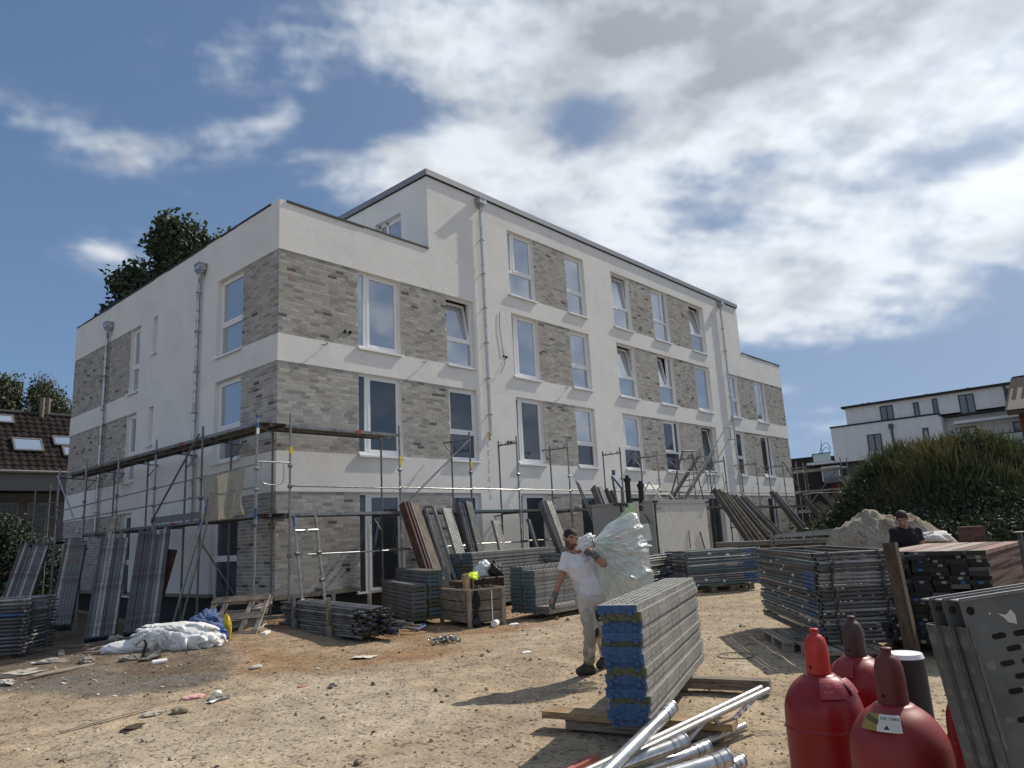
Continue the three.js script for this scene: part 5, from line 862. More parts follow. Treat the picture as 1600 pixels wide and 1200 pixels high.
// ---------------------------------------------------------------- broken pallet leaning near the corner
{
  const o = new THREE.Group(); o.name = numbered('broken_pallet'); const m = M.timberGrey;
  for (let i = 0; i < 4; i++) part('board', bx(1.15, 0.022, i === 3 ? 0.18 : 0.13, 0, 0.06, -0.42 + i * 0.28, 0, i), m, o);
  for (const k of [-0.5, -0.28, 0.22, 0.5]) part('bearer', bx(0.075, 0.05, 1.0, k, 0.095, 0, 0, k), M.timberPale, o); for (let i = 0; i < 3; i++) part('cross_board', bx(1.1, 0.022, 0.14, 0, 0.131, -0.42 + i * 0.42, 0, i), m, o); part('block', bx(0.12, 0.08, 0.16, 0.48, 0.09, 0.4), m, o);
  o.position.set(6.85, 0.36, -13.15); o.quaternion.setFromRotationMatrix(new THREE.Matrix4().makeBasis(V(0.62, 0.05, 0.78).normalize(), V(-0.52, 0.70, 0.41).normalize(), V(-0.545, -0.66, 0.45).normalize())); scene.add(o); tag(o, 'broken grey pallet tilted on the sand at the foot of the corner scaffold', 'pallet');
  single('loose_board', bar(V(7.0, 0.42, -13.0), V(7.6, 0.62, -13.4), 0.24, 0.03), M.timberPale, 'pale board lying across the upper edge of the broken pallet', 'board');
}
// ---------------------------------------------------------------- white woven sack, blue sheet, yellow glove
{
  single('sack_flap', crumple(0.34, 0.13, 0.2, 15, 0.18, 40, 0.4), M.tarp, 'loose white flap of the woven sack spread on the mud', 'sack flap', null, [4.85, gh(4.85, -13.0) + 0.05, -13.0]).rotation.y = -0.72;
  single('blue_tarpaulin', crumple(0.34, 0.26, 0.26, 19, 0.4, 48, 0.5), M.tarpBlue, 'dark blue tarpaulin heaped right of the white sack', 'tarpaulin', null, [6.2, gh(6.2, -12.95) + 0.16, -12.95]);
  single('blue_tarpaulin', crumple(0.22, 0.17, 0.2, 22, 0.4, 36, 0.5), std({ color: lin(0.02, 0.06, 0.24), roughness: 0.6 }), 'bright blue cloth sticking out beside the white sack', 'cloth', null, [6.05, gh(6.05, -12.3) + 0.1, -12.35]);
  single('yellow_glove', crumple(0.06, 0.24, 0.08, 25, 0.4, 26, 0.9), std({ color: lin(0.62, 0.46, 0.02), roughness: 0.7 }), 'yellow rag hanging between the blue tarpaulin and the broken pallet', 'rag', null, [6.32, gh(6.3, -12.4) + 0.17, -12.42]);
}
// ---------------------------------------------------------------- white site trailer with flues, table and tools on its roof
{
  const t = thing('site_trailer', 'white box site trailer with two black flue pipes standing before the scaffold', 'trailer', [17.5, 0, -10.6]);
  const W = 2.95, D = 2.1, y0 = 0.55, y1 = 2.33;
  part('side_panel', bx(W, y1 - y0, 0.05, W / 2, (y0 + y1) / 2, -0.025), M.trailer, t); part('end_panel', bx(0.05, y1 - y0, D - 0.05, 0.025, (y0 + y1) / 2, -D / 2 - 0.025), M.trailerGrey, t); part('box_body', bx(W - 0.06, y1 - y0 - 0.02, D - 0.1, W / 2 + 0.02, (y0 + y1) / 2, -D / 2), M.trailer, t);
  part('roof', [bx(W + 0.06, 0.05, D + 0.06, W / 2, y1 + 0.025, -D / 2), bx(W + 0.06, 0.045, 0.03, W / 2, y1 - 0.03, 0.02)], M.trailerGrey, t); part('corner_seal', [bx(0.055, y1 - y0, 0.02, -0.0, (y0 + y1) / 2, 0.012), bx(0.16, 0.05, 0.08, 0.02, y1 - 0.0, 0.03), bx(0.13, 0.05, 0.08, W, y1 - 0.02, 0.03)], M.black, t);
  part('hinge', [bx(0.05, 0.16, 0.03, 0.01, y1 - 0.12, 0.02), bx(0.05, 0.16, 0.03, 0.01, 1.0, 0.02)], M.galvDark, t); part('vent_plate', bx(0.26, 0.1, 0.01, 0.22, y1 - 0.2, 0.004), M.trailerGrey, t); part('side_rail', bx(W, 0.03, 0.012, W / 2, 0.9, 0.005), M.trailerGrey, t);
  part('logo', [0.62, 0.74, 0.86].map((k, i) => new THREE.TorusGeometry(i === 1 ? 0.075 : 0.055, 0.012, 5, 16).rotateY(-Math.PI / 2).translate(-0.008, y1 - 0.15, -k * 0.6 - 0.05)), M.black, t);
  part('latch', [tube(V(2.55, 0.95, 0.03), V(2.35, 1.45, 0.03), 0.02), tube(V(1.72, 1.0, 0.02), V(1.72, 1.5, 0.02), 0.012)], M.galvDark, t);
  const flue = (x, z, y) => part('flue_pipe', [tube(V(x, y1, z), V(x, y, z), 0.075, 18), tube(V(x, y - 0.1, z), V(x, y - 0.02, z), 0.1, 18), tube(V(x, y, z), V(x, y + 0.07, z), 0.05, 16)], M.black, t);
  flue(-0.62, -0.4, 3.0); flue(0.02, -0.4, 2.86); part('white_duct', [tube(V(-0.5, 1.75, -0.3), V(-0.5, 2.35, -0.3), 0.09, 16)], M.trailer, t); part('hook', curve([V(-0.2, 2.0, -0.2), V(-0.1, 1.8, -0.15), V(-0.18, 1.65, -0.15), V(-0.3, 1.68, -0.15)], 0.02, 6, 16), M.galvDark, t);
  part('tow_bar', [bx(1.2, 0.1, 0.1, -0.6, 0.55, -D / 2), bx(0.3, 0.35, 0.3, -1.0, 0.6, -D / 2)], M.galvDark, t);
  const wh = part('wheel', [new THREE.CylinderGeometry(0.33, 0.33, 0.2, 28).rotateX(Math.PI / 2).translate(W * 0.5, 0.33, -0.1), new THREE.CylinderGeometry(0.33, 0.33, 0.2, 28).rotateX(Math.PI / 2).translate(W * 0.5, 0.33, -D + 0.1)], M.black, t); part('axle', tube(V(W * 0.5, 0.33, -D), V(W * 0.5, 0.33, 0), 0.05), M.galvDark, wh); part('support_leg', [bx(0.08, 0.56, 0.08, 0.2, 0.28, -0.2), bx(0.08, 0.56, 0.08, 0.2, 0.28, -D + 0.2), bx(0.08, 0.56, 0.08, W - 0.2, 0.28, -0.2)], M.galvDark, t);
  const b = thing('folding_table', 'whitish folding trestle table standing on the trailer roof', 'table', [18.5, 2.38, -11.0], 0.12); part('table_top', bx(1.0, 0.16, 0.03, 0, 0.46, 0.0).rotateX(-0.5), M.trailer, b); for (const k of [-0.44, 0.44]) part('leg', [tube(V(k, 0, 0.25), V(k * 0.95, 0.55, -0.1), 0.02), tube(V(k, 0, -0.4), V(k * 0.95, 0.55, -0.1), 0.02)], M.trailer, b); part('cross_rail', tube(V(-0.44, 0.18, 0.12), V(0.44, 0.18, 0.12), 0.015), M.trailer, b);
  const a = thing('prop_frame', 'grey tube prop with a blue head standing at the left end of the trailer', 'prop', [16.9, 2.36, -11.4]); part('tube', tube(V(0, -0.1, 0), V(-0.14, 0.72, 0), 0.032), M.galvDull, a); part('tube', tube(V(0.25, -0.1, 0), V(0.28, 0.42, 0), 0.032), M.galvDull, a); part('blue_head', [tube(V(-0.12, 0.7, 0), V(0.26, 0.4, 0), 0.025), bx(0.08, 0.14, 0.06, -0.06, 0.82, 0)], M.bluePaint, a); part('hook', [curve([V(0.0, -0.05, 0.1), V(0.02, -0.28, 0.12), V(0.12, -0.36, 0.12), V(0.18, -0.28, 0.12)], 0.03, 6, 12), curve([V(0.28, -0.05, 0.1), V(0.28, -0.26, 0.12), V(0.36, -0.32, 0.12)], 0.03, 6, 12), bx(0.5, 0.06, 0.06, 0, -0.05, 0.06)], M.black, a);
}
{ // scaffold stair behind the trailer
  const s = thing('scaffold_stair', 'aluminium scaffold stair with handrails rising behind the trailer', 'stair');
  const al = M.galv, A = V(23.2, 2.35, -13.0), B = V(26.2, 4.45, -13.0);
  for (const z of [0, -0.55]) part('stringer', bar(A.clone().add(V(0, 0, z)), B.clone().add(V(0, 0, z)), 0.05, 0.16), al, s);
  for (let i = 1; i < 9; i++) { const p = A.clone().lerp(B, i / 9); part('tread', bx(0.2, 0.03, 0.5, p.x, p.y, p.z - 0.275, 0, i), al, s); }
  part('handrail', [tube(V(23.9, 3.0, -12.9), V(27.3, 5.45, -12.9), 0.02), tube(V(24.4, 2.75, -12.9), V(27.4, 4.95, -12.9), 0.018), tube(V(27.25, 5.42, -12.9), V(27.9, 5.42, -12.9), 0.02), tube(V(27.3, 4.95, -12.9), V(27.9, 4.95, -12.9), 0.02), tube(V(27.6, 4.93, -12.9), V(27.6, 5.43, -12.9), 0.02)], al, s);
  part('guard_frame', [tube(V(23.0, 3.55, -13.1), V(27.0, 3.6, -13.1), 0.018), tube(V(24.2, 3.5, -13.1), V(24.2, 2.9, -13.1), 0.014), tube(V(25.6, 3.55, -13.1), V(25.6, 2.9, -13.1), 0.014), tube(V(24.2, 2.9, -13.1), V(25.6, 2.9, -13.1), 0.014), tube(V(26.1, 3.55, -13.1), V(26.2, 2.95, -13.1), 0.014), tube(V(26.9, 3.55, -13.1), V(27.0, 2.95, -13.1), 0.014), tube(V(26.2, 2.95, -13.1), V(27.0, 2.95, -13.1), 0.014), tube(V(25.5, 2.5, -13.1), V(26.4, 3.6, -13.1), 0.014)], M.galvDull, s);
  part('brace', [tube(V(22.9, 2.4, -13.3), V(24.3, 4.35, -13.3), 0.03), tube(V(24.3, 4.35, -13.3), V(25.2, 4.4, -13.3), 0.03), tube(V(25.0, 4.3, -13.3), V(25.6, 2.3, -13.3), 0.025)], M.galvDark, s);
}
{ // long low stack of brown formwork boards behind, and rails on it
  const r = rng(131); const a = V(24.2, 0, -12.3), b = V(24.9, 0, -8.3), d = V().subVectors(b, a);
  for (let k = 0; k < 12; k++) for (let q = 0; q < 2; q++) { const t = new THREE.Mesh(bar(a.clone().lerp(b, q * 0.5 + 0.005 + r() * 0.01).setY(0.12 + k * 0.078), a.clone().lerp(b, q * 0.5 + 0.495 - r() * 0.01).setY(0.12 + k * 0.078), 0.5, 0.066, k), k > 9 ? M.galvDull : r() < 0.6 ? M.boardBrown : M.timberDark); t.name = numbered('formwork_board'); scene.add(t); const ft = 11 - k; tag(t, `brown board in the long low stack, ${q ? 'right' : 'left'} half, ${ft === 0 ? 'topmost' : k === 0 ? 'lowest' : ORD[ft] + ' from the top'}`, 'board', 'boards of the long low stack'); }
  const o = thing('stack_bracket', 'steel post bracket holding the long low stack of brown boards', 'bracket', [24.2, 0, -10.3]); part('post', bx(0.06, 1.3, 0.06, 0, 0.65, 0), M.galvDull, o); part('arm', bx(0.6, 0.05, 0.05, 0.3, 0.06, 0), M.galvDull, o);
  for (let i = 0; i < 6; i++) { const z0 = -10.4 + r() * 0.4; single('loose_rail', bar(V(24.3 + i * 0.09, 1.1 + i * 0.015, z0), V(24.9 + i * 0.1, 1.13 + i * 0.03, z0 + 1.7 + r() * 0.5), 0.06, 0.03), M.galv, `pale metal rail lying on the long low board stack, ${ORD[i]} from the front`, 'rail', 'rails on the long low stack'); }
}
{ // wire basket and barrow by the second worker
  const t = thing('wire_basket', 'wire mesh basket with yellow bits beside the board stack', 'basket', [11.6, 0, -3.42], 0.3); const g = []; for (let i = 0; i <= 9; i++) { g.push(tube(V(-0.35 + i * 0.078, 0.05, 0.2), V(-0.35 + i * 0.078, 0.8, 0.2), 0.003, 4), tube(V(-0.35, 0.05 + i * 0.083, 0.2), V(0.35, 0.05 + i * 0.083, 0.2), 0.003, 4), tube(V(-0.35, 0.05, -0.25 + i * 0.05), V(-0.35, 0.8, -0.25 + i * 0.05), 0.003, 4)); } part('mesh', g, M.galv, t); part('frame', [tube(V(-0.35, 0.8, 0.2), V(0.35, 0.8, 0.2), 0.012, 6), tube(V(-0.35, 0.02, 0.2), V(-0.35, 0.8, 0.2), 0.012, 6), tube(V(0.35, 0.02, 0.2), V(0.35, 0.8, 0.2), 0.012, 6), tube(V(-0.35, 0.05, -0.25), V(-0.35, 0.05, 0.2), 0.012, 6)], M.galv, t); part('yellow_bits', [crumple(0.14, 0.05, 0.12, 33, 0.5, 16).translate(0, 0.3, 0), crumple(0.1, 0.05, 0.1, 35, 0.5, 16).translate(0.1, 0.7, 0)], std({ color: lin(0.7, 0.42, 0.06), roughness: 0.7 }), t); part('white_bits', crumple(0.12, 0.06, 0.1, 34, 0.5, 16).translate(-0.1, 0.16, 0), M.white, t);
  const b = thing('hand_trolley', 'small steel trolley with a bent handle left of the board stack', 'trolley', [11.75, 0, -3.08], 0.4); part('handle', curve([V(-0.1, 0.75, 0), V(-0.13, 0.95, 0), V(-0.06, 1.02, 0), V(0.1, 1.04, 0), V(0.13, 0.98, 0), V(0.12, 0.7, 0)], 0.014, 8, 26), M.zinc, b); part('panel', bx(0.24, 0.3, 0.02, 0.0, 0.78, -0.02), M.trailerGrey, b); part('frame', [tube(V(-0.12, 0, 0.1), V(-0.1, 0.8, 0), 0.014), tube(V(0.13, 0, 0.1), V(0.12, 0.8, 0), 0.014)], M.galvDull, b); part('orange_box', bx(0.16, 0.12, 0.16, -0.22, 0.98, -0.3), std({ color: lin(0.7, 0.32, 0.03), roughness: 0.5 }), b);
}
// ---------------------------------------------------------------- people: distance fields meshed with surface nets
function surfaceNet(fn, lo, hi, cell) {
  const n = [0, 1, 2].map((i) => Math.ceil((hi[i] - lo[i]) / cell) + 1), [nx, ny, nz] = n, F = new Float32Array(nx * ny * nz);
  for (let k = 0, c = 0; k < nz; k++) for (let j = 0; j < ny; j++) for (let i = 0; i < nx; i++, c++) F[c] = fn(lo[0] + i * cell, lo[1] + j * cell, lo[2] + k * cell);
  const id = new Int32Array(nx * ny * nz).fill(-1), pos = [], idx = [], at = (i, j, k) => i + nx * (j + ny * k);
  for (let k = 0; k < nz - 1; k++) for (let j = 0; j < ny - 1; j++) for (let i = 0; i < nx - 1; i++) {
    let sx = 0, sy = 0, sz = 0, m = 0; const v = []; for (let q = 0; q < 8; q++) v.push(F[at(i + (q & 1), j + ((q >> 1) & 1), k + (q >> 2))]);
    for (let q = 0; q < 8; q++) for (const b of [1, 2, 4]) if (!(q & b)) { const w = q | b; if ((v[q] < 0) !== (v[w] < 0)) { const t = v[q] / (v[q] - v[w]); sx += (q & 1) + (b === 1 ? t : 0); sy += ((q >> 1) & 1) + (b === 2 ? t : 0); sz += (q >> 2) + (b === 4 ? t : 0); m++; } }
    if (m) { id[at(i, j, k)] = pos.length / 3; pos.push(lo[0] + (i + sx / m) * cell, lo[1] + (j + sy / m) * cell, lo[2] + (k + sz / m) * cell); }
  }
  for (let k = 1; k < nz - 1; k++) for (let j = 1; j < ny - 1; j++) for (let i = 1; i < nx - 1; i++) {
    const f0 = F[at(i, j, k)];
    for (let a = 0; a < 3; a++) {
      const e = [a === 0, a === 1, a === 2].map(Number), f1 = F[at(i + e[0], j + e[1], k + e[2])]; if ((f0 < 0) === (f1 < 0)) continue;
      const u = (a + 1) % 3, w = (a + 2) % 3, d = (p, q) => { const o = [i, j, k]; o[u] -= p; o[w] -= q; return id[at(...o)]; };
      const A = d(0, 0), B = d(1, 0), C = d(1, 1), D = d(0, 1); if (f0 < 0) idx.push(A, B, C, A, C, D); else idx.push(A, C, B, A, D, C);
    }
  }
  const g = new THREE.BufferGeometry(); g.setAttribute('position', new THREE.Float32BufferAttribute(pos, 3)); g.setIndex(idx); g.computeVertexNormals(); return g;
}
const smin = (a, b, k) => { const h = clamp(0.5 + 0.5 * (b - a) / k); return mix(b, a, h) - k * h * (1 - h); };
function cap(x, y, z, a, b, ra, rb, sq = 1) {              // tapered capsule, sq flattens it in z
  const ex = b[0] - a[0], ey = b[1] - a[1], ez = b[2] - a[2], px = x - a[0], py = y - a[1], pz = z - a[2], t = clamp((px * ex + py * ey + pz * ez) / (ex * ex + ey * ey + ez * ez));
  const dx = px - ex * t, dy = py - ey * t, dz = (pz - ez * t) / sq; return Math.hypot(dx, dy, dz) * (sq < 1 ? 0.5 + 0.5 * sq : 1) - mix(ra, rb, t);
}
const field = (bones, k) => (x, y, z) => { let d = 1e3; for (const [a, b, ra, rb, sq] of bones) d = smin(d, cap(x, y, z, a, b, ra, rb, sq), k); return d; };
const ell = (x, y, z, c, r) => { const qx = (x - c[0]) / r[0], qy = (y - c[1]) / r[1], qz = (z - c[2]) / r[2], l = Math.hypot(qx, qy, qz); return (l - 1) * Math.min(...r); };
function boundsOf(bones, pad) { const lo = [9, 9, 9], hi = [-9, -9, -9]; for (const [a, b, ra, rb] of bones) for (const p of [a, b]) for (let i = 0; i < 3; i++) { lo[i] = Math.min(lo[i], p[i] - Math.max(ra, rb) - pad); hi[i] = Math.max(hi[i], p[i] + Math.max(ra, rb) + pad); } return [lo, hi]; }
function netOf(bones, k, cell, extra) { const f = field(bones, k), [lo, hi] = boundsOf(bones, 0.05), fn = extra ? (x, y, z) => extra(f(x, y, z), x, y, z) : f; return surfaceNet(fn, lo, hi, cell); }
function paintV(g, fn) { const p = g.attributes.position, c = new Float32Array(p.count * 3); for (let i = 0; i < p.count; i++) c.set(fn(p.getX(i), p.getY(i), p.getZ(i)), i * 3); g.setAttribute('color', new THREE.BufferAttribute(c, 3)); return g; }
function headFn(beard) {                                   // head in its own axes: centre at 0, face along +z, y up
  return (x, y, z) => {
    let d = ell(x, y, z, [0, 0.022, -0.012], [0.074, 0.098, 0.092]); d = smin(d, ell(x, y, z, [0, -0.045, 0.022], [0.054, 0.068, 0.062]), 0.035);
    d = smin(d, ell(x, y, z, [0, -0.092, 0.055], [0.026, 0.02, 0.024]), 0.02);
    d = smin(d, cap(x, y, z, [0, 0.02, 0.083], [0, -0.022, 0.104], 0.010, 0.0145), 0.014); d = smin(d, cap(x, y, z, [-0.012, -0.026, 0.09], [0.012, -0.026, 0.09], 0.009, 0.009), 0.01);
    d = smin(d, cap(x, y, z, [-0.04, 0.032, 0.068], [0.04, 0.032, 0.068], 0.012, 0.012), 0.016); for (const s of [-1, 1]) { d = smin(d, ell(x, y, z, [s * 0.046, -0.015, 0.05], [0.022, 0.018, 0.02]), 0.025); d = Math.max(d, -ell(x, y, z, [s * 0.031, 0.008, 0.088], [0.015, 0.010, 0.012])); d = smin(d, ell(x, y, z, [s * 0.031, 0.008, 0.071], [0.0135, 0.0105, 0.0125]), 0.003); d = smin(d, ell(x, y, z, [s * 0.079, -0.005, -0.012], [0.010, 0.031, 0.019]), 0.008); }
    d = smin(d, cap(x, y, z, [-0.02, -0.055, 0.078], [0.02, -0.055, 0.078], 0.0075, 0.0075), 0.008); d = smin(d, cap(x, y, z, [-0.017, -0.067, 0.076], [0.017, -0.067, 0.076], 0.008, 0.008), 0.007);
    if (beard) d -= 0.004 * sstep(-0.03, -0.06, y) * sstep(0.0, 0.03, z);
    return d;
  };
}
const fabric = (o) => std({ roughness: 0.92, bumpMap: clothBump, bumpScale: 0.004, vertexColors: true, ...o });
function person({ pos, ry, label, J, headM, skin, hairC, beard, shirtC, trouserC, bootC, gloveC, fold = 0.012, name = 'person' }) {
  const t = thing(name, label, 'person', pos, ry), skinM = std({ roughness: 0.6, vertexColors: true });
  const L = (a, b, f) => a.map((v, i) => mix(v, b[i], f));
  // one continuous body under the clothes
  const bones = [
    [J.pelvis, J.waist, 0.11, 0.10, 0.74], [J.waist, J.chest, 0.10, 0.115, 0.74], [J.chest, J.neck, 0.105, 0.058, 0.78], [L(J.chest, J.shL, 0.3), J.shL, 0.07, 0.05, 0.9], [L(J.chest, J.shR, 0.3), J.shR, 0.07, 0.05, 0.9], [J.neck, J.head, 0.055, 0.052],
    [J.shL, J.elL, 0.052, 0.040], [J.elL, J.wrL, 0.041, 0.028], [J.shR, J.elR, 0.052, 0.042], [J.elR, J.wrR, 0.043, 0.029],
    [J.hipL, J.knL, 0.083, 0.056], [J.knL, J.anL, 0.055, 0.036], [J.hipR, J.knR, 0.083, 0.056], [J.knR, J.anR, 0.055, 0.036], [J.anL, J.toL, 0.035, 0.03], [J.anR, J.toR, 0.035, 0.03], [J.wrL, J.haL, 0.027, 0.03, 0.7], [J.wrR, J.haR, 0.027, 0.03, 0.7],
  ];
  const inv = headM.clone().invert(), hf = headFn(beard), q = V(), bf = field(bones, 0.03), [lo, hi] = boundsOf([...bones, [J.head, J.head, 0.16, 0.16]], 0.02);
  const bodyG = surfaceNet(bf, lo, hi, 0.012);
  const hg = surfaceNet(hf, [-0.11, -0.14, -0.13], [0.11, 0.15, 0.14], 0.0045);
  paintV(hg, (x, y, z) => { let c = skin.slice(); const b = beard ? sstep(-0.028, -0.05, y + (Math.abs(x) > 0.045 ? -0.02 : 0.0)) * sstep(-0.02, 0.02, z) * (1 - 0.6 * sstep(0.016, 0.0, Math.hypot(x * 0.6, y + 0.06)) * sstep(0.06, 0.08, z)) : 0; c = c.map((v, i) => mix(v, [0.035, 0.024, 0.018][i], b * 0.85)); const lip = Math.exp(-((x / 0.018) ** 2) - (((y + 0.061) / 0.009) ** 2)) * sstep(0.06, 0.075, z); c = c.map((v, i) => mix(v, [0.32, 0.12, 0.09][i], lip * 0.6)); for (const s of [-1, 1]) { const e = Math.hypot((x - s * 0.031) / 0.011, (y - 0.008) / 0.006); if (z > 0.06 && e < 1.1) c = Math.hypot((x - s * 0.031) / 0.005, (y - 0.008) / 0.0055) < 1 ? [0.02, 0.014, 0.01] : [0.5, 0.48, 0.45]; const br = Math.abs(y - 0.034 - 0.004 * Math.cos((Math.abs(x) - 0.032) * 60)) < 0.006 && Math.abs(Math.abs(x) - 0.033) < 0.021 && z > 0.05; if (br) c = [0.03, 0.022, 0.018]; } return c; });
  hg.applyMatrix4(headM); paintV(bodyG, () => skin); bodyG.deleteAttribute('uv'); part('body', mergeGeometries([bodyG, hg]), skinM, t);
  // hair: a cap above a hairline
  const hairG = surfaceNet((x, y, z) => { let d = ell(x, y, z, [0, 0.034, -0.018], [0.084, 0.099, 0.099]); d += 0.007 * (fbm3(x * 60, y * 60, z * 60, 2) - 0.5); const line = (0.070 - 0.95 * Math.max(0, 0.062 - z) + 0.9 * Math.max(0, Math.abs(x) - 0.05) * sstep(0.02, 0.06, z) - 0.06 * sstep(0.055, 0.075, Math.abs(x)) * sstep(0.0, 0.03, z) + 0.03 * (fbm3(x * 45, 3, z * 45, 2) - 0.5) - y) * 0.6; return Math.max(d, line); }, [-0.12, -0.09, -0.15], [0.12, 0.16, 0.13], 0.005); hairG.applyMatrix4(headM); part('hair', paintV(hairG, (x, y, z) => hairC.map((v) => v * (0.7 + 0.6 * vn3(x * 140, y * 60, z * 140)))), std({ roughness: 0.75, vertexColors: true }), t);
  const wr = (x, y, z, s = 1) => fold * ((fbm3(x * 9, y * 13 + x * 6, z * 9, 3) - 0.5) * 1.6 + 0.35 * Math.sin(y * 42 + x * 30 + 9 * fbm3(x * 4, y * 4, z * 4, 2))) * s;
  // shirt
  const slL = L(J.shL, J.elL, 0.62), slR = L(J.shR, J.elR, 0.55), hem = L(J.pelvis, J.waist, -0.02);
  const sb = [[J.hem ?? hem, J.waist, 0.152, 0.138, 0.76], [J.waist, J.chest, 0.138, 0.156, 0.78], [J.chest, L(J.chest, J.neck, 0.72), 0.146, 0.088, 0.84], [L(J.chest, J.shL, 0.3), J.shL, 0.10, 0.074, 0.92], [L(J.chest, J.shR, 0.3), J.shR, 0.10, 0.074, 0.92], [J.shL, slL, 0.072, 0.071], [J.shR, slR, 0.072, 0.072]];
  const sfn = (d, x, y, z) => { d += wr(x, y, z); const cut = (p, a, r) => { const nx = p[0] - a[0], ny = p[1] - a[1], nz = p[2] - a[2], l = Math.hypot(nx, ny, nz), h = ((x - p[0]) * nx + (y - p[1]) * ny + (z - p[2]) * nz) / l; const r2 = (x - p[0]) ** 2 + (y - p[1]) ** 2 + (z - p[2]) ** 2 - h * h; if (r2 < 0.0075 && h > -0.03 && h < 0.2) d = Math.max(d, h); }; cut(slL, J.shL); cut(slR, J.shR); d = Math.max(d, (J.hemY ?? hem[1]) - 0.02 + 0.012 * Math.sin(x * 25) - (J.hemTilt ?? 0) * (hem[0] - x) - y); return Math.max(d, -(Math.hypot(x - J.neck[0], (y - J.neck[1] - 0.045) * 0.9, z - J.neck[2] - 0.02) - 0.085)); };
  part('tshirt', paintV(netOf(sb, 0.045, 0.0095, sfn), shirtC), fabric(), t);
  // trousers
  const tb = [[J.hipL, J.hipR, 0.118, 0.118, 0.9], [J.pelvis, L(J.pelvis, J.waist, 0.55), 0.13, 0.13, 0.82], [J.hipL, J.knL, 0.104, 0.082], [J.knL, J.anL, 0.082, 0.064], [J.hipR, J.knR, 0.104, 0.080], [J.knR, J.anR, 0.080, 0.062]];
  part('trousers', paintV(netOf(tb, 0.03, 0.0095, (d, x, y, z) => { d += wr(x, y, z, 1.15); const below = (a) => Math.max(d, Math.hypot(x - a[0], z - a[2]) < 0.14 && Math.abs(y - a[1]) < 0.14 ? a[1] + 0.01 - y : -1); d = below(J.anL); d = below(J.anR); return Math.max(d, y - J.waist[1] - 0.02); }), trouserC), fabric(), t);
  // boots
  for (const [an, to] of [[J.anL, J.toL], [J.anR, J.toR]]) { const heel = [an[0] - (to[0] - an[0]) * 0.28, an[1] - 0.06, an[2] - (to[2] - an[2]) * 0.28]; const toe = [to[0], to[1] + 0.012, to[2]]; const b = [[[an[0], an[1] + 0.08, an[2]], an, 0.054, 0.054], [an, heel, 0.052, 0.046], [heel, toe, 0.046, 0.041], [L(an, toe, 0.3), toe, 0.048, 0.042]]; const sole = Math.min(heel[1], toe[1]) - 0.045; part('boot', paintV(netOf(b, 0.02, 0.008, (d, x, y, z) => Math.max(d - 0.004 * (y < sole + 0.022 ? 1 : 0), sole - y)), (x, y, z) => y < sole + 0.024 ? [0.012, 0.011, 0.01] : bootC.map((v) => v * (0.7 + 0.6 * vn3(x * 40, y * 40, z * 40)))), std({ roughness: 0.8, vertexColors: true }), t); }
  // hands: palm, four fingers and a thumb each
  const hand = (w, h, n, curl, th, col, nm) => {             // wrist, palm end, back-of-hand normal
    const d = V(h[0] - w[0], h[1] - w[1], h[2] - w[2]), len = d.length(); d.normalize(); const N = V(...n); N.addScaledVector(d, -N.dot(d)).normalize(); const S = V().crossVectors(d, N), W = V(...w), P = (a, b, c) => { const p = W.clone().addScaledVector(d, a).addScaledVector(S, b).addScaledVector(N, c); return [p.x, p.y, p.z]; };
    const b = [[P(-0.05, 0, 0), P(0.01, 0, 0), 0.034, 0.031], [P(0.012, -0.018, 0), P(0.075, -0.026, 0), 0.023, 0.016], [P(0.012, 0, 0), P(0.082, -0.006, 0), 0.024, 0.016], [P(0.012, 0.01, 0), P(0.08, 0.012, 0), 0.023, 0.016], [P(0.012, 0.018, 0), P(0.07, 0.03, 0), 0.022, 0.015]];
    [[-0.03, 0.070, 0.9], [-0.009, 0.078, 1], [0.012, 0.074, 0.95], [0.032, 0.056, 0.8]].forEach(([s, l, k], i) => { let a = 0.078 - Math.abs(i - 1.2) * 0.004, c = 0, ang = curl * 0.35, p = P(a, s, 0); for (let j = 0; j < 3; j++) { const seg = l * [0.45, 0.31, 0.24][j]; ang += curl * [0.3, 0.55, 0.35][j]; a += Math.cos(ang) * seg; c -= Math.sin(ang) * seg; const e = P(a, s * (1 + 0.1 * j), c); b.push([p, e, 0.0105 - j * 0.0006, 0.0098 - j * 0.0008]); p = e; } });
    b.push([P(0.022, th * 0.03, -0.006), P(0.05, th * 0.052, -0.02), 0.016, 0.012], [P(0.05, th * 0.052, -0.02), P(0.078, th * 0.05, -0.036), 0.012, 0.010]);
    part(nm, paintV(netOf(b, 0.008, 0.0042, (d0, x, y, z) => d0 + 0.002 * (fbm3(x * 90, y * 90, z * 90, 2) - 0.5)), col), std({ roughness: 0.9, vertexColors: true }), t);
  };
  return { t, hand, L };
}
const headMatrix = (c, yaw, pitch, roll) => new THREE.Matrix4().makeTranslation(...c).multiply(new THREE.Matrix4().makeRotationFromEuler(new THREE.Euler(pitch, yaw, roll, 'YXZ')));
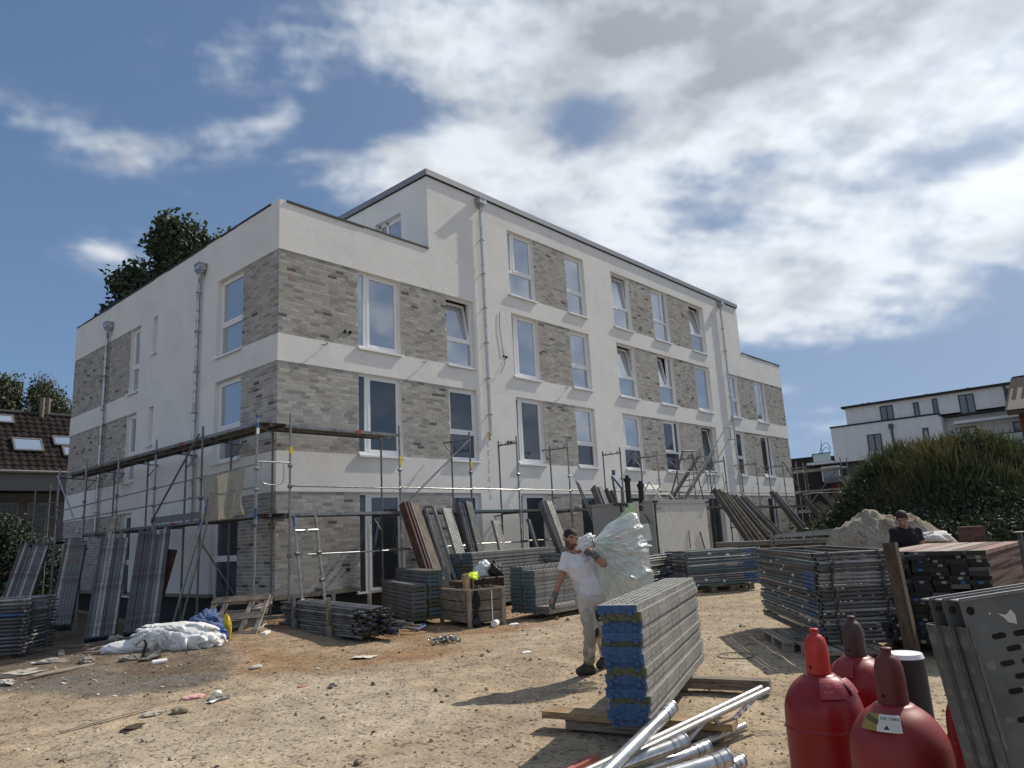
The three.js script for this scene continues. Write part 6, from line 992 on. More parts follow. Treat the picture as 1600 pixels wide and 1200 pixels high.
{ // the worker with the sack on his shoulder; x to the viewer's right, z towards the viewer
  const J = { pelvis: [0.055, 0.90, 0.0], waist: [0.045, 1.02, 0.0], chest: [-0.03, 1.24, 0.0], neck: [-0.075, 1.41, 0.01], head: [-0.125, 1.53, 0.03], shL: [-0.185, 1.335, 0.01], shR: [0.115, 1.37, -0.02], elL: [-0.285, 1.10, 0.04], wrL: [-0.375, 0.90, 0.10], haL: [-0.40, 0.845, 0.12], elR: [0.225, 1.265, 0.19], wrR: [0.115, 1.375, 0.20], haR: [0.065, 1.425, 0.19],
    hipL: [-0.01, 0.86, 0.02], hipR: [0.125, 0.87, -0.02], knL: [0.03, 0.50, 0.08], anL: [-0.015, 0.10, 0.0], toL: [-0.135, 0.045, 0.10], knR: [0.155, 0.475, -0.05], anR: [0.225, 0.135, -0.30], toR: [0.135, 0.05, -0.22], hemTilt: 0.25 };
  const headM = headMatrix([-0.133, 1.562, 0.03], 0.42, 0.22, -0.22);
  const N = (x, y, z, f) => fbm3(x * f, y * f, z * f, 4);
  const w = person({ pos: [7.27, gh(7.27, -5.47), -5.47], ry: -48.4 * DEG, label: 'worker in white T-shirt and stained white trousers carrying a big plastic sack on the shoulder', J, headM, skin: [0.36, 0.185, 0.115], hairC: [0.013, 0.011, 0.01], beard: true, fold: 0.013,
    shirtC: (x, y, z) => { const d = sstep(0.5, 0.68, N(x, y, z, 5)); const red = Math.hypot((x - 0.03) * 0.7, y - 1.30 - (x - 0.03) * 0.8, (z - 0.13) * 0.4) < 0.012 ? 0.8 : 0; return [mix(0.70 - d * 0.14, 0.4, red), mix(0.69 - d * 0.16, 0.05, red), mix(0.70 - d * 0.17, 0.04, red)]; },
    trouserC: (x, y, z) => { const d = sstep(0.42, 0.62, N(x, y + 3, z, 7)), low = sstep(0.5, 0.1, y); let c = [0.56, 0.53, 0.48].map((v, i) => v * (1 - d * (0.35 + 0.3 * low) * [1, 1.05, 1.15][i])); const dark = (Math.hypot((x - 0.15) / 0.055, (y - 0.66) / 0.085, (z - 0.06) / 0.12) < 1 && N(x, y, z, 18) > 0.36) || (Math.hypot((x - 0.10) / 0.035, (y - 0.47) / 0.07, (z - 0.08) / 0.14) < 1) || (y < 0.40 && x > 0.165 && N(x, y, z, 9) > 0.42); if (dark) c = [0.03, 0.03, 0.033]; if (y > 0.985) c = [0.02, 0.02, 0.022]; return c; }, bootC: [0.045, 0.042, 0.038] });
  const glove = (x, y, z) => { const k = 0.75 + 0.5 * N(x, y, z, 30); return [0.10 * k, 0.105 * k, 0.105 * k]; };
  w.hand(J.wrL, J.haL, [-0.5, 0.1, 0.8], 0.75, 1, glove, 'glove'); w.hand(J.wrR, J.haR, [0.3, 0.5, 0.8], 1.5, -1, glove, 'glove');
  part('glove_cuff', [tube(V(-0.352, 0.955, 0.082), V(-0.378, 0.895, 0.102), 0.038, 14), tube(V(0.155, 1.335, 0.198), V(0.105, 1.385, 0.2), 0.04, 14)], std({ color: lin(0.14, 0.145, 0.145), roughness: 0.95 }), w.t);
}
{ // the second worker among the stacks
  const J = { pelvis: [-0.03, 0.97, 0], waist: [-0.02, 1.08, 0], chest: [-0.03, 1.30, 0.01], neck: [-0.06, 1.46, 0.04], head: [-0.09, 1.56, 0.10], shL: [-0.20, 1.385, 0.02], shR: [0.135, 1.375, 0.0], elL: [-0.25, 1.12, 0.05], wrL: [-0.27, 0.89, 0.12], haL: [-0.275, 0.82, 0.14], elR: [0.185, 1.11, 0.05], wrR: [0.17, 0.88, 0.13], haR: [0.165, 0.81, 0.15], hipL: [-0.11, 0.92, 0], hipR: [0.06, 0.92, 0], knL: [-0.12, 0.50, 0.03], anL: [-0.13, 0.10, -0.02], toL: [-0.17, 0.045, 0.12], knR: [0.07, 0.50, 0.04], anR: [0.08, 0.10, -0.01], toR: [0.10, 0.045, 0.13] };
  const w = person({ pos: [12.62, gh(12.62, -3.2), -3.2], ry: -48.4 * DEG, label: 'man in a black T-shirt and dark trousers looking down among the stacks', J, headM: headMatrix([-0.10, 1.575, 0.11], -0.5, 0.62, 0.05), skin: [0.37, 0.20, 0.14], hairC: [0.022, 0.014, 0.010], beard: false, shirtC: () => [0.010, 0.011, 0.014], trouserC: () => [0.014, 0.018, 0.03], bootC: [0.02, 0.02, 0.02], fold: 0.01 });
  const sk = () => [0.37, 0.20, 0.14]; w.hand(J.wrL, J.haL, [-0.6, 0, 0.7], 0.7, 1, sk, 'hand'); w.hand(J.wrR, J.haR, [0.6, 0, 0.7], 0.7, -1, sk, 'hand');
}
{ // the plastic sack: gathered at the shoulder, fanning out to the right
  const T = V(0.11, 1.515, 0.02), rim = [[42, 0.30], [37.5, 0.40], [33, 0.62], [27, 0.66], [18, 0.64], [6, 0.65], [-8, 0.69], [-19, 0.73], [-30, 0.83], [-37, 0.90], [-45, 0.90], [-52, 0.86], [-59, 0.83], [-66, 0.82], [-74, 0.815], [-80, 0.81], [-85, 0.79], [-90, 0.70]];
  const rad = (a) => { for (let i = 0; i < rim.length - 1; i++) if (a <= rim[i][0] && a >= rim[i + 1][0]) return mix(rim[i][1], rim[i + 1][1], (rim[i][0] - a) / (rim[i][0] - rim[i + 1][0])); return 0.6; };
  const nt = 110, nr = 40, pos = [], uv = [], idx = [], half = (nt + 1) * (nr + 1);
  for (const s of [1, -1]) for (let j = 0; j <= nr; j++) for (let i = 0; i <= nt; i++) {
    const u = i / nt, a = mix(42, -90, u), rho = j / nr, R = rad(a) * (1 + 0.05 * (fbm3(u * 14, 2, 0, 3) - 0.5) * 2), e = Math.min(1, 5 * Math.min(u, 1 - u));
    const x = Math.cos(a * DEG) * R * rho, y = Math.sin(a * DEG) * R * rho, prof = Math.sqrt(Math.max(0, 1 - ((rho - 0.55) / 0.5) ** 2)) * Math.sqrt(clamp(4 * u * (1 - u)));
    const open = rho > 0.92 ? 1 : 1; const cr = Math.abs(fbm3(u * 9 + 0.5 * rho, rho * 1.8, s * 3, 3) - 0.5), cr2 = Math.abs(fbm3(u * 26 + rho, rho * 4.5, s * 3 + 8, 3) - 0.5), pleat = (0.05 * sstep(0.14, 0, cr) * mix(1, 0.5, rho) + 0.02 * sstep(0.1, 0, cr2)) * e * sstep(0, 0.3, rho) + 0.16 * (fbm3(x * 3.2 + 5, y * 3.2, s * 4, 3) - 0.5) * e * rho;
    const th = 0.22 * prof * open + 0.03 * e * (1 - rho * 0.6);
    pos.push(T.x + x + pleat * 0.25, T.y + y - 0.02 * Math.sin(rho * 3), T.z - 0.10 * rho + s * th + (s > 0 ? pleat : -pleat) * (rho < 1 ? 1 : 0.3)); uv.push(u * 1.6, rho);
    const k = (s > 0 ? 0 : half) + j * (nt + 1) + i; if (i < nt && j < nr) { const q = k + nt + 1; if (s > 0) idx.push(k, k + 1, q, k + 1, q + 1, q); else idx.push(k, q, k + 1, k + 1, q, q + 1); }
  }
  const g = new THREE.BufferGeometry(); g.setAttribute('position', new THREE.Float32BufferAttribute(pos, 3)); g.setAttribute('uv', new THREE.Float32BufferAttribute(uv, 2)); g.setIndex(idx); g.computeVertexNormals();
  const t = thing('plastic_sack', 'big translucent white plastic sack of rubble carried on the worker shoulder', 'sack', [7.27, gh(7.27, -5.47), -5.47], -48.4 * DEG);
  const film = phy({ color: lin(0.80, 0.83, 0.80), roughness: 0.34, transmission: 0.45, thickness: 0, side: THREE.DoubleSide, clearcoat: 0.4, clearcoatRoughness: 0.3 });
  part('sack_film', g, film, t); part('gathered_neck', (() => { const q = crumple(0.13, 0.085, 0.10, 41, 0.5, 44, 0.9); q.rotateZ(0.5); q.translate(0.045, 1.515, 0.06); return q; })(), phy({ color: lin(0.82, 0.83, 0.83), roughness: 0.4, transmission: 0.2, thickness: 0 }), t);
  part('tie_string', curve([V(0.10, 1.60, 0.07), V(0.125, 1.55, 0.12), V(0.13, 1.50, 0.13), V(0.15, 1.45, 0.13)], 0.005, 5, 14), M.black, t);
  const fill = []; const r = rng(57); const green = std({ color: lin(0.46, 0.60, 0.34), roughness: 0.8 });
  for (let i = 0; i < 16; i++) { const a = mix(36, -78, r()) * DEG, d = 0.28 + 0.36 * r(); fill.push(bx(0.26, 0.2, 0.05).rotateZ(r() * 3).rotateY(r() * 1.2 - 0.6).translate(T.x + Math.cos(a) * d, T.y + Math.sin(a) * d, T.z - 0.08 + (r() - 0.5) * 0.14)); }
  part('rubble_filling', fill, std({ color: lin(0.62, 0.66, 0.57), roughness: 0.9 }), t);
  part('foam_piece', [bx(0.075, 0.34, 0.05).rotateZ(-0.12).translate(0.655, 1.79, -0.13), bx(0.07, 0.3, 0.05).rotateZ(-0.3).translate(0.575, 1.76, -0.12), bx(0.06, 0.24, 0.05).rotateZ(-0.5).translate(0.51, 1.735, -0.10), bx(0.06, 0.2, 0.05).rotateZ(-0.7).translate(0.45, 1.71, -0.09), bx(0.05, 0.16, 0.05).rotateZ(-0.9).translate(0.40, 1.685, -0.07)], green, t);
  part('red_print', [bx(0.05, 0.09, 0.004).rotateZ(0.4).translate(0.775, 1.23, -0.06), bx(0.03, 0.08, 0.004).translate(0.80, 1.12, -0.08), bx(0.09, 0.06, 0.004).translate(0.47, 1.55, 0.10)], std({ color: lin(0.55, 0.12, 0.12), roughness: 0.7 }), t);
  part('torn_rim', [crumple(0.13, 0.05, 0.06, 47, 0.5, 30, 0.9).translate(0.70, 1.43, -0.08), crumple(0.10, 0.035, 0.05, 48, 0.5, 30, 0.9).rotateZ(-0.2).translate(0.72, 1.47, -0.06)], phy({ color: lin(0.78, 0.74, 0.72), roughness: 0.5, transmission: 0.2, thickness: 0 }), t);
}

{ // the white woven sack on the mud
  const fn = (x, y, z) => {
    let d = ell(x, y, z, [0.16, 0.10, 0], [0.62, 0.30, 0.40]); d = smin(d, ell(x, y, z, [-0.36, 0.12, 0.04], [0.36, 0.27, 0.36]), 0.10); d = smin(d, ell(x, y, z, [0.55, 0.06, 0.02], [0.30, 0.16, 0.26]), 0.12);
    const px = x + 0.14, py = y - 0.34, a = Math.atan2(py, px), R = Math.hypot(px, py), c = Math.abs(fbm3(a * 2.6 + 3, R * 1.4, z * 2.2, 3) - 0.5);
    d += 0.055 * sstep(0.10, 0, c) * sstep(0.05, 0.3, R) - 0.05 * (fbm3(x * 3, y * 3 + 2, z * 3, 3) - 0.5) + 0.02 * sstep(0.08, 0, Math.abs(fbm3(x * 5, y * 7, z * 5 + 9, 3) - 0.5));
    d = Math.max(d, -(Math.hypot((x + 0.115) * 1.6, z - 0.42) - 0.05)); return Math.max(d, -0.02 - y);
  };
  const o = single('woven_sack', surfaceNet(fn, [-0.85, -0.06, -0.55], [0.95, 0.5, 0.55], 0.016), M.tarp, 'big crumpled white woven sack lying in the mud on the left', 'sack', null, [5.5, gh(5.5, -12.55), -12.55]); o.rotation.y = -0.95;
}
// ---------------------------------------------------------------- the earth heap in front of the hill
{
  const n = 110, m = 80, pos = [], col = [], idx = [], uv = [];
  for (let j = 0; j <= m; j++) for (let i = 0; i <= n; i++) {
    const x = 18.6 + 6 * j / m, z = -9.4 + 6.8 * i / n, q = 1.45 * soft(x, z, 21.9, -6.25, 0.95) + 0.95 * soft(x, z, 22.2, -5.0, 0.75) + 0.55 * soft(x, z, 21.7, -7.3, 0.8), lump = (fbm3(x * 1.5, 3, z * 1.5, 5, 0.6) - 0.5) * 0.7 + (fbm3(x * 5, 1, z * 5, 4, 0.6) - 0.5) * 0.28, h = q + lump * sstep(0.05, 0.6, q) - 0.12;
    pos.push(x, gh(x, z) + h, z); uv.push(x / 1.2, z / 1.2 + h); const c = mix(0.7, 1.15, fbm3(x * 3, 7, z * 3, 4)), g = sstep(0.45, 0.6, fbm3(x * 1.2 + 3, 2, z * 1.2, 4)); col.push(mix(0.36, 0.46, g) * c, mix(0.30, 0.42, g) * c, mix(0.22, 0.35, g) * c);
    if (i < n && j < m) { const a = j * (n + 1) + i; idx.push(a, a + 1, a + n + 1, a + 1, a + n + 2, a + n + 1); }
  }
  const g = new THREE.BufferGeometry(); g.setAttribute('position', new THREE.Float32BufferAttribute(pos, 3)); g.setAttribute('color', new THREE.Float32BufferAttribute(col, 3)); g.setAttribute('uv', new THREE.Float32BufferAttribute(uv, 2)); g.setIndex(idx); g.computeVertexNormals();
  const o = new THREE.Mesh(g, M.soil); o.name = 'earth_mound'; o.userData.kind = 'structure'; scene.add(o);
  const sp = (a, b, l) => single('marking_stake', tube(a, b, 0.018, 6), M.timberPale, l, 'stake'); sp(V(20.3, 0.2, -6.45), V(20.5, 1.2, -6.35), 'thin pale stake leaning before the earth heap, left of two'); sp(V(20.6, 0.3, -6.0), V(20.9, 1.35, -5.85), 'thin pale stake leaning before the earth heap, right of two');
  single('white_rubble', crumple(0.5, 0.2, 0.4, 61, 0.5, 26, 0.4), std({ color: lin(0.62, 0.61, 0.58), roughness: 0.95 }), 'heap of white rubble on the right flank of the earth heap', 'rubble', null, [21.6, 1.0, -4.85]);
  single('rubble_bag', crumple(0.45, 0.16, 0.3, 62, 0.5, 26, 0.4), M.white, 'white plastic rubbish at the left foot of the earth heap', 'rubbish', null, [20.4, 0.55, -7.2]);
  const t = thing('board_bench', 'rough board laid across two blocks right of the second man', 'bench', [18.4, 0, -3.6]); part('board', bx(0.3, 0.04, 2.2, 0, 0.92, -0.2), M.timberGrey, t); part('block', bx(0.4, 0.9, 0.3, 0, 0.45, -0.9), M.timberDark, t); part('block', bx(0.4, 0.9, 0.3, 0, 0.45, 0.5), M.timberDark, t); single('brown_box', bx(0.35, 0.35, 0.45, 18.6, 1.13, -3.45, 0.4), M.boardRed, 'brown box standing on the rough board bench', 'box');
}
// ---------------------------------------------------------------- weeds on the hill
const bladeGeo = (() => { const r = rng(5), pos = [], idx = []; for (let i = 0; i < 11; i++) { const a = r() * 6.28, l = 0.55 + 0.45 * r(), out = 0.12 + 0.34 * r(), w = 0.012 + 0.014 * r(), c = Math.cos(a), s = Math.sin(a), k = pos.length / 3; pos.push(-s * w, 0, c * w, s * w, 0, -c * w, c * out * 0.45 - s * w, l * 0.65, s * out * 0.45 + c * w, c * out * 0.45 + s * w, l * 0.65, s * out * 0.45 - c * w, c * out, l, s * out); idx.push(k, k + 1, k + 2, k + 1, k + 3, k + 2, k + 2, k + 3, k + 4); } const g = new THREE.BufferGeometry(); g.setAttribute('position', new THREE.Float32BufferAttribute(pos, 3)); g.setIndex(idx); g.computeVertexNormals(); return g; })();
const sprayGeo = (n, size, spread, seed, drop = 0) => { const r = rng(seed), pos = [], idx = []; for (let i = 0; i < n; i++) { const c = V((r() - 0.5) * 2 * spread, (r() - 0.5) * 2 * spread - drop * r(), (r() - 0.5) * 2 * spread), q = new THREE.Quaternion().setFromEuler(new THREE.Euler(r() * 6.3, r() * 6.3, r() * 6.3)), s = size * (0.6 + 0.8 * r()), k = pos.length / 3; for (const [x, y, z] of [[-s * 0.5, 0, 0], [0, s * 0.3, s * 0.07], [s * 0.55, 0, 0], [0, -s * 0.3, s * 0.07]]) { const v = V(x, y, z).applyQuaternion(q).add(c); pos.push(v.x, v.y, v.z); } idx.push(k, k + 1, k + 2, k, k + 2, k + 3); } const g = new THREE.BufferGeometry(); g.setAttribute('position', new THREE.Float32BufferAttribute(pos, 3)); g.setIndex(idx); g.computeVertexNormals(); return g; };
const leafM = (r, g, b) => phy({ color: lin(1, 1, 1), roughness: 0.8, transmission: 0.3, thickness: 0, side: THREE.DoubleSide });
{
  const r = rng(203), grass = [], gc = [], herb = [], hc = [];
  while (grass.length < 9000) { const x = 29.5 + 11 * r(), z = -13.2 + 17 * r(), h = gh(x, z); if (h < 0.25 && r() > 0.5) continue; if (z < -12 && x < 31) continue; const s = (0.45 + 0.75 * r()) * (0.55 + 0.9 * fbm3(x * 0.8, 1, z * 0.8, 3)) * (0.6 + 0.4 * sstep(0.2, 2, h)); grass.push(new THREE.Matrix4().compose(V(x, h - 0.05, z), new THREE.Quaternion().setFromEuler(new THREE.Euler((r() - 0.5) * 0.5, r() * 6.3, (r() - 0.5) * 0.5)), V(s * 1.2, s * 1.15, s * 1.2))); const k = fbm3(x * 0.6 + 9, 5, z * 0.6, 4), v = 0.75 + 0.5 * r(), dry = sstep(0.5, 0.65, k) * 0.8; gc.push(lin(mix(0.058, 0.145, dry) * v, mix(0.078, 0.13, dry) * v, mix(0.024, 0.05, dry) * v)); }
  while (herb.length < 5200) { const x = 30 + 9.5 * r(), z = -13 + 16.5 * r(), h = gh(x, z), dens = fbm3(x * 0.5 + 2, 8, z * 0.5, 4) + 0.28 * sstep(2.6, 0.4, h); if (r() > sstep(0.40, 0.72, dens)) continue; if (z < -12 && x < 31) continue; const s = 0.5 + 0.6 * r(); herb.push(new THREE.Matrix4().compose(V(x, h + 0.1 + 0.6 * r() * (0.4 + sstep(0.5, 0.75, dens)), z), new THREE.Quaternion().setFromEuler(new THREE.Euler(r() * 6, r() * 6, r() * 6)), V(s, s, s))); const v = 0.6 + 0.7 * r(); hc.push(lin(0.028 * v, 0.048 * v, 0.016 * v)); }
  tag(instances('weeds', bladeGeo, leafM(), grass, null, gc), 'tall grasses and weeds grown over the earth hill on the right', 'weeds'); tag(instances('leafy_scrub', sprayGeo(16, 0.16, 0.3, 8), leafM(), herb, null, hc), 'dark leafy scrub in the hollows of the overgrown hill', 'scrub');
}
// ---------------------------------------------------------------- trees
function tree({ name, label, base, trunkTop, trunkR, blobs, n, leaf, spread, tones, seed, drop = 0, group, limbs = 9, size = 1 }) {
  const r = rng(seed), t = thing(name, label, 'tree', base, 0, group), B = V(...base), wood = std({ color: lin(0.09, 0.075, 0.06), roughness: 1 });
  const g = [new THREE.CylinderGeometry(trunkR * 0.5, trunkR, trunkTop, 9, 4).translate(0, trunkTop / 2, 0)];
  for (let i = 0; i < limbs; i++) { const b = blobs[i % blobs.length], y = trunkTop * (0.45 + 0.5 * r()), e = V(b[0] + (r() - 0.5) * b[3], b[1] + (r() - 0.3) * b[4] * 0.6, b[2] + (r() - 0.5) * b[5]); g.push(curve([V(0, y, 0), V(e.x * 0.35, mix(y, e.y, 0.55), e.z * 0.35), V(e.x * 0.75, mix(y, e.y, 0.85), e.z * 0.75), e], trunkR * 0.16, 5, 8)); }
  part('trunk', g, wood, t);
  const mats = [], cols = [], tot = blobs.reduce((a, b) => a + b[3] * b[4] * b[5], 0);
  for (const [cx, cy, cz, rx, ry, rz] of blobs) { const k = Math.round(n * rx * ry * rz / tot); for (let i = 0; i < k; i++) { const d = V(r() - 0.5, r() - 0.5, r() - 0.5).normalize(), f = 0.9 + 0.35 * (fbm3(d.x * 2 + cx, d.y * 2 + cy, d.z * 2 + cz, 3) - 0.5) * 2, q = Math.pow(r(), 0.42) * f, x = cx + d.x * rx * q, y = cy + d.y * ry * q, z = cz + d.z * rz * q; if (vn3(x * 0.9 + 7, y * 0.9, z * 0.9) < 0.28 && q > 0.5) continue; const s = size * (0.7 + 0.6 * r()); mats.push(new THREE.Matrix4().compose(V(x, y - drop * r(), z), new THREE.Quaternion().setFromEuler(drop ? new THREE.Euler((r() - 0.5) * 0.7, r() * 6.3, (r() - 0.5) * 0.7) : new THREE.Euler(r() * 6.3, r() * 6.3, r() * 6.3)), V(s, drop ? s * 1.7 : s, s))); const c = tones[Math.floor(r() * tones.length)], v = 0.7 + 0.6 * r(); cols.push(lin(c[0] * v, c[1] * v, c[2] * v)); } }
  const f = instances('foliage', sprayGeo(14, leaf, spread, seed + 1, drop), leafM(), mats, t, cols, null); f.name = 'crown'; return t;
}
const DK = [[0.030, 0.050, 0.018], [0.040, 0.064, 0.022], [0.055, 0.080, 0.030]], MID = [[0.050, 0.068, 0.022], [0.066, 0.082, 0.028], [0.085, 0.095, 0.036]];
tree({ name: 'broadleaf_tree', label: 'tall dark broadleaf tree rising behind the left roof edge of the white building', base: [19.3, 0, -45.5], trunkTop: 17, trunkR: 0.4, blobs: [[-0.3, 19.6, 1.2, 2.0, 3.0, 2.2], [-2.6, 17.6, 0.2, 1.6, 1.9, 1.8], [2.3, 20.0, 2.4, 1.9, 2.2, 1.8], [0.6, 16.5, 1, 3.5, 2.8, 2.6], [-3.6, 15.6, 0, 1.2, 1.3, 1.3], [-1.4, 21.0, 1.0, 1.1, 1.6, 1.1]], n: 3600, leaf: 0.30, spread: 0.45, tones: DK, seed: 301 });
tree({ name: 'weeping_birch', label: 'weeping birch at the far left edge behind the dark roof', base: [12.8, 0, -60.5], trunkTop: 13, trunkR: 0.3, blobs: [[0.9, 14.0, 0.1, 1.1, 2.2, 1.2], [-0.3, 13.4, 0, 1.6, 2.5, 1.4], [0.8, 12, 0.3, 1.5, 3.4, 1.4], [-1.2, 11, 0, 2, 3, 1.6]], n: 2600, leaf: 0.17, spread: 0.38, tones: MID, seed: 302, drop: 0.9, group: 'birches behind the dark roof' });
tree({ name: 'weeping_birch', label: 'weeping birch with drooping twigs behind the ridge chimneys', base: [16.1, 0, -60], trunkTop: 13, trunkR: 0.3, blobs: [[-0.1, 14.2, 0, 0.75, 1.6, 0.9], [0.4, 13.0, 0.2, 1.15, 2.0, 1.2], [-0.4, 12.2, 0.1, 1.0, 2.8, 1.2], [0.9, 11.4, 0.4, 1.6, 2.4, 1.4]], n: 2400, leaf: 0.17, spread: 0.38, tones: MID, seed: 303, drop: 0.9, group: 'birches behind the dark roof' });
tree({ name: 'dark_tree', label: 'lower dark tree between the birches and the white building', base: [18.2, 0, -58.5], trunkTop: 9, trunkR: 0.3, blobs: [[0, 10.6, 0, 1.9, 2.6, 1.6], [-2.6, 9.6, 0, 2.4, 2.4, 1.8], [1.8, 10.8, 0.3, 1.6, 2.4, 1.6]], n: 2600, leaf: 0.2, spread: 0.4, tones: [...DK, MID[0]], seed: 304 });
tree({ name: 'garden_shrub', label: 'big dark shrub before the dark house at the left edge', base: [7.2, 0, -32.3], trunkTop: 1.5, trunkR: 0.12, blobs: [[0, 1.9, 0, 1.8, 1.9, 1.4], [1.9, 1.3, 0.3, 1.2, 1.3, 1.1], [-2.2, 1.8, 0, 1.6, 1.8, 1.2], [-4, 1.6, 0.4, 1.6, 1.6, 1.2]], n: 2600, leaf: 0.13, spread: 0.26, tones: [[0.018, 0.034, 0.013], [0.026, 0.045, 0.017], [0.035, 0.05, 0.02]], seed: 305, limbs: 6 });
tree({ name: 'dry_bush', label: 'pale dry bush at the left frame edge below the scaffold', base: [5.9, -0.1, -28.6], trunkTop: 0.8, trunkR: 0.06, blobs: [[0, 1.0, 0, 0.9, 1.1, 0.8], [-1.2, 0.9, 0.2, 0.9, 1.0, 0.7]], n: 700, leaf: 0.12, spread: 0.25, tones: [[0.13, 0.12, 0.06], [0.10, 0.105, 0.05], [0.17, 0.15, 0.09]], seed: 306, limbs: 5 });
// ---------------------------------------------------------------- house with the dark tiled roof on the left
{
  const h = thing('dark_roof_house', 'low house with a dark brown tiled roof and skylights behind the left scaffold', 'house', [0, 0, 0]);
  const x0 = -3, x1 = 14.5, rz = -39, ry = 8.3, ez = -36.3, ey = 5.43, sl = Math.hypot(rz - ez, ry - ey), ang = Math.atan2(ry - ey, ez - rz), dark = std({ color: lin(0.045, 0.047, 0.05), roughness: 0.85 });
  part('roof', [bx(x1 - x0, 0.12, sl, 0, 0, 0).rotateX(ang).translate((x0 + x1) / 2, (ry + ey) / 2 - 0.1, (rz + ez) / 2), bx(x1 - x0, 0.12, sl, 0, 0, 0).rotateX(-ang).translate((x0 + x1) / 2, (ry + ey) / 2 - 0.1, rz - (ez - rz) / 2)], dark, h);
  const r = rng(401), mats = [], cols = [], tw = 0.3, th = 0.335, tg = (() => { const s = new THREE.Shape(); s.moveTo(-0.155, -0.012); s.quadraticCurveTo(-0.10, -0.02, -0.06, 0); s.quadraticCurveTo(0.02, 0.055, 0.10, 0.012); s.lineTo(0.155, -0.004); s.lineTo(0.155, -0.02); s.lineTo(-0.155, -0.03); const g = new THREE.ExtrudeGeometry(s, { depth: 0.40, bevelEnabled: false, curveSegments: 3 }); g.translate(0, 0, -0.2); g.rotateX(-0.10); return g; })();
  const q = new THREE.Quaternion().setFromEuler(new THREE.Euler(ang, 0, 0));
  for (let k = 0; k < 12; k++) for (let x = x0 + 0.15 + (k % 2) * 0.0; x < x1; x += tw) { const f = (k + 0.5) / 12; mats.push(new THREE.Matrix4().compose(V(x, mix(ry, ey, f) + 0.02, mix(rz, ez, f) + 0.02), q, V(1, 1, 1))); const v = 0.65 + 0.7 * r() + 0.4 * (fbm3(x * 0.7, k * 0.4, 3, 3) - 0.5); cols.push(lin(0.022 * v, 0.0165 * v, 0.016 * v)); }
  instances('roof_tiles', tg, phy({ roughness: 0.95, specularIntensity: 0.3 }), mats, h, cols);
  const rt = []; for (let x = x0; x < x1; x += 0.4) rt.push(new THREE.CylinderGeometry(0.10, 0.115, 0.41, 8, 1).rotateZ(Math.PI / 2).translate(x, ry + 0.06, rz)); const ridge = part('ridge_tiles', rt, std({ color: lin(0.042, 0.033, 0.031), roughness: 0.8 }), h); ridge.userData.kind = 'stuff';
  const at = (x, f, lift) => V(x, mix(ry, ey, f) + lift * Math.cos(ang), mix(rz, ez, f) + lift * Math.sin(ang));
  const sky = (xa, xb, fa, fb) => { const c = at((xa + xb) / 2, (fa + fb) / 2, 0.1), L = (fb - fa) * sl, W = xb - xa, fr = [bx(W + 0.16, 0.1, 0.09, 0, 0, -L / 2 - 0.04), bx(W + 0.16, 0.1, 0.09, 0, 0, L / 2 + 0.04), bx(0.08, 0.1, L, -W / 2 - 0.04, 0, 0), bx(0.08, 0.1, L, W / 2 + 0.04, 0, 0)].map((g) => g.rotateX(ang).translate(c.x, c.y, c.z)); const s = part('skylight', fr, M.galvDark, h); part('pane', bx(W, 0.03, L, 0, 0.02, 0).rotateX(ang).translate(c.x, c.y, c.z), phy({ color: lin(0.74, 0.80, 0.83), metalness: 0.9, roughness: 0.06 }), s); };
  sky(8.2, 9.1, 0.09, 0.20); sky(9.0, 10.0, 0.50, 0.68); sky(10.62, 11.25, 0.43, 0.555); sky(10.9, 11.5, 0.61, 0.74); sky(5.5, 6.5, 0.5, 0.68);
  part('gutter', [tube(V(x0, ey - 0.06, ez + 0.12), V(x1, ey - 0.06, ez + 0.12), 0.07, 8)], M.galvDull, h); part('fascia', bx(x1 - x0, 0.72, 0.12, (x0 + x1) / 2, ey - 0.5, ez - 0.02), std({ color: lin(0.13, 0.13, 0.13), roughness: 0.8 }), h);
  part('wall', [bx(x1 - x0 - 1, ey - 0.9, 0.3, (x0 + x1) / 2, (ey - 0.9) / 2, ez - 1.2), bx(0.3, ey, 5, x1 - 0.7, ey / 2, rz), bx(0.3, ey, 5, x0 + 0.7, ey / 2, rz), bx(x1 - x0 - 1, ey, 0.3, (x0 + x1) / 2, ey / 2, rz - 2.4)], std({ color: lin(0.11, 0.105, 0.10), roughness: 0.9 }), h);
  for (const [a, b] of [[-1.5, 0.5], [2, 4.5], [5.2, 8.2], [8.5, 9.3], [9.7, 10.4], [10.8, 11.6]]) { const w = part('window', [bx(0.08, 3.0, 0.1, a, 2.6, ez - 1.02), bx(0.08, 3.0, 0.1, b, 2.6, ez - 1.02), bx(b - a, 0.08, 0.1, (a + b) / 2, 4.1, ez - 1.02), bx(b - a, 0.08, 0.1, (a + b) / 2, 1.1, ez - 1.02)], M.galvDull, h); part('pane', bx(b - a - 0.08, 2.92, 0.03, (a + b) / 2, 2.6, ez - 1.02), M.glassDark, w); }
  const c = part('chimney_pipe', [tube(V(9.85, ry, rz), V(9.85, ry + 0.42, rz), 0.09, 8), tube(V(10.35, ry - 0.1, rz + 0.1), V(10.35, ry + 0.85, rz + 0.1), 0.10, 8), tube(V(10.62, ry - 0.1, rz), V(10.62, ry + 0.85, rz), 0.10, 8)], std({ color: lin(0.20, 0.165, 0.14), roughness: 0.9 }), h);
}
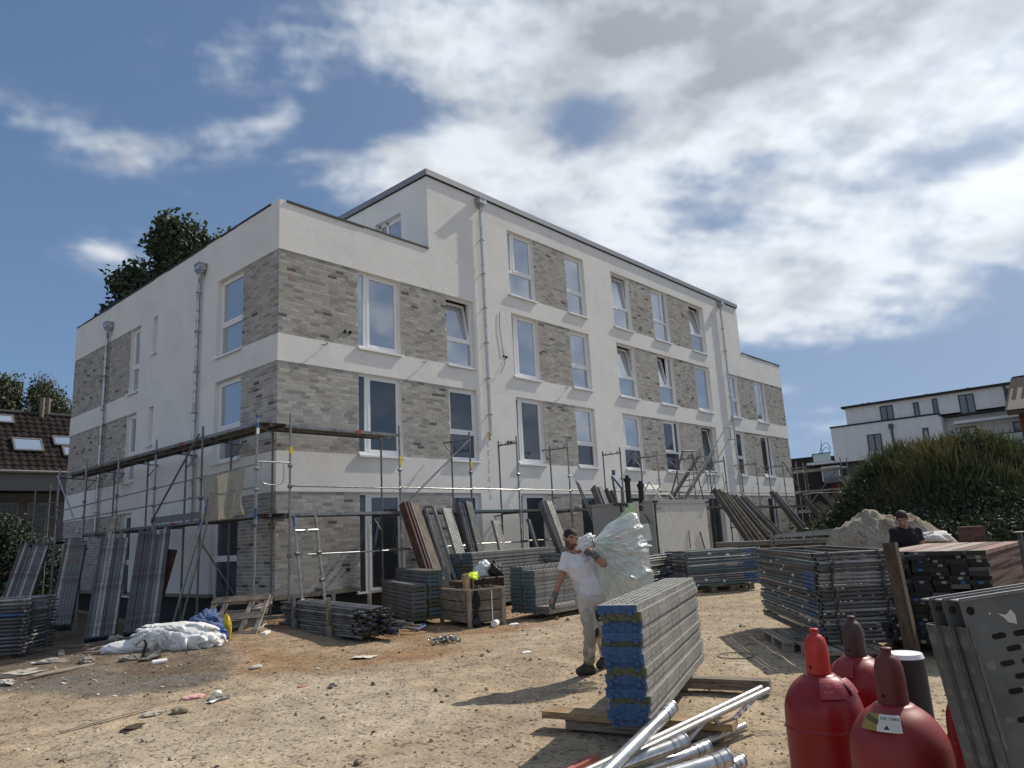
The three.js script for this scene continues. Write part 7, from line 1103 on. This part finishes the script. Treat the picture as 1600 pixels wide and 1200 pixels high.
// ---------------------------------------------------------------- white house with set-back top storey, far right
{
  const B = thing('white_apartment_house', 'white flat-roofed apartment house with dark brick ground floor beyond the hill', 'building', [70, 0, 0]);
  const wht = std({ color: lin(0.82, 0.82, 0.82), map: plasterMap, roughness: 0.95 }), brickD = std({ color: lin(0.052, 0.038, 0.036), roughness: 0.95, map: (() => tex(256, (u, v) => { const y = v * 32, row = Math.floor(y), x = u * 10 + (row % 2) * 0.5, m = (y % 1) < 0.14 || (x % 1) < 0.05, t = HV[(Math.floor(x) * 7 + row * 31) & 255]; const s = m ? 0.75 : 0.65 + 0.35 * t; return [s, s, s]; }))() });
  const zb = (z0, z1, y0, y1, x0 = 0, x1 = 9) => bx(x1 - x0, y1 - y0, z1 - z0, (x0 + x1) / 2, (y0 + y1) / 2, (z0 + z1) / 2), zr = 4;
  part('wall', [zb(-22.86, -13.95, 6.65, 9.78), zb(-13.95, zr, 6.65, 9.55, 1.7), zb(-12.9, zr, 8.83, 9.05, 0.3, 1.7), zb(-13.95, -13.75, 6.65, 9.55, 0, 1.7)], wht, B); part('upper_wall', zb(-21.63, zr, 9.86, 11.55, 1.0), wht, B);
  part('brick_wall', [zb(-23.0, zr, 0, 6.60, 0.1)], brickD, B); part('dark_annex', [zb(-33, -23.0, 0, 7.3, 0.6)], brickD, B);
  part('roof_edge', [zb(-21.9, zr, 11.55, 11.74, 0.7), zb(-22.92, -13.9, 9.78, 9.92, -0.06), zb(-13.9, zr, 9.55, 9.68, 0.8), zb(-33.1, -24.6, 7.3, 7.42, 0.5)], M.plinth, B);
  part('canopy_slab', [zb(-25.1, -22.7, 6.52, 6.74, -1.0, 3), zb(-14.35, zr, 6.62, 6.84, -0.5, 1.7), zb(-22.9, -14.35, 6.58, 6.66, -0.02, 0.1)], wht, B);
  const low = part('porch_roof', [zb(-23.2, 2, 4.68, 5.2, -2.6, 0.1)], std({ color: lin(0.13, 0.135, 0.145), roughness: 0.7 }), B); part('porch_wall', [zb(-22.8, 2, 0, 4.68, -2.2, 0.1)], std({ color: lin(0.115, 0.045, 0.035), roughness: 0.95, map: brickD.map }), B);
  const frame = std({ color: lin(0.035, 0.037, 0.042), roughness: 0.5 });
  const win = (z0, z1, y0, y1, x, split = 0, rail = 0, mk = frame) => { const g = [zb(z0, z1, y1 - 0.09, y1, x - 0.03, x + 0.1), zb(z0, z1, y0, y0 + 0.08, x - 0.03, x + 0.1), zb(z0, z0 + 0.08, y0 + 0.08, y1 - 0.09, x - 0.03, x + 0.1), zb(z1 - 0.08, z1, y0 + 0.08, y1 - 0.09, x - 0.03, x + 0.1)]; if (split) g.push(zb((z0 + z1) / 2 - 0.05, (z0 + z1) / 2 + 0.05, y0 + 0.08, y1 - 0.09, x - 0.03, x + 0.1)); if (rail) g.push(zb(z0, z1, y0 + rail - 0.04, y0 + rail + 0.04, x - 0.04, x + 0.1)); const w = part('window', g, mk, B); part('pane', zb(z0 + 0.08, z1 - 0.08, y0 + 0.08, y1 - 0.09, x + 0.02, x + 0.05), rail ? M.glassDark : M.glassDark, w); if (rail) part('glass_rail', zb(z0 + 0.06, z1 - 0.06, y0 + 0.06, y0 + rail, x - 0.06, x - 0.04), phy({ color: lin(0.30, 0.36, 0.36), metalness: 0.3, roughness: 0.15 }), w); return w; };
  win(-18.65, -17.55, 9.75, 11.30, 0.97, 1); win(-15.9, -15.45, 9.85, 11.22, 0.97); win(-14.4, -13.98, 9.75, 11.3, 0.97); win(-12.4, -11.25, 9.6, 11.28, 0.97, 1); win(-8.9, -7.8, 9.7, 11.28, 0.97, 1); win(-4, -2.9, 9.7, 11.28, 0.97, 1);
  win(-19.8, -18.6, 6.42, 8.78, -0.03, 1, 0.85); win(-15.28, -14.82, 6.52, 8.78, -0.03); win(-12.78, -11.6, 6.9, 8.62, 1.67, 1); win(-9.0, -7.6, 6.9, 8.56, 1.67, 1); win(-5, -3.6, 6.9, 8.56, 1.67, 1);
  const wf = M.upvc; win(-24.0, -22.4, 4.95, 6.3, -0.5, 0, 0, wf); win(-19.7, -18.35, 5.0, 6.05, 0.07, 1, 0, wf); win(-16.9, -16.2, 5.2, 6.0, 0.07, 1); win(-9.0, -6.6, 5.3, 6.35, 0.07, 1, 0, wf);
  part('dark_panel', [zb(-22.2, -19.9, 5.3, 6.2, 0.05, 0.12), zb(-10.8, -9.1, 5.3, 6.4, 0.05, 0.12)], std({ color: lin(0.02, 0.025, 0.045), roughness: 0.4 }), B);
  const dp = part('downpipe', [tube(V(-0.12, 5.2, -17.66), V(-0.12, 9.1, -17.66), 0.09, 8), tube(V(0.9, 9.9, -9.0), V(0.9, 11.6, -9.0), 0.08, 8)], M.galvDark, B); part('hopper', bx(0.3, 0.42, 0.34, -0.12, 9.28, -17.66), M.galvDark, dp);
  const gl = phy({ color: lin(0.40, 0.47, 0.46), metalness: 0.25, roughness: 0.12 }); for (let i = 0; i < 9; i++) { const z0 = -14.3 + i * 1.55; part('balcony_glass', zb(z0 + 0.05, z0 + 1.5, 6.9, 7.48, -0.48, -0.45), gl, B); part('balcony_post', zb(z0 - 0.03, z0 + 0.03, 6.84, 7.58, -0.5, -0.44), frame, B); } part('balcony_rail', zb(-14.35, -0.4, 7.5, 7.58, -0.52, -0.42), frame, B);
  part('balcony_glass', zb(-24.5, -22.9, 6.78, 7.45, -0.9, -0.87), gl, B); part('balcony_rail', [zb(-24.55, -22.86, 7.46, 7.54, -0.93, -0.85), zb(-24.55, -24.47, 6.74, 7.5, -0.93, -0.85)], frame, B); part('wall_lamp', new THREE.SphereGeometry(0.14, 12, 8, 0, 6.3, 0, 1.6).rotateZ(Math.PI / 2).translate(1.66, 8.35, -13.15), M.white, B);
  part('roof_vent', [-20.4, -19.9, -15.0, -11.8].map((z) => bx(0.25, 0.3, 0.22, 2.4, 11.86, z)), M.trailerGrey, B);
  part('garden_lounger', [curve([V(-0.3, 7.2, -24.2), V(-0.3, 8.3, -23.7), V(-0.3, 8.5, -23.3), V(-0.3, 7.9, -22.95)], 0.03, 5, 16), curve([V(-0.4, 7.3, -23.9), V(-0.4, 8.0, -23.5), V(-0.4, 8.0, -23.2), V(-0.4, 7.5, -23.0)], 0.03, 5, 16), tube(V(-0.3, 7.4, -23.9), V(-0.3, 8.75, -23.75), 0.03, 6)], M.galvDark, B);
}
{ // brick house with tiled roof cut by the right edge
  const h = thing('brick_house', 'red brick house with a dark tiled roof at the right edge', 'house', [60, 0, -7.6]); const br = std({ color: lin(0.16, 0.05, 0.035), roughness: 0.95 });
  part('wall', bx(8, 8.0, 12, 4.8, 4.0, 6.4), br, h); const sl = Math.hypot(6, 3), ang = Math.atan2(3, 6);
  part('roof', [bx(sl + 0.3, 0.2, 13, 0, 0, 0).rotateZ(ang).translate(3, 9.75, 6.4), bx(sl + 0.3, 0.2, 13, 0, 0, 0).rotateZ(-ang).translate(9, 9.75, 6.4)], std({ color: lin(0.03, 0.024, 0.023), roughness: 0.8 }), h);
  const mats = [], cols = [], r = rng(5), q = new THREE.Quaternion().setFromEuler(new THREE.Euler(0, 0, ang)), g = new THREE.BoxGeometry(0.36, 0.035, 0.27); for (let k = 0; k < 19; k++) for (let j = 0; j < 46; j++) { const f = (k + 0.5) / 19; mats.push(new THREE.Matrix4().compose(V(mix(-0.1, 6, f), mix(8.2, 11.3, f) + 0.06 + (j % 2) * 0.02, -0.1 + j * 0.285), q, V(1, 1, 1))); const v = 0.6 + 0.8 * r(); cols.push(lin(0.026 * v, 0.021 * v, 0.02 * v)); }
  instances('roof_tiles', g, phy({ roughness: 0.95, specularIntensity: 0.3 }), mats, h, cols); part('fascia', bx(0.15, 0.3, 13, -0.15, 8.05, 6.4), M.timberDark, h);
}
// ---------------------------------------------------------------- litter on the ground
{
  const gp = (x, z, y = 0) => [x, gh(x, z) + y, z];
  const flat = (w, d, x, z, ry, m, name, label, cat, curl = 0.02, seed = 1) => { const g = new THREE.PlaneGeometry(w, d, 10, 8).rotateX(-Math.PI / 2), p = g.attributes.position; for (let i = 0; i < p.count; i++) p.setY(i, curl * fbm3(p.getX(i) * 6 / w * 0.4 + seed, 1, p.getZ(i) * 6 / d * 0.4, 3)); const q = g.clone(), idx = g.index.array.slice(); g.computeVertexNormals(); const o = single(name, g, m, label, cat, null, gp(x, z, 0.006)); o.rotation.y = ry; return o; };
  const foam = std({ color: lin(0.80, 0.80, 0.78), roughness: 0.8 }), cement = std({ color: lin(0.40, 0.37, 0.31), roughness: 1, flatShading: true }), grey = std({ color: lin(0.22, 0.205, 0.18), roughness: 1, flatShading: true });
  const lump = (w, h, d, x, z, seed, m, name, label, cat, ry = 0) => { const o = single(name, crumple(w, h, d, seed, 0.4, 16, 0.5), m, label, cat, null, gp(x, z, h * 0.4)); o.rotation.y = ry; return o; };
  flat(0.24, 0.34, 6.78, -9.2, 0.5, std({ color: lin(0.62, 0.58, 0.48), roughness: 0.9 }), 'paper_sheet', 'beige paper sheet lying alone on the sand', 'paper', 0.05, 3);
  single('foam_strip', bx(0.22, 0.04, 0.07, 0, 0.02, 0), foam, 'white foam block lying right of the broken pallet, upper one', 'foam', null, gp(7.25, -13.05, 0)).rotation.y = 0.5; single('foam_strip', bx(0.30, 0.04, 0.08, 0, 0.02, 0), foam, 'white foam block lying right of the broken pallet, lower one', 'foam', null, gp(7.0, -12.35, 0)).rotation.y = 0.75;
  single('wire_piece', curve([V(0, 0.02, 0), V(0.15, 0.06, -0.1), V(0.3, 0.03, -0.12), V(0.42, 0.08, -0.3)], 0.008, 5, 16), M.white, 'thin white wire curling on the sand right of the broken pallet', 'wire', null, gp(7.25, -12.95));
  single('tape_roll', new THREE.TorusGeometry(0.065, 0.03, 10, 22).rotateY(0.9), M.white, 'white roll of tape lying near the woven sack', 'tape roll', null, gp(5.45, -12.05, 0.09));
  single('foam_tube', tube(V(-0.1, 0.03, 0), V(0.1, 0.03, 0.02), 0.035, 12), foam, 'short white foam tube before the woven sack', 'foam', null, gp(4.75, -11.35));
  lump(0.28, 0.09, 0.1, 4.85, -11.85, 71, M.black, 'black_netting', 'black and grey netting tangled before the woven sack', 'netting', 0.7); lump(0.14, 0.06, 0.09, 4.55, -11.95, 72, grey, 'grey_netting', 'grey scrap of netting left of the black tangle', 'netting', 0.3); single('black_strap', curve([V(0, 0, 0), V(0.03, 0.1, 0), V(0.05, 0.22, 0.02), V(0.03, 0.28, 0)], 0.02, 6, 12), M.black, 'black strap end standing up before the white sack', 'strap', null, gp(4.72, -11.9, 0));
  lump(0.14, 0.03, 0.09, 4.05, -8.75, 73, std({ color: lin(0.62, 0.36, 0.33), roughness: 0.9 }), 'barrier_tape', 'pink and white barrier tape crumpled on the sand', 'tape', 0.2); lump(0.13, 0.04, 0.08, 4.2, -8.4, 74, grey, 'grey_rag', 'dark grey rag beside the barrier tape', 'rag', 0.1); flat(0.24, 0.09, 4.13, -8.35, 0.5, foam, 'foil_scrap', 'white foil scrap under the grey rag', 'foil', 0.03, 9); lump(0.05, 0.03, 0.04, 4.35, -8.75, 75, foam, 'foam_crumb', 'small white foam crumb beside the barrier tape', 'foam');
  flat(0.17, 0.07, 5.26, -7.77, 0.9, std({ color: lin(0.02, 0.022, 0.05), roughness: 0.7 }), 'plastic_scrap', 'dark blue plastic scrap alone on the pale sand', 'plastic scrap', 0.06, 4); lump(0.06, 0.014, 0.03, 5.1, -8.15, 76, std({ color: lin(0.5, 0.18, 0.13), roughness: 0.9 }), 'brick_chip', 'small red brick chip on the pale sand', 'brick chip'); lump(0.08, 0.012, 0.05, 8.07, -7.17, 77, foam, 'paper_cup_lid', 'white crumpled scrap on the sand left of the worker', 'scrap');
  { const t = thing('clamp_pile', 'small pile of grey scaffold clamps dropped on the sand', 'clamps', gp(8.27, -9.05)); const r = rng(14); for (let i = 0; i < 11; i++) part('clamp', [new THREE.TorusGeometry(0.04, 0.014, 6, 12).translate(-0.05, 0, 0), bx(0.15, 0.025, 0.035, 0.03, 0, 0)].map((g) => g.rotateX(r() * 6).rotateY(i).translate((r() - 0.5) * 0.36, 0.03 + r() * 0.06, (r() - 0.5) * 0.3)), M.galv, t); }
  { const t = thing('bracket_pile', 'blue and grey scaffold brackets lying before the deck columns', 'brackets', gp(9.15, -10.75)); const r = rng(15); for (let i = 0; i < 7; i++) part('bracket', tube(V((r() - 0.5) * 0.5, 0.03 + r() * 0.06, (r() - 0.5) * 0.4), V((r() - 0.5) * 0.6, 0.03 + r() * 0.08, (r() - 0.5) * 0.4), 0.02, 8), i % 3 ? M.galvDull : M.bluePaint, t); }
  single('paint_can', new THREE.CylinderGeometry(0.06, 0.06, 0.18, 16).rotateZ(Math.PI / 2).rotateY(0.5), M.white, 'white can lying at the foot of the wooden crate', 'can', null, gp(10.1, -9.7, 0.06)); lump(0.12, 0.03, 0.08, 10.45, -9.55, 78, foam, 'plastic_wrap', 'white plastic wrap by the foot of the wooden crate', 'wrap');
  lump(0.14, 0.025, 0.07, 5.45, -9.85, 79, cement, 'paper_strip', 'torn cement paper strip at the edge of the damp soil', 'paper', 0.6); single('thin_slat', bar(V(2.6, gh(2.6, -8.4) + 0.02, -8.4), V(3.5, gh(3.5, -8.55) + 0.03, -8.55), 0.03, 0.012), M.timberPale, 'long thin pale slat lying on the sand at lower left', 'slat'); lump(0.12, 0.03, 0.07, 3.45, -8.35, 80, cement, 'mortar_lump', 'pale mortar lump beside the thin slat', 'mortar'); lump(0.09, 0.05, 0.08, 3.68, -8.2, 81, std({ color: lin(0.27, 0.22, 0.16), roughness: 1 }), 'stone', 'fist-sized brown stone right of the thin slat', 'stone'); lump(0.13, 0.03, 0.06, 3.1, -7.95, 82, M.timberDark, 'bark_piece', 'dark bark piece below the thin slat', 'bark', 0.4);
  lump(0.11, 0.022, 0.045, 11.5, -5.55, 83, M.black, 'rubber_strip', 'black flat rubber strip on the sand right of the worker', 'rubber', 0.3); single('wire_loop', new THREE.TorusGeometry(0.22, 0.006, 5, 36).rotateX(Math.PI / 2), M.galvDark, 'thin rusty wire loop on the sand before the pallet', 'wire', null, gp(8.95, -4.45, 0.012));
  const r = rng(505), spots = [[3.3, -12.4], [3.7, -12.0], [4.2, -12.6], [3.0, -11.9], [4.6, -13.2], [5.2, -13.6], [3.9, -13.2], [5.0, -14.2], [5.4, -14.9], [2.9, -12.7], [4.9, -15.2], [6.0, -14.6], [5.7, -15.6], [4.4, -14.4]];
  spots.forEach(([x, z], i) => { const k = i % 3, ry = r() * 3; if (k === 0) { const o = single('broken_slab', crumple(0.14 + r() * 0.12, 0.03 + r() * 0.03, 0.10, 90 + i, 0.75, 12, 0.5), cement, 'pale broken cement slab lying in the mud at the left', 'slab', 'pale broken slabs in the mud', gp(x, z, 0.02)); o.rotation.y = ry; } else if (k === 1) { const o = single('offcut_board', bx(0.5 + r() * 0.4, 0.025, 0.09, 0, 0.015, 0), i % 2 ? M.timberPale : M.timberGrey, 'short board offcut lying in the mud at the left', 'board', 'board offcuts in the mud', gp(x, z, 0.01)); o.rotation.y = ry; } else { const o = single('plaster_scrap', crumple(0.13, 0.05, 0.11, 120 + i, 0.5, 14, 0.5), i % 2 ? foam : grey, 'crumpled scrap of packing lying in the mud at the left', 'scrap', 'packing scraps in the mud', gp(x, z, 0.02)); o.rotation.y = ry; } });
  for (const [x, z, s, l] of [[6.5, -13.9, 1.2, 'timber batten lying under the corner scaffold'], [6.9, -15.2, 0.9, 'long batten lying across the sand before the red plank'], [5.5, -14.1, 1.4, 'grey batten lying on the mud beside the leaning bundles']]) single('batten', bar(V(x, gh(x, z) + 0.04, z), V(x + s * 0.8, gh(x + s * 0.8, z - s * 0.55) + 0.04, z - s * 0.55), 0.07, 0.04), M.timberGrey, l, 'batten');
  // sprinkling of tiny white and dark specks of building waste
  const mats = [], cols = []; while (mats.length < 700) { const x = 2 + 10 * r(), z = -4 - 10 * r(), dd = polyDist(x, z, DAMP); if (r() > (dd < 0.4 ? 1 : 0.22)) continue; const s = 0.008 + 0.022 * r() * r(); mats.push(new THREE.Matrix4().compose(V(x, gh(x, z) + s * 0.3, z), new THREE.Quaternion().setFromEuler(new THREE.Euler((r() - 0.5) * 0.6, r() * 6, (r() - 0.5) * 0.6)), V(s * (0.7 + r()), s * 0.4, s))); const v = r(); cols.push(v < 0.35 ? lin(0.58, 0.56, 0.52) : v < 0.7 ? lin(0.06, 0.05, 0.045) : lin(0.42, 0.36, 0.27)); }
  tag(instances('waste_specks', new THREE.DodecahedronGeometry(1, 0), std({ roughness: 0.9 }), mats, null, cols), 'tiny specks of plaster and waste trodden into the soil', 'waste');
}
// ---------------------------------------------------------------- shadows and the picture
scene.traverse((o) => { if (o.isMesh) { o.castShadow = true; o.receiveShadow = true; } });
renderer.render(scene, camera);
